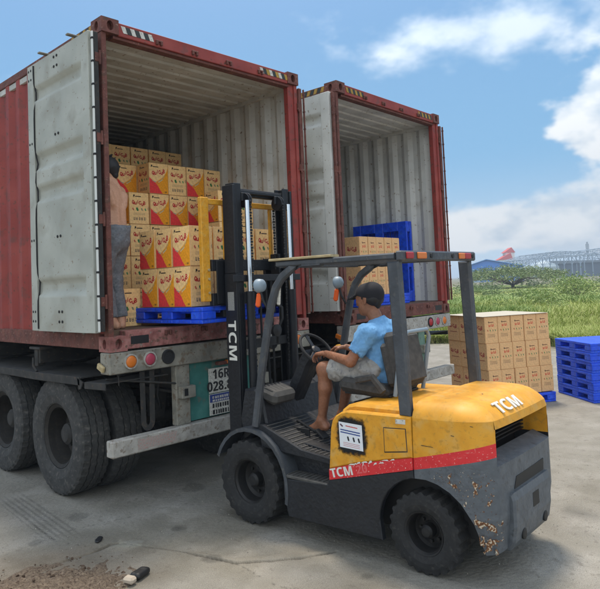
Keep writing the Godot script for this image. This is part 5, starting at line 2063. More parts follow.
	part(cw, "tow_plate", tow, M.cwgrey)
	var rec := MB.new()
	rec.prism(PackedVector2Array([Vector2(-0.24, 0.555), Vector2(0.26, 0.555), Vector2(0.27, 0.63), Vector2(-0.20, 0.625)]), 1.99, 2.047)
	part(cw, "pin_recess", rec, M.black)
	var hole := MB.new()
	hole.bb(-0.02, 0.085, 0.385, 0.475, 2.0, 2.0735, 0.0)
	part(cw, "tow_hole", hole, M.black)
	for x in [-0.17, 0.2]:
		var bolt := MB.new()
		bolt.lathe([Vector2(0.035, 0), Vector2(0.035, 0.012), Vector2(0.02, 0.016), Vector2(0.0, 0.016)], Vector3(x, 0.262, 2.055), Basis(Vector3.RIGHT, PI / 2), 14)
		part(cw, "bolt", bolt, M.black)
	# chipped paint showing rust and bare metal on the left corner: a film that follows the casting
	var rr := RandomNumberGenerator.new()
	rr.seed = 15
	var CWp := 384
	var ci := Image.create(CWp, CWp, false, Image.FORMAT_RGBA8)
	var cn := FastNoiseLite.new()
	cn.seed = 4
	cn.frequency = 0.022
	cn.fractal_type = FastNoiseLite.FRACTAL_FBM
	cn.fractal_octaves = 5
	var cn2 := FastNoiseLite.new()
	cn2.seed = 44
	cn2.frequency = 0.045
	cn2.fractal_type = FastNoiseLite.FRACTAL_FBM
	cn2.fractal_octaves = 4
	var blobs := [[1.89, .405, .060, .022, .55], [1.95, .40, .055, .025, .5], [1.83, .46, .030, .035, .35], [1.92, .62, .014, .045, .42], [1.79, .62, .020, .05, .45], [1.77, .67, .015, .02, .3], [1.99, .53, .016, .018, .4], [1.95, .29, .05, .03, .45], [1.90, .32, .04, .03, .35], [1.84, .50, .022, .016, .35], [2.005, .37, .02, .03, .4], [1.93, .58, .02, .015, .4], [1.70, .66, .03, .006, .4], [1.98, .63, .012, .015, .35], [1.97, .245, .04, .02, .4]]
	for y in CWp:
		for x in CWp:
			var z := 1.66 + 0.375 * x / CWp
			var yy := 0.73 - 0.52 * y / CWp
			var w := 0.0
			for b in blobs:
				w += b[4] * exp(-(pow((z - b[0]) / b[2], 2.0) + pow((yy - b[1]) / b[3], 2.0)))
			var v := w + cn.get_noise_2d(x, y) * 0.62 - 0.31
			var fleck := cn.get_noise_2d(x * 3.0 + 300.0, y * 3.0) - 0.47
			var k := cn2.get_noise_2d(x * 1.4, y * 1.4)
			var col := Color(0.56, 0.38, 0.22).lerp(Color(0.38, 0.25, 0.16), clampf(0.5 + k * 1.6, 0, 1))
			if k < -0.16: col = Color(0.74, 0.70, 0.62)
			var al := clampf(maxf(v, fleck * 0.7) / 0.035, 0.0, 1.0)
			ci.set_pixel(x, y, Color(col.r, col.g, col.b, al))
	var cm := StandardMaterial3D.new()
	cm.albedo_texture = ImageTexture.create_from_image(ci)
	cm.transparency = BaseMaterial3D.TRANSPARENCY_ALPHA
	cm.roughness = 0.9
	cm.cull_mode = BaseMaterial3D.CULL_DISABLED
	var film := MB.new()
	for i in 20:
		for jj in 20:
			var P := []
			var inside := true
			for o in [[0, 0], [1, 0], [1, 1], [0, 1]]:
				var u: float = (i + o[0]) / 20.0
				var vv: float = (jj + o[1]) / 20.0
				var z := 1.66 + 0.375 * u
				var yy := 0.73 - 0.52 * vv
				var dz := z - 1.575
				var bt := 0.275 + sqrt(maxf(0.345 * 0.345 - dz * dz, 0.0)) if absf(dz) < 0.345 else 0.205
				bt = maxf(bt, 0.205)
				var c0 := cw_x(cols, z)
				var xx := c0
				if yy < 0.42:
					var kk := 1.0 - 0.05 * smoothstep(0.5, 0.2, bt)
					xx = lerpf(c0, c0 * kk, clampf((0.42 - yy) / maxf(0.42 - bt, 0.01), 0, 1))
				if yy < bt + 0.004 or yy > lerpf(0.665, 0.795, clampf((z - 1.515) / 0.535, 0, 1)): inside = false
				P.append([Vector3(xx - 0.003, yy, z - 0.0), Vector2(u, vv)])
			if inside:
				film.ftri(P[3][0], P[2][0], P[1][0], P[3][1], P[2][1], P[1][1])
				film.ftri(P[3][0], P[1][0], P[0][0], P[3][1], P[1][1], P[0][1])
	part(cw, "chipped_paint", film, cm)
	var logo_b := Basis(Vector3.RIGHT, deg_to_rad(-51))
	text(hood, "logo", "TCM", Transform3D(logo_b, Vector3(-0.13, 1.062, 1.9875)), 0.088, M.white, 0.007, "Droid Sans", true, 1.45)
	# scuffs on the cover
	var scuff := MB.new()
	for q in [[1.62, .835, .045], [1.80, .92, .012], [1.92, .985, .010]]:
		var x: float = cw_x(cols, q[0]) - 0.002
		scuff.prism(PackedVector2Array([Vector2(-q[2], -.001), Vector2(q[2], -.003), Vector2(q[2] * .9, .000), Vector2(-q[2] * .8, .003)]), 0.0, 0.0012, Vector3(x, q[1], q[0]), Vector3(0.03, 0, 1).normalized(), Vector3.UP)
	part(hood, "scuff", scuff, M.chassis)
	for q in [[-0.14, 1.80], [0.20, 1.72]]:
		var plug := MB.new()
		plug.lathe([Vector2(0.028, 0), Vector2(0.022, 0.008), Vector2(0, 0.004)], Vector3(q[0], 1.106, q[1]), Basis(), 12)
		part(hood, "lifting_hole", plug, M.chassis)
	# ---- hood and side panels
	var core := MB.new()
	core.bb(-0.40, 0.40, 0.20, 0.95, 0.80, 1.80, 0.01)
	core.bb(-0.30, 0.30, 0.16, 0.60, -0.25, 0.80, 0.01)
	part(t, "chassis", core, M.black)
	for s in [-1, 1]:
		var arch := MB.new()
		arch.bb(s * 0.401, s * 0.406, 0.25, 0.72, 1.2, 1.98, 0)
		part(t, "arch_liner", arch, M.black)
	for s in [-1, 1]:
		# frame side below the stripe
		var poly := PackedVector2Array([Vector2(0.40, 0.15), Vector2(1.25, 0.165), Vector2(1.235, 0.30)])
		for k in 7:
			var a := PI - (PI - 1.75) * k / 6.0
			poly.append(Vector2(1.575 + cos(a) * 0.345, 0.275 + sin(a) * 0.345 + 0.0))
		poly.append_array(PackedVector2Array([Vector2(1.511, 0.668), Vector2(0.81, 0.49), Vector2(0.795, 0.455), Vector2(0.36, 0.425), Vector2(0.36, 0.30)]))
		var fr := MB.new()
		side_prism(fr, poly, s, 0.572, 0.05, 0.006)
		part(t, "frame_side", fr, M.body)
		# step tread
		var stp := MB.new()
		stp.bb(s * 0.42, s * 0.57, 0.435, 0.458, 0.36, 0.79, 0.005)
		var sp := part(t, "step", stp, M.dash)
		var tread := MB.new()
		for k in 9:
			tread.bb(s * 0.44, s * 0.555, 0.458, 0.463, 0.39 + k * 0.042, 0.405 + k * 0.042, 0.001)
		part(sp, "tread_rib", tread, M.dash)
		var in_ := MB.new()
		side_prism(in_, PackedVector2Array([Vector2(0.30, 0.44), Vector2(0.82, 0.44), Vector2(0.82, 0.64), Vector2(0.30, 0.70)]), s, 0.43, 0.10, 0.004)
		part(t, "step_riser", in_, M.body)
		# red band with the maker's mark, and the yellow panel above it
		var band := MB.new()
		side_prism(band, PackedVector2Array([Vector2(0.815, 0.492), Vector2(1.510, 0.670), Vector2(1.510, 0.745), Vector2(1.30, 0.700), Vector2(1.05, 0.640), Vector2(0.815, 0.568)]), s, 0.5715, 0.04, 0.0)
		part(t, "red_stripe", band, M.stripe)
		var pan := PackedVector2Array([Vector2(0.815, 0.569), Vector2(1.05, 0.641), Vector2(1.30, 0.701), Vector2(1.510, 0.746), Vector2(1.510, 1.005), Vector2(1.40, 1.008), Vector2(1.00, 0.998), Vector2(0.945, 0.985), Vector2(0.895, 0.955), Vector2(0.862, 0.915), Vector2(0.845, 0.86)])
		var pm := MB.new()
		side_prism(pm, pan, s, 0.573, 0.06, 0.010)
		var panel := part(t, "side_panel", pm, M.yellow)
		if s < 0:
			var peel := MB.new()
			for q in [[1.02, .630, .030, .005], [1.08, .648, .018, .007], [1.13, .662, .028, .005], [1.18, .668, .016, .010], [1.22, .664, .014, .007], [1.27, .678, .022, .004], [1.30, .700, .030, .003], [1.12, .645, .006, .012], [1.36, .712, .018, .004], [1.05, .638, .015, .004]]:
				side_prism_at(peel, PackedVector2Array([Vector2(-q[2], -q[3] - .004), Vector2(-q[2] * .2, -q[3] * .4), Vector2(q[2], q[3] * .5), Vector2(q[2] * .7, q[3] + .006), Vector2(-q[2] * .3, q[3])]), q[0], q[1])
			part(panel, "peeled_edge", peel, M.white)
			text(panel, "logo", "TCM", Transform3D(Basis(Vector3(0, 0.255, 0.967), Vector3(0, 0.967, -0.255), Vector3(-1, 0, 0)), Vector3(-0.5735, 0.566, 0.93)), 0.062, M.white, 0.003, "Droid Sans", true, 1.15)
			var ghost := mat(rgb(214, 92, 92), 0.5)
			text(panel, "logo", "20", Transform3D(Basis(Vector3(0, 0.255, 0.967), Vector3(0, 0.967, -0.255), Vector3(-1, 0, 0)), Vector3(-0.5725, 0.612, 1.105)), 0.055, ghost, 0.002, "Droid Sans", true, 1.2)
			# sprayed black patch and the paper notice on it
			var W := 128
			var im := Image.create(W, W, false, Image.FORMAT_RGBA8)
			var fn := FastNoiseLite.new()
			fn.seed = 6
			fn.frequency = 0.05
			for y in W:
				for x in W:
					var p := Vector2((x - 64) / 60.0, (y - 64) / 60.0)
					var d := maxf(absf(p.x), absf(p.y)) * 0.6 + p.length() * 0.4 + fn.get_noise_2d(x, y) * 0.12 + rr.randf_range(-.05, .05)
					im.set_pixel(x, y, Color(0.05, 0.05, 0.05, clampf((0.94 - d) / 0.16, 0.0, 1.0)))
			var sm := StandardMaterial3D.new()
			sm.albedo_texture = ImageTexture.create_from_image(im)
			sm.transparency = BaseMaterial3D.TRANSPARENCY_ALPHA
			sm.roughness = 0.8
			var sq := MB.new()
			sq.quad(Vector3(-0.5745, 0.672, 0.875), Vector3(-0.5745, 0.672, 1.185), Vector3(-0.5745, 0.985, 1.185), Vector3(-0.5745, 0.985, 0.875))
			part(panel, "spray_patch", sq, sm)
			var np := Print.new(192, 208, Color(0.86, 0.87, 0.88))
			np.line([Vector2(60, 26), Vector2(150, 30)], 9, Color(0.75, 0.35, 0.35))
			for k in 2:
				for x in range(14, 170, 16):
					np.line([Vector2(x, 62 + k * 20 + x * 0.03), Vector2(x + 11, 62 + k * 20 + x * 0.03)], 10, Color(0.20, 0.28, 0.52))
			for q in [70, 116, 158]:
				np.line([Vector2(q, 116), Vector2(q + 5, 140)], 14, Color(0.12, 0.12, 0.16))
			for k in 3:
				np.line([Vector2(30, 164 + k * 13), Vector2(164, 166 + k * 13)], 4, Color(0.72, 0.42, 0.44))
			np.line([Vector2(16, 22), Vector2(28, 32)], 14, Color(0.35, 0.25, 0.3))
			var nm := mat(Color(1, 1, 1), 0.6)
			nm.albedo_texture = np.tex()
			var nq := MB.new()
			var c0 := Vector3(-0.577, 0.828, 1.028)
			nq.quad(c0 + Vector3(0, -0.085, -0.098), c0 + Vector3(0, -0.092, 0.102), c0 + Vector3(0, 0.085, 0.098), c0 + Vector3(0, 0.092, -0.102))
			part(panel, "notice", nq, nm)
			# fuel flap
			var flap := MB.new()
			side_prism(flap, PackedVector2Array([Vector2(1.305, 0.760), Vector2(1.475, 0.785), Vector2(1.47, 0.925), Vector2(1.305, 0.915)]), s, 0.5775, 0.006, 0.003)
			var fp := part(panel, "fuel_flap", flap, M.yellow)
			var fg := MB.new()
			side_prism(fg, PackedVector2Array([Vector2(1.300, 0.752), Vector2(1.481, 0.779), Vector2(1.476, 0.931), Vector2(1.300, 0.921)]), s, 0.5738, 0.003, 0.0)
			part(fp, "flap_gap", fg, M.chassis)
			var st2 := MB.new()
			side_prism(st2, PackedVector2Array([Vector2(1.40, 0.955), Vector2(1.475, 0.958), Vector2(1.475, 0.988), Vector2(1.40, 0.985)]), s, 0.5755, 0.003, 0.0)
			part(panel, "sticker", st2, M.whitepaint)
	var hd := MB.new()
	hd.prism(PackedVector2Array([Vector2(0.835, 0.60), Vector2(1.512, 0.60), Vector2(1.512, 1.045), Vector2(1.40, 1.045), Vector2(1.02, 1.040), Vector2(0.955, 1.025), Vector2(0.90, 0.985), Vector2(0.87, 0.93)]), -0.50, 0.50, Vector3.ZERO, Vector3(0, 0, 1), Vector3(0, 1, 0), 0.02)
	part(t, "engine_hood", hd, M.yellow)
	var seam := MB.new()
	seam.bb(-0.545, 0.545, 0.62, 1.0, 1.511, 1.516, 0)
	part(t, "seam_gasket", seam, M.black)
	# ---- front fenders and floor
	for s in [-1, 1]:
		var fe := MB.new()
		var pts := []
		for k in 15:
			var a := lerpf(2.75, -0.25, k / 14.0)
			pts.append(Vector2(cos(a) * 0.415 - 0.005, 0.335 + sin(a) * 0.43))
		for k in 14:
			var a: Vector2 = pts[k]
			var b: Vector2 = pts[k + 1]
			var na := (a - Vector2(0, 0.335)).normalized()
			var nb := (b - Vector2(0, 0.335)).normalized()
			var xo := 0.575
			var xi := 0.30
			if s < 0:
				fe.squad(Vector3(-xo, a.y, a.x), Vector3(-xo, b.y, b.x), Vector3(-xi, b.y, b.x), Vector3(-xi, a.y, a.x), Vector3(0, na.y, na.x), Vector3(0, nb.y, nb.x), Vector3(0, nb.y, nb.x), Vector3(0, na.y, na.x))
			else:
				fe.squad(Vector3(xi, a.y, a.x), Vector3(xi, b.y, b.x), Vector3(xo, b.y, b.x), Vector3(xo, a.y, a.x), Vector3(0, na.y, na.x), Vector3(0, nb.y, nb.x), Vector3(0, nb.y, nb.x), Vector3(0, na.y, na.x))
			# turned-down lip
			var ai := a.lerp(Vector2(0, 0.335), 0.07)
			var bi := b.lerp(Vector2(0, 0.335), 0.07)
			fe.quad(Vector3(s * xo, ai.y, ai.x), Vector3(s * xo, bi.y, bi.x), Vector3(s * xo, b.y, b.x), Vector3(s * xo, a.y, a.x))
		part(t, "front_fender", fe, M.iron)
		var inner := MB.new()
		inner.bb(s * 0.30, s * 0.31, 0.2, 0.75, -0.35, 0.42, 0)
		part(t, "fender_liner", inner, M.black)
	var floor_ := MB.new()
	floor_.prism(PackedVector2Array([Vector2(0.10, 0.62), Vector2(0.87, 0.58), Vector2(0.87, 0.625), Vector2(0.52, 0.655), Vector2(0.12, 0.795), Vector2(0.06, 0.795)]), -0.53, 0.53, Vector3.ZERO, Vector3(0, 0, 1), Vector3(0, 1, 0), 0.006)
	var fl := part(t, "floor_plate", floor_, M.body)
	var mat_ := MB.new()
	for k in 16:
		var z := 0.15 + k * 0.044
		var y := 0.795 + (z - 0.12) / 0.40 * (0.655 - 0.795) if z < 0.52 else lerpf(0.655, 0.625, (z - 0.52) / 0.35)
		mat_.box(Vector3(-0.27, y + 0.001, z), Vector3(0.48, 0.010, 0.010), 0.002, Basis(Vector3.RIGHT, 0.33 if z < 0.52 else 0.09))
	part(fl, "mat_rib", mat_, M.dash)
	# ---- cowl, dashboard, column
	var cowl := MB.new()
	cowl.prism(PackedVector2Array([Vector2(-0.16, 0.62), Vector2(0.11, 0.79), Vector2(0.06, 1.02), Vector2(-0.02, 1.06), Vector2(-0.14, 1.05), Vector2(-0.20, 0.80)]), -0.47, 0.47, Vector3.ZERO, Vector3(0, 0, 1), Vector3(0, 1, 0), 0.015)
	part(t, "front_cowl", cowl, M.body)
	var dash := MB.new()
	dash.box(Vector3(-0.315, 1.005, 0.10), Vector3(0.27, 0.11, 0.19), 0.03, Basis(Vector3.RIGHT, 0.25))
	var dp := part(t, "dash_box", dash, M.dash)
	var vent := MB.new()
	for k in 6:
		vent.box(Vector3(-0.42 + k * 0.042, 1.062, 0.085), Vector3(0.018, 0.008, 0.13), 0.003, Basis(Vector3.RIGHT, 0.25))
	part(dp, "dash_rib", vent, M.seat)
	var colu := MB.new()
	colu.bar([Vector3(-0.02, 0.86, -0.02), Vector3(-0.02, 1.06, 0.10), Vector3(-0.02, 1.24, 0.20), Vector3(-0.02, 1.30, 0.25)], 0.16, 0.13, Vector3(0, 0.6, -0.8), 0.03)
	part(t, "steering_column", colu, M.body)
	var sw := Node3D.new()
	sw.name = "steering_wheel"
	t.add_child(sw, true)
	sw.transform = Transform3D(Basis(Vector3.RIGHT, deg_to_rad(48)), Vector3(-0.02, 1.345, 0.29))
	var ringp := []
	for k in 36:
		ringp.append(Vector3(cos(TAU * k / 36) * 0.165, 0, sin(TAU * k / 36) * 0.165))
	var rg := MB.new()
	rg.tube(ringp, 0.0135, 8, false, true)
	part(sw, "rim", rg, M.rubber)
	var sk := MB.new()
	for k in 3:
		var a := TAU * k / 3 + 0.5
		sk.bar([Vector3.ZERO + Vector3(0, -0.015, 0), Vector3(cos(a) * .16, 0, sin(a) * .16)], 0.035, 0.012, Vector3.UP, 0.003)
	sk.lathe([Vector2(0.035, -0.05), Vector2(0.045, 0.0), Vector2(0.03, 0.012), Vector2(0, 0.014)], Vector3.ZERO, Basis(), 16)
	part(sw, "spoke", sk, M.body)
	for q in [[-0.30, 0.0], [-0.20, 0.03], [0.16, -0.02], [0.24, 0.0]]:
		var lv := MB.new()
		lv.tube([Vector3(q[0] + 0.25 if q[0] < 0 else q[0], 1.06, 0.02), Vector3(q[0] + 0.27 if q[0] < 0 else q[0] + .03, 1.24, 0.14 + q[1])], 0.009, 6)
		lv.lathe([Vector2(0, -.02), Vector2(0.018, -.01), Vector2(0.018, 0.012), Vector2(0, 0.022)], Vector3(q[0] + 0.27 if q[0] < 0 else q[0] + .03, 1.25, 0.145 + q[1]), Basis(), 10)
		part(t, "lever", lv, M.black)
	var turn := MB.new()
	turn.tube([Vector3(0.05, 1.27, 0.22), Vector3(0.20, 1.30, 0.26), Vector3(0.30, 1.33, 0.27)], 0.010, 6)
	turn.lathe([Vector2(0, -.03), Vector2(0.02, -.02), Vector2(0.02, 0.02), Vector2(0, 0.03)], Vector3(0.31, 1.335, 0.27), Basis(Vector3.BACK, PI / 2), 10)
	part(t, "signal_lever", turn, M.yellowbar)
	for q in [[-0.20, 0.56], [0.02, 0.50], [0.16, 0.48]]:
		var pe := MB.new()
		pe.box(Vector3(q[0], 0.70 + (0.56 - q[1]) * .3, q[1] - 0.10), Vector3(0.08, 0.02, 0.11), 0.005, Basis(Vector3.RIGHT, 0.6))
		pe.tube([Vector3(q[0], 0.69, q[1] - 0.12), Vector3(q[0], 0.78, q[1] - 0.36)], 0.012, 6)
		part(t, "pedal", pe, M.rubber)
	# ---- seat
	var cu := MB.new()
	cu.box(Vector3(-0.02, 1.095, 0.90), Vector3(0.48, 0.10, 0.46), 0.04, Basis(Vector3.RIGHT, 0.08))
	for s in [-1, 1]:
		cu.box(Vector3(-0.02 + s * 0.23, 1.115, 0.92), Vector3(0.07, 0.10, 0.40), 0.03, Basis(Vector3.RIGHT, 0.08))
	var seat := part(t, "seat", cu, M.seat)
	var sb := MB.new()
	sb.box(Vector3(-0.02, 1.31, 1.150), Vector3(0.38, 0.42, 0.08), 0.04, Basis(Vector3.RIGHT, -0.20))
	for s in [-1, 1]:
		sb.box(Vector3(-0.02 + s * 0.17, 1.28, 1.12), Vector3(0.06, 0.32, 0.08), 0.03, Basis(Vector3.RIGHT, -0.20))
	part(seat, "backrest", sb, M.seat)
	var sbb := MB.new()
	sbb.box(Vector3(-0.02, 1.32, 1.207), Vector3(0.32, 0.34, 0.02), 0.008, Basis(Vector3.RIGHT, -0.20))
	part(seat, "back_shell", sbb, M.dash)
	for s in [-1, 1]:
		var hip := MB.new()
		hip.bar([Vector3(-0.02 + s * 0.29, 1.10, 1.14), Vector3(-0.02 + s * 0.29, 1.20, 1.05), Vector3(-0.02 + s * 0.29, 1.17, 0.90)], 0.035, 0.05, Vector3.UP, 0.01)
		part(seat, "hip_rest", hip, M.seat)
	var frame := MB.new()
	frame.tube([Vector3(-0.22, 1.06, 1.18), Vector3(-0.22, 1.46, 1.255), Vector3(-0.16, 1.52, 1.27), Vector3(0.12, 1.52, 1.27), Vector3(0.18, 1.46, 1.255), Vector3(0.18, 1.06, 1.18)], 0.016, 8)
	part(seat, "back_bar", frame, M.bluegrey)
	var sbase := MB.new()
	sbase.bb(-0.22, 0.18, 1.044, 1.062, 0.72, 1.14, 0.004)
	part(seat, "seat_rail", sbase, M.black)
	# ---- overhead guard
	for s in [-1, 1]:
		var x: float = s * 0.53
		var pl := MB.new()
		pl.bar([Vector3(x, 0.78, 0.045), Vector3(x, 1.20, 0.132), Vector3(x, 1.55, 0.215), Vector3(x, 1.76, 0.272), Vector3(x, 1.88, 0.325), Vector3(x, 1.965, 0.40), Vector3(x, 2.025, 0.50), Vector3(x, 2.056, 0.62), Vector3(x, 2.060, 0.80)], 0.048, 0.064, Vector3(0, 0.2, 1), 0.012)
		part(t, "guard_front_post", pl, M.iron)
		var rl := MB.new()
		rl.bar([Vector3(x, 2.066, 0.36), Vector3(x, 2.064, 1.44)], 0.052, 0.046, Vector3.UP, 0.010)
		part(t, "guard_rail", rl, M.iron)
		var rp := MB.new()
		rp.prism(PackedVector2Array([Vector2(1.412, 1.00), Vector2(1.500, 1.00), Vector2(1.468, 2.03), Vector2(1.372, 2.03)]), -0.030, 0.030, Vector3(x - s * 0.01, 0, 0), Vector3(0, 0, 1), Vector3.UP, 0.012)
		part(t, "guard_rear_post", rp, M.iron)
	var fb := MB.new()
	fb.bar([Vector3(-0.50, 2.060, 0.37), Vector3(0.50, 2.060, 0.37)], 0.05, 0.05, Vector3.UP, 0.008)
	part(t, "guard_cross_bar", fb, M.iron)
	for k in 6:
		var cb := MB.new()
		cb.bar([Vector3(-0.499, 2.066, 0.53 + k * 0.155), Vector3(0.499, 2.066, 0.53 + k * 0.155)], 0.022, 0.04, Vector3.UP, 0.004)
		part(t, "guard_cross_bar", cb, M.iron)
	var rb := MB.new()
	rb.box(Vector3(0, 2.064, 1.475), Vector3(1.10, 0.070, 0.055), 0.010)
	var rbp := part(t, "guard_rear_beam", rb, M.iron)
	for q in [[-0.46, 0.09, "red"], [-0.30, 0.12, "amber"], [0.30, 0.09, "amber"], [0.40, 0.10, "red"]]:
		var le := MB.new()
		le.box(Vector3(q[0], 2.066, 1.508), Vector3(q[1], 0.045, 0.016), 0.006)
		part(rbp, "tail_lamp", le, M.redlens if q[2] == "red" else M.amberlens)
	for x in [-0.16, 0.16, 0.49]:
		var bo := MB.new()
		bo.lathe([Vector2(0.018, 0), Vector2(0.018, 0.006), Vector2(0, 0.007)], Vector3(x, 2.066, 1.5025), Basis(Vector3.RIGHT, PI / 2), 12)
		part(rbp, "bolt", bo, M.black)
	var tan_ := MB.new()
	tan_.bar([Vector3(-0.525, 2.100, 0.30), Vector3(-0.525, 2.100, 0.92)], 0.10, 0.018, Vector3.UP, 0.003)
	part(t, "roof_strip", tan_, M.tan)
	# front working lamps with orange indicators
	for s in [-1, 1]:
		var c0 := Vector3(-0.56, 1.905, 0.19) if s < 0 else Vector3(0.44, 1.905, 0.21)
		var la := MB.new()
		la.lathe([Vector2(0.0, -0.036), Vector2(0.032, -0.032), Vector2(0.050, -0.016), Vector2(0.056, 0.012), Vector2(0.057, 0.028), Vector2(0.05, 0.034), Vector2(0, 0.036)], c0, Basis(Vector3.RIGHT, -PI / 2 - 0.1), 20, true)
		var lp := part(t, "front_lamp", la, M.bluegrey)
		var ind := MB.new()
		ind.box(c0 + Vector3(0.0 if s < 0 else -0.01, -0.115, -0.03), Vector3(0.04, 0.115, 0.045), 0.014, Basis(Vector3.RIGHT, 0.22))
		part(lp, "indicator", ind, M.orange)
		var stay := MB.new()
		stay.tube([c0 + Vector3(0, -0.05, 0.0), c0 + Vector3(0.0, -0.12, 0.02), c0 + Vector3(s * -0.0 + 0.03, -0.20, 0.05)], 0.010, 6)
		part(lp, "stay", stay, M.black)
	var mir := MB.new()
	mir.box(Vector3(-0.50, 1.845, 0.33), Vector3(0.02, 0.20, 0.035), 0.008, Basis(Vector3.RIGHT, 0.1))
	part(t, "mirror", mir, M.whitepaint)
	# ---- wheels
	fork_wheel(t, -0.475, -0.025, 0.336, 0.205, 0.175, -1.0, 24)
	fork_wheel(t, 0.475, -0.025, 0.336, 0.205, 0.175, 1.0, 24)
	fork_wheel(t, -0.465, 1.55, 0.268, 0.175, 0.135, -1.0, 24)
	fork_wheel(t, 0.465, 1.55, 0.268, 0.175, 0.135, 1.0, 24)
	var axle := MB.new()
	axle.tube([Vector3(-0.42, 0.262, 1.55), Vector3(0.42, 0.262, 1.55)], 0.06, 10)
	axle.tube([Vector3(-0.42, 0.333, -0.025), Vector3(0.42, 0.333, -0.025)], 0.09, 10)
	part(t, "axle", axle, M.black)
	mast(t)

func side_prism(mb: MB, poly: PackedVector2Array, s: int, x: float, th: float, bv: float) -> void:
	# polygon of (z, y) standing at |x|, thickness th inward, on the left (s -1) or right (s +1) side
	if s < 0:
		mb.prism(poly, 0.0, th, Vector3(-x, 0, 0) + Vector3(th, 0, 0), Vector3.BACK, Vector3.UP, bv)   # BACK x UP = -x
	else:
		mb.prism(poly, 0.0, th, Vector3(x, 0, 0), Vector3.BACK, Vector3.UP, bv)

func side_prism_at(mb: MB, poly: PackedVector2Array, z: float, y: float) -> void:
	mb.prism(poly, 0.0, 0.0015, Vector3(-0.5732, y, z), Vector3.BACK, Vector3.UP)

func cw_x(cols: Array, z: float) -> float:
	for i in 11:
		if z <= cols[i + 1][1]:
			return lerpf(cols[i][0], cols[i + 1][0], clampf((z - cols[i][1]) / (cols[i + 1][1] - cols[i][1]), 0, 1))
	return -0.44

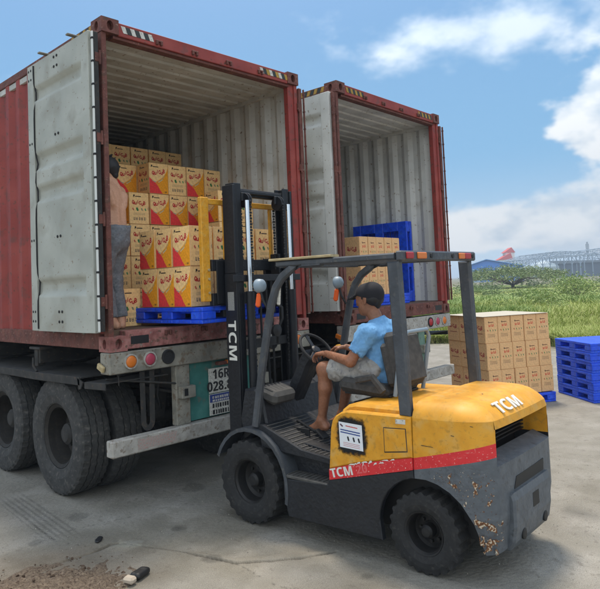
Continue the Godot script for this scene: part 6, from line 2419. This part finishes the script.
func mast(t: Node3D) -> void:
	var top := 2.82
	for s in [-1, 1]:
		# outer channel
		var oc := MB.new()
		oc.bb(s * 0.388, s * 0.364, 0.16, 2.02, -0.42, -0.27, 0.004)
		oc.bb(s * 0.364, s * 0.305, 0.16, 2.02, -0.42, -0.404, 0.004)
		oc.bb(s * 0.364, s * 0.305, 0.16, 2.02, -0.288, -0.27, 0.004)
		part(t, "outer_mast", oc, M.mast)
		# inner channel, raised
		var ic := MB.new()
		ic.bb(s * 0.361, s * 0.335, 0.55, top, -0.402, -0.290, 0.004)
		ic.bb(s * 0.335, s * 0.275, 0.55, top, -0.402, -0.388, 0.004)
		ic.bb(s * 0.335, s * 0.275, 0.55, top, -0.304, -0.290, 0.004)
		part(t, "inner_mast", ic, M.mast)
		var sh := MB.new()
		sh.bb(s * 0.388, s * 0.3615, 2.021, top - 0.02, -0.415, -0.275, 0.004)
		part(t, "mast_flange", sh, M.mast)
		# lift cylinder
		var cy := MB.new()
		cy.tube([Vector3(s * 0.270, 0.20, -0.225), Vector3(s * 0.270, 1.86, -0.225)], 0.036, 14)
		var cyp := part(t, "lift_cylinder", cy, M.mast)
		var rod := MB.new()
		rod.tube([Vector3(s * 0.270, 1.86, -0.225), Vector3(s * 0.270, 2.66, -0.225)], 0.021, 14)
		part(cyp, "piston_rod", rod, M.chrome)
		# chain and its wheel
		var wh := MB.new()
		wh.lathe([Vector2(0.0, -0.022), Vector2(0.066, -0.022), Vector2(0.066, -0.012), Vector2(0.055, -0.008), Vector2(0.055, 0.008), Vector2(0.066, 0.012), Vector2(0.066, 0.022), Vector2(0, 0.022)], Vector3(s * 0.215, 2.67, -0.30), Basis(Vector3.BACK, PI / 2), 22)
		wh.bb(s * 0.27, s * 0.16, 2.66, 2.74, -0.315, -0.285, 0.006)
		part(t, "chain_wheel", wh, M.mast)
		var ch := MB.new()
		for k in 58:
			var y := 2.66 - k * 0.026
			ch.box(Vector3(s * 0.215, y, -0.238), Vector3(0.026 if k % 2 == 0 else 0.016, 0.021, 0.014), 0.003)
			if k < 24:
				ch.box(Vector3(s * 0.215, y, -0.362), Vector3(0.026 if k % 2 == 0 else 0.016, 0.021, 0.014), 0.003)
		part(t, "lift_chain", ch, M.black)
		var ti := MB.new()
		ti.tube([Vector3(s * 0.39, 0.60, -0.24), Vector3(s * 0.39, 1.02, 0.02)], 0.03, 12)
		part(t, "tilt_cylinder", ti, M.mast)
	var tb := MB.new()
	tb.bb(-0.334, 0.334, 2.715, 2.785, -0.40, -0.345, 0.006)
	tb.bb(-0.274, 0.274, 2.735, 2.765, -0.344, -0.30, 0.005)
	part(t, "top_cross_bar", tb, M.mast)
	for q in [[1.975, 0.06], [1.40, 0.08], [0.62, 0.1], [0.22, 0.12]]:
		var cb := MB.new()
		cb.bb(-0.44 if q[0] > 1.9 else -0.304, 0.44 if q[0] > 1.9 else 0.304, q[0] - q[1] / 2, q[0] + q[1] / 2, -0.266, -0.25, 0.004)
		part(t, "mast_cross_bar", cb, M.mast)
	for x in [-0.03, 0.05, 0.12]:
		var ho := MB.new()
		ho.tube([Vector3(x, 0.6, -0.33), Vector3(x, 1.3, -0.34), Vector3(x + 0.02, 2.0, -0.36)], 0.011, 6)
		part(t, "hydraulic_hose", ho, M.rubber)
	var loop := MB.new()
	loop.tube([Vector3(0.02, 1.75, -0.22), Vector3(0.06, 1.70, -0.16), Vector3(0.05, 1.60, -0.15), Vector3(0.0, 1.50, -0.17), Vector3(0.03, 1.38, -0.2)], 0.013, 8)
	part(t, "hydraulic_hose", loop, M.rubber)
	var horn := MB.new()
	horn.lathe([Vector2(0, -0.03), Vector2(0.05, -0.02), Vector2(0.055, 0.02), Vector2(0, 0.03)], Vector3(-0.02, 1.50, -0.17), Basis(Vector3.RIGHT, PI / 2), 16)
	part(t, "horn", horn, M.black)
	# carriage
	var z0 := -0.47
	for q in [[2.10, 0.10], [1.80, 0.11]]:
		var cb := MB.new()
		cb.bb(-0.50, 0.50, q[0] - q[1] / 2, q[0] + q[1] / 2, z0 - 0.03, z0 + 0.02, 0.005)
		part(t, "carriage_bar", cb, M.mast)
	for s in [-1, 1]:
		var cp := MB.new()
		cp.bb(s * 0.27, s * 0.235, 1.70, 2.20, z0 + 0.021, -0.33, 0.005)
		cp.bb(s * 0.46, s * 0.271, 1.76, 2.14, z0 + 0.021, z0 + 0.035, 0.003)
		part(t, "carriage_plate", cp, M.mast)
		var fk := MB.new()
		fk.bar([Vector3(s * 0.28, 2.16, z0 - 0.05), Vector3(s * 0.28, 1.66, z0 - 0.05)], 0.12, 0.036, Vector3.BACK, 0.004)
		fk.prism(PackedVector2Array([Vector2(z0 - 0.03, 1.640), Vector2(z0 - 0.03, 1.682), Vector2(z0 - 0.70, 1.678), Vector2(z0 - 0.98, 1.662), Vector2(z0 - 0.98, 1.650), Vector2(z0 - 0.70, 1.640)]), -0.06, 0.06, Vector3(s * 0.28, 0, 0), Vector3.BACK, Vector3.UP, 0.003)
		part(t, "fork", fk, M.mast)
	# yellow load backrest
	var post := MB.new()
	post.bb(-0.585, -0.495, 1.785, 2.70, z0 - 0.05, z0 - 0.005, 0.006)
	var br := part(t, "load_backrest", post, M.yellowbar)
	var rpost := MB.new()
	rpost.bb(0.495, 0.585, 1.785, 2.70, z0 - 0.05, z0 - 0.005, 0.006)
	part(br, "backrest_post", rpost, M.yellowbar)
	var tb2 := MB.new()
	tb2.bb(-0.494, 0.494, 2.640, 2.690, z0 - 0.045, z0 - 0.010, 0.005)
	part(br, "backrest_top", tb2, M.yellowbar)
	for x in [-0.30, 0.0, 0.30]:
		var bar_ := MB.new()
		bar_.bb(x - 0.016, x + 0.016, 2.151, 2.639, z0 - 0.04, z0 - 0.012, 0.004)
		part(br, "backrest_bar", bar_, M.yellowbar)
	var bolts := MB.new()
	for y in [1.86, 1.98, 2.06]:
		bolts.lathe([Vector2(0.012, 0), Vector2(0.012, 0.012), Vector2(0, 0.014)], Vector3(-0.52, y, z0 - 0.005), Basis(Vector3.RIGHT, PI / 2), 8)
	part(br, "bolt", bolts, M.tan)
	# the maker's mark running down the left upright
	var b := Basis(Vector3(0, -1, 0), Vector3(0, 0, 1), Vector3(-1, 0, 0))
	text(t, "logo", "TCM", Transform3D(b, Vector3(-0.389, 1.435, -0.345)), 0.095, M.white, 0.003, "Droid Sans", true, 1.3)
	var stk := MB.new()
	stk.bb(-0.3905, -0.3885, 1.70, 1.86, -0.385, -0.305, 0.0)
	part(t, "sticker", stk, mat(Color(1, 1, 1), 0.6, 0.0, surf(83, 256, [[0.0, V(120, 122, 120)], [1.0, V(178, 176, 166)]], 0.06, [{"freq": 0.1, "from": 0.55, "to": 0.6, "color": V(70, 70, 72)}], 0.05), 10.0))

# ---------------------------------------------------------------- people
func head_field(h: Transform3D, mb: MB) -> void:
	var lo := h.origin - Vector3(.17, .27, .18)
	var f := SDF.new(lo, h.origin + Vector3(.17, .17, .18), 0.0062)
	var p := func(x: float, y: float, z: float) -> Vector3: return h * Vector3(x, y, z)
	f.cap(p.call(0, .035, .028), p.call(0, .028, -.018), .086, .084, .0)
	f.cap(p.call(0, -.02, -.032), p.call(0, -.065, -.042), .064, .052, .04)
	f.cap(p.call(-.03, -.055, -.035), p.call(.03, -.055, -.035), .038, .038, .03)
	f.cap(p.call(-.012, -.092, -.068), p.call(.012, -.092, -.068), .022, .022, .03)
	f.cap(p.call(0, .012, -.095), p.call(0, -.030, -.112), .008, .013, .014)
	f.cap(p.call(-.012, -.034, -.102), p.call(.012, -.034, -.102), .009, .009, .008)
	f.cap(p.call(-.04, .026, -.086), p.call(.04, .026, -.086), .012, .012, .02)
	f.cap(p.call(-.020, -.060, -.094), p.call(.020, -.060, -.094), .008, .008, .008)
	f.cap(p.call(-.016, -.072, -.090), p.call(.016, -.072, -.090), .009, .009, .006)
	for s in [-1, 1]:
		f.cap(p.call(s * .040, -.012, -.080), p.call(s * .05, -.02, -.06), .018, .018, .02)
		f.cap(p.call(s * .086, .012, .006), p.call(s * .084, -.026, -.002), .019, .011, .006, false, (h.basis * Vector3(1, 0, 0)), 2.2)
	f.cap(p.call(0, -.06, .012), p.call(0, -.20, .050), .050, .056, .035)
	f.build(mb)

func hand_field(mb: MB, wrist: Vector3, palm_end: Vector3, across: Vector3, curl: Vector3, side: float) -> void:
	# palm from the wrist, four fingers leaving its end and bending along curl, the thumb from the side near the wrist
	var lo := wrist.min(palm_end) - Vector3(.14, .14, .14)
	var hi := wrist.max(palm_end) + Vector3(.14, .14, .14)
	var f := SDF.new(lo, hi, 0.0050)
	var d := (palm_end - wrist).normalized()
	for k in 4:
		var o := across * (k - 1.5) * 0.0215
		f.cap(wrist + o * .55, palm_end + o, .015, .0125, .010)
		var l: float = [.040, .046, .043, .034][k]
		var r: float = [.0086, .0088, .0085, .0078][k]
		var a := palm_end + o
		var b := a + (d * .75 + curl * .65).normalized() * l
		var c := b + (d * .05 + curl).normalized() * l * .72
		var e := c + (curl * .75 - d * .65).normalized() * l * .55
		f.cap(a, b, r + .001, r, .004)
		f.cap(b, c, r, r * .95, .002)
		f.cap(c, e, r * .95, r * .85, .002)
	var t0 := wrist + d * .025 + across * side * .024
	var t1 := t0 + (d * .6 + across * side * .7 + curl * .3).normalized() * .036
	var t2 := t1 + (d * .7 + curl * .7).normalized() * .030
	var t3 := t2 + (d * .3 + curl * .9 - across * side * .2).normalized() * .022
	f.cap(t0, t1, .014, .0115, .012)
	f.cap(t1, t2, .0112, .0100, .003)
	f.cap(t2, t3, .0100, .0085, .003)
	f.build(mb)

func foot(f: SDF, ankle: Vector3, fwd: Vector3, sole: float) -> void:
	var heel := Vector3(ankle.x, sole + .028, ankle.z) - fwd * .045
	var ball := Vector3(ankle.x, sole + .022, ankle.z) + fwd * .115
	f.cap(ankle, heel, .034, .030, .03)
	f.cap(ankle + Vector3(0, -.01, 0), ball, .034, .030, .03)
	f.cap(heel, ball, .028, .034, .02)
	var sd := fwd.cross(Vector3.UP)
	for k in 5:
		var b := ball + sd * (k - 2) * .017
		f.cap(b, b + fwd * [.045, .052, .05, .045, .055][k] + Vector3(0, -.006, 0), .012, [.009, .009, .009, .009, .012][k], .006)

func people() -> void:
	var wr := FastNoiseLite.new()
	wr.seed = 12
	wr.frequency = 9.0
	wr.fractal_type = FastNoiseLite.FRACTAL_FBM
	wr.fractal_octaves = 2
	var wf := FastNoiseLite.new()
	wf.seed = 29
	wf.frequency = 20.0
	# ---- driver, in the forklift's own axes
	var t := thing("person", "driver in light blue shirt, grey shorts and black cap sitting at the wheel", "person", "", fork_xf())
	var body := MB.new()
	var f := SDF.new(Vector3(-.48, .62, .14), Vector3(.42, 1.66, 1.22), 0.0125)
	var hipc := Vector3(-.02, 1.245, .965)
	f.cap(hipc, Vector3(-.02, 1.44, .955), .125, .125, .0, false, Vector3.BACK, 1.3)
	f.cap(Vector3(-.165, 1.515, .945), Vector3(.125, 1.515, .945), .060, .060, .06)
	f.cap(Vector3(-.02, 1.50, .94), Vector3(-.02, 1.64, .90), .055, .052, .04)
	var lel := Vector3(-.275, 1.300, .830)
	var lwr := Vector3(-.175, 1.338, .515)
	f.cap(Vector3(-.205, 1.505, .945), lel, .052, .042, .03)
	f.cap(lel, lwr, .042, .027, .02)
	var rel := Vector3(.235, 1.290, .78)
	var rwr := Vector3(.150, 1.355, .475)
	f.cap(Vector3(.165, 1.505, .945), rel, .052, .042, .03)
	f.cap(rel, rwr, .042, .027, .02)
	for s in [-1, 1]:
		var hip := Vector3(-.02 + s * .095, 1.235, .93)
		var knee := Vector3(-.19, 1.215, .500) if s < 0 else Vector3(.135, 1.205, .50)
		var ank := Vector3(-.165, .800, .435) if s < 0 else Vector3(.12, .790, .42)
		f.cap(hip, knee, .085, .058, .04)
		f.cap(knee, knee.lerp(ank, .35) + Vector3(0, 0, .022), .056, .054, .03)
		f.cap(knee.lerp(ank, .35) + Vector3(0, 0, .022), ank, .053, .033, .03)
		foot(f, ank, Vector3(0, -.22, -.975).normalized(), ank.y - .085)
	f.build(body)
	var hx := Transform3D(Basis(Vector3.UP, 0.10) * Basis(Vector3.RIGHT, -0.06), Vector3(-.025, 1.755, .862))
	head_field(hx, body)
	hand_field(body, lwr, Vector3(-.150, 1.335, .428), Vector3(.93, .12, .25).normalized(), Vector3(.05, -.85, -.40).normalized(), 1.0)
	hand_field(body, rwr, Vector3(.135, 1.350, .388), Vector3(.95, -.1, -.2).normalized(), Vector3(-.05, -.85, -.40).normalized(), -1.0)
	part(t, "body", body, M.skin)
	var sh := SDF.new(Vector3(-.48, 1.05, .60), Vector3(.42, 1.66, 1.22), 0.0115)
	sh.cap(Vector3(-.02, 1.20, .975), Vector3(-.02, 1.43, .965), .170, .170, .0, false, Vector3.BACK, 1.32)
	sh.cap(Vector3(-.168, 1.508, .948), Vector3(.128, 1.508, .948), .074, .074, .07)
	sh.cap(Vector3(-.02, 1.515, .945), Vector3(-.02, 1.598, .918), .075, .064, .05, true)
	var ls := Vector3(-.205, 1.505, .945)
	sh.cap(ls, ls.lerp(lel, .70), .075, .070, .05, true)
	var rs := Vector3(.165, 1.505, .945)
	sh.cap(rs, rs.lerp(rel, .70), .075, .070, .05, true)
	sh.wrinkle(wr, .018)
	sh.wrinkle(wf, .005)
	var sm := MB.new()
	sh.build(sm)
	part(t, "shirt", sm, M.shirt)
	var so := SDF.new(Vector3(-.42, 1.02, .42), Vector3(.38, 1.42, 1.20), 0.0115)
	so.cap(Vector3(-.02, 1.225, .965), Vector3(-.02, 1.30, .965), .160, .155, .0, false, Vector3.BACK, 1.2)
	for s in [-1, 1]:
		var hip := Vector3(-.02 + s * .095, 1.230, .93)
		var knee := Vector3(-.19, 1.215, .500) if s < 0 else Vector3(.135, 1.205, .50)
		so.cap(hip, hip.lerp(knee, .86), .105, .090, .05, true)
	so.wrinkle(wr, .016)
	so.wrinkle(wf, .005)
	var som := MB.new()
	so.build(som)
	part(t, "shorts", som, M.shorts)
	var cf := SDF.new(hx.origin - Vector3(.2, .08, .3), hx.origin + Vector3(.2, .2, .2), 0.0065)
	cf.cap(hx * Vector3(0, .044, .026), hx * Vector3(0, .040, -.016), .098, .096, .0)
	var cm := MB.new()
	# keep only the dome above a slanting band
	for z in cf.nz:
		for y in cf.ny:
			for x in cf.nx:
				var p := cf.o + Vector3(x, y, z) * cf.s
				var q := hx.affine_inverse() * p
				var i := (z * cf.ny + y) * cf.nx + x
				cf.d[i] = maxf(cf.d[i], (0.022 - q.z * 0.28) - q.y)
	cf.cap(hx * Vector3(-.045, .048, -.095), hx * Vector3(-.040, .030, -.165), .016, .010, .004, false, hx.basis * Vector3.UP, 2.4)
	cf.cap(hx * Vector3(.045, .048, -.095), hx * Vector3(.040, .030, -.165), .016, .010, .004, false, hx.basis * Vector3.UP, 2.4)
	for k in 7:
		var x := -.06 + k * .02
		cf.cap(hx * Vector3(x, .046, -.085), hx * Vector3(x * .85, .022 - absf(x) * .15, -.200 + absf(x) * .4), .013, .010, .004, false, hx.basis * Vector3.UP, 2.6)
	cf.build(cm)
	part(t, "cap", cm, M.cap)
	var hr := SDF.new(hx.origin - Vector3(.14, .12, .14), hx.origin + Vector3(.14, .12, .16), 0.0065)
	hr.cap(hx * Vector3(-.040, .002, .050), hx * Vector3(.040, .002, .050), .050, .050, .0)
	hr.cap(hx * Vector3(-.055, .01, .02), hx * Vector3(-.06, .02, -.015), .034, .028, .02)
	hr.cap(hx * Vector3(.055, .01, .02), hx * Vector3(.06, .02, -.015), .034, .028, .02)
	hr.cap(hx * Vector3(0, .0, .062), hx * Vector3(0, -.045, .062), .042, .030, .02)
	var hm := MB.new()
	hr.build(hm)
	part(t, "hair", hm, M.hair)
	for s in [-1, 1]:
		var e := MB.new()
		e.lathe([Vector2(0, -.009), Vector2(.007, -.006), Vector2(.009, 0), Vector2(.007, .006), Vector2(0, .009)], hx * Vector3(s * .033, .006, -.088), Basis(), 10, true)
		part(t, "eye", e, M.hair)
	# ---- worker in the container, seen from behind
	var wx := Transform3D(Basis(Vector3.UP, 0.45), Vector3(.238, 1.571, -.33))
	var w := thing("person", "bare-backed worker in grey trousers standing behind the left door post", "person", "", wx)
	var wb := MB.new()
	var g := SDF.new(Vector3(-.36, -.02, -.48), Vector3(.36, 1.46, .24), 0.0125)
	g.cap(Vector3(0, .86, .02), Vector3(0, 1.14, -.02), .135, .150, .0, false, Vector3.BACK, 1.35)
	g.cap(Vector3(-.14, 1.265, -.03), Vector3(.14, 1.265, -.03), .068, .068, .08)
	for q in [-1, 1]:
		g.cap(Vector3(q * .085, 1.13, .060), Vector3(q * .115, 1.22, .045), .042, .046, .025)
		g.cap(Vector3(q * .045, .90, .085), Vector3(q * .05, 1.10, .075), .034, .034, .02)
	g.cap(Vector3(0.01, 1.24, -.03), Vector3(.045, 1.38, -.065), .062, .052, .04)
	for s in [-1, 1]:
		var el := Vector3(.235, 1.02, -.07) if s > 0 else Vector3(-.165, 1.03, -.13)
		var wrp := Vector3(.15, .98, -.30) if s > 0 else Vector3(-.05, .98, -.26)
		g.cap(Vector3(s * .175, 1.26, -.03), el, .056, .042, .03)
		g.cap(el, wrp, .042, .028, .02)
		var hip := Vector3(s * .08, .84, .02)
		var kn := Vector3(s * .078, .46, -.04)
		var an := Vector3(s * .072, .085, .02)
		g.cap(hip, kn, .085, .056, .04)
		g.cap(kn, an, .054, .034, .03)
		foot(g, an, Vector3(s * .35, 0, -.94).normalized() if s < 0 else Vector3(.75, 0, -.66).normalized(), .0)
	g.build(wb)
	var whx := Transform3D(Basis(Vector3.UP, 0.25) * Basis(Vector3.RIGHT, -0.20), Vector3(0.055, 1.455, -.085))
	head_field(whx, wb)
	hand_field(wb, Vector3(-.05, .98, -.26), Vector3(-.01, .965, -.335), Vector3(.95, .1, .2).normalized(), Vector3(.3, -.8, -.3).normalized(), 1.0)
	hand_field(wb, Vector3(.15, .98, -.30), Vector3(.14, .965, -.385), Vector3(.95, -.1, -.2).normalized(), Vector3(-.3, -.8, -.3).normalized(), -1.0)
	part(w, "body", wb, M.skinpale)
	var tr := SDF.new(Vector3(-.30, .0, -.26), Vector3(.30, 1.02, .24), 0.012)
	tr.cap(Vector3(0, .82, .025), Vector3(0, .935, .025), .138, .152, .0, true, Vector3.BACK, 1.12)
	for s in [-1, 1]:
		var hip := Vector3(s * .08, .83, .02)
		var kn := Vector3(s * .078, .46, -.04)
		var an := Vector3(s * .072, .10, .02)
		tr.cap(hip, kn, .088, .066, .05)
		tr.cap(kn, an, .066, .058, .03, true)
	tr.wrinkle(wr, .010)
	tr.wrinkle(wf, .004)
	var trm := MB.new()
	tr.build(trm)
	part(w, "trousers", trm, M.trousers)
	var wh := SDF.new(whx.origin - Vector3(.16, .14, .16), whx.origin + Vector3(.16, .18, .17), 0.0065)
	wh.cap(whx * Vector3(0, .045, .030), whx * Vector3(0, .045, -.020), .094, .090, .0)
	wh.cap(whx * Vector3(0, .01, .06), whx * Vector3(0, -.05, .068), .062, .035, .03)
	for k in 26:
		var a := rng.randf() * TAU
		var u := Vector3(cos(a) * .6, rng.randf_range(.3, 1.0), sin(a) * .6).normalized()
		wh.cap(whx * (Vector3(0, .045, .01) + u * .075), whx * (Vector3(0, .045, .01) + u * .118 + Vector3(rng.randfn(), rng.randfn(), rng.randfn()) * .008), .013, .004, .008)
	for z in wh.nz:
		for y in wh.ny:
			for x in wh.nx:
				var q := whx.affine_inverse() * (wh.o + Vector3(x, y, z) * wh.s)
				var i := (z * wh.ny + y) * wh.nx + x
				wh.d[i] = maxf(wh.d[i], minf(-q.z - .062, 0.062 - q.y) if q.z < -.03 else -1.0)
	var whm := MB.new()
	wh.build(whm)
	part(w, "hair", whm, M.hair)

# ---------------------------------------------------------------- small things on the yard
func yard_bits() -> void:
	var f := FastNoiseLite.new()
	f.seed = 55
	f.frequency = 2.2
	f.fractal_type = FastNoiseLite.FRACTAL_FBM
	f.fractal_octaves = 5
	var n := 90
	var st := SurfaceTool.new()
	st.begin(Mesh.PRIMITIVE_TRIANGLES)
	var ce := Vector2(-1.12, 0.92)
	for j in n + 1:
		for i in n + 1:
			var p := Vector2((i / float(n) - .5) * 1.7, (j / float(n) - .5) * 1.5)
			var d := Vector2(p.x / .68, p.y / .56).length() + f.get_noise_2d(p.x * 2.0 + 9.0, p.y * 2.0) * .28
			var h := 0.085 * smoothstep(1.0, 0.15, d) + 0.022 * f.get_noise_2d(p.x * 4.0, p.y * 4.0) * smoothstep(1.15, 0.7, d) + absf(f.get_noise_2d(p.x * 14.0, p.y * 14.0)) * .018 * smoothstep(1.1, 0.8, d)
			st.set_uv(p)
			st.add_vertex(Vector3(ce.x + p.x, h + 0.013 - 0.05 * smoothstep(0.95, 1.25, d), ce.y + p.y))
	for j in n:
		for i in n:
			var a := j * (n + 1) + i
			st.add_index(a); st.add_index(a + 1); st.add_index(a + n + 1)
			st.add_index(a + 1); st.add_index(a + n + 2); st.add_index(a + n + 1)
	st.generate_normals()
	var me := st.commit()
	var soil := mat(Color(1, 1, 1), 0.95, 0.0, surf(91, 512, [[0.0, V(74, 62, 50)], [0.5, V(104, 90, 74)], [1.0, V(136, 120, 102)]], 0.03, [{"freq": 0.06, "from": 0.62, "to": 0.72, "color": V(64, 48, 38)}], 0.15), 1.6, bump(92, 256, 0.1, 4, 8.0), 0.8, true)
	me.surface_set_material(0, soil)
	var o := inst(self, "soil", me)
	tag(o, "low heap of loose brown soil at the photo's lower left corner", "soil", "", "stuff")
	# clods and grit
	var r := RandomNumberGenerator.new()
	r.seed = 66
	var clod := MB.new()
	clod.lathe([Vector2(0, -.5), Vector2(.7, -.35), Vector2(1.0, .05), Vector2(.62, .55), Vector2(0, .7)], Vector3.ZERO, Basis(), 7)
	for spec in [["soil_clods", "dark soil clods scattered round the brown heap", "soil", 420, rgb(82, 66, 52)], ["grit", "pale grit and pebbles strewn over the concrete", "grit", 2600, rgb(150, 145, 134)]]:
		var mm := MultiMesh.new()
		mm.transform_format = MultiMesh.TRANSFORM_3D
		mm.mesh = clod.mesh(mat(spec[4], 0.95), false, false)
		mm.instance_count = spec[3]
		for k in spec[3] as int:
			var p: Vector3
			var s: float
			if spec[0] == "soil_clods":
				var a := r.randf() * TAU
				var q := sqrt(r.randf())
				p = Vector3(ce.x + cos(a) * q * .85, .012, ce.y + sin(a) * q * .72)
				p.y += 0.085 * smoothstep(1.0, 0.15, Vector2(cos(a) * q * .85 / .68, sin(a) * q * .72 / .56).length())
				s = r.randf_range(.004, .018) * (1.0 if q < .8 else .6)
			else:
				p = Vector3(r.randf_range(-2.0, 4.0), .003, r.randf_range(-.8, 4.2))
				s = r.randf_range(.001, .0048)
			mm.set_instance_transform(k, Transform3D(Basis(Vector3(r.randfn(), r.randfn(), r.randfn()).normalized(), r.randf() * TAU) * Basis.from_scale(Vector3(s, s * r.randf_range(.5, 1.0), s * r.randf_range(.7, 1.3))), p))
		var mo := MultiMeshInstance3D.new()
		mo.multimesh = mm
		mo.name = spec[0]
		add_child(mo)
		tag(mo, spec[1], spec[2], "", "stuff")
	# scraps
	var sc := MB.new()
	var pts := PackedVector2Array()
	for k in 14:
		var a := TAU * k / 14
		pts.append(Vector2(cos(a) * .062 * r.randf_range(.85, 1.1), sin(a) * .026 * r.randf_range(.85, 1.15)))
	sc.prism(pts, 0.0, .012, Vector3.ZERO, Vector3(0, 0, 1), Vector3(1, 0, 0), 0.004)
	var s1 := part(self, "rubber_scrap", sc, M.black)
	s1.transform = Transform3D(Basis(Vector3.UP, -0.75), Vector3(-.285, .004, .265))
	tag(s1, "flat black rubber scrap on the concrete before the trailer wheels", "scrap")
	var gl := thing("shoe", "black slip-on shoe with an off-white heel lying by the soil at the bottom edge", "shoe", "", Transform3D(Basis(Vector3.UP, 0.35), Vector3(-.50, .022, 1.12)))
	var g1 := MB.new()
	g1.box(Vector3(-.040, .024, 0), Vector3(.060, .044, .082), .014)
	part(gl, "heel", g1, mat(rgb(176, 162, 144), .9))
	var sf := SDF.new(Vector3(-.02, -.02, -.08), Vector3(.18, .1, .08), 0.006)
	sf.cap(Vector3(.022, .022, -.018), Vector3(.10, .020, -.014), .024, .022, .0)
	sf.cap(Vector3(.022, .022, .018), Vector3(.10, .020, .016), .024, .022, .02)
	sf.cap(Vector3(.10, .018, -.010), Vector3(.125, .016, .010), .022, .020, .02)
	var g2 := MB.new()
	sf.build(g2)
	part(gl, "upper", g2, M.black)
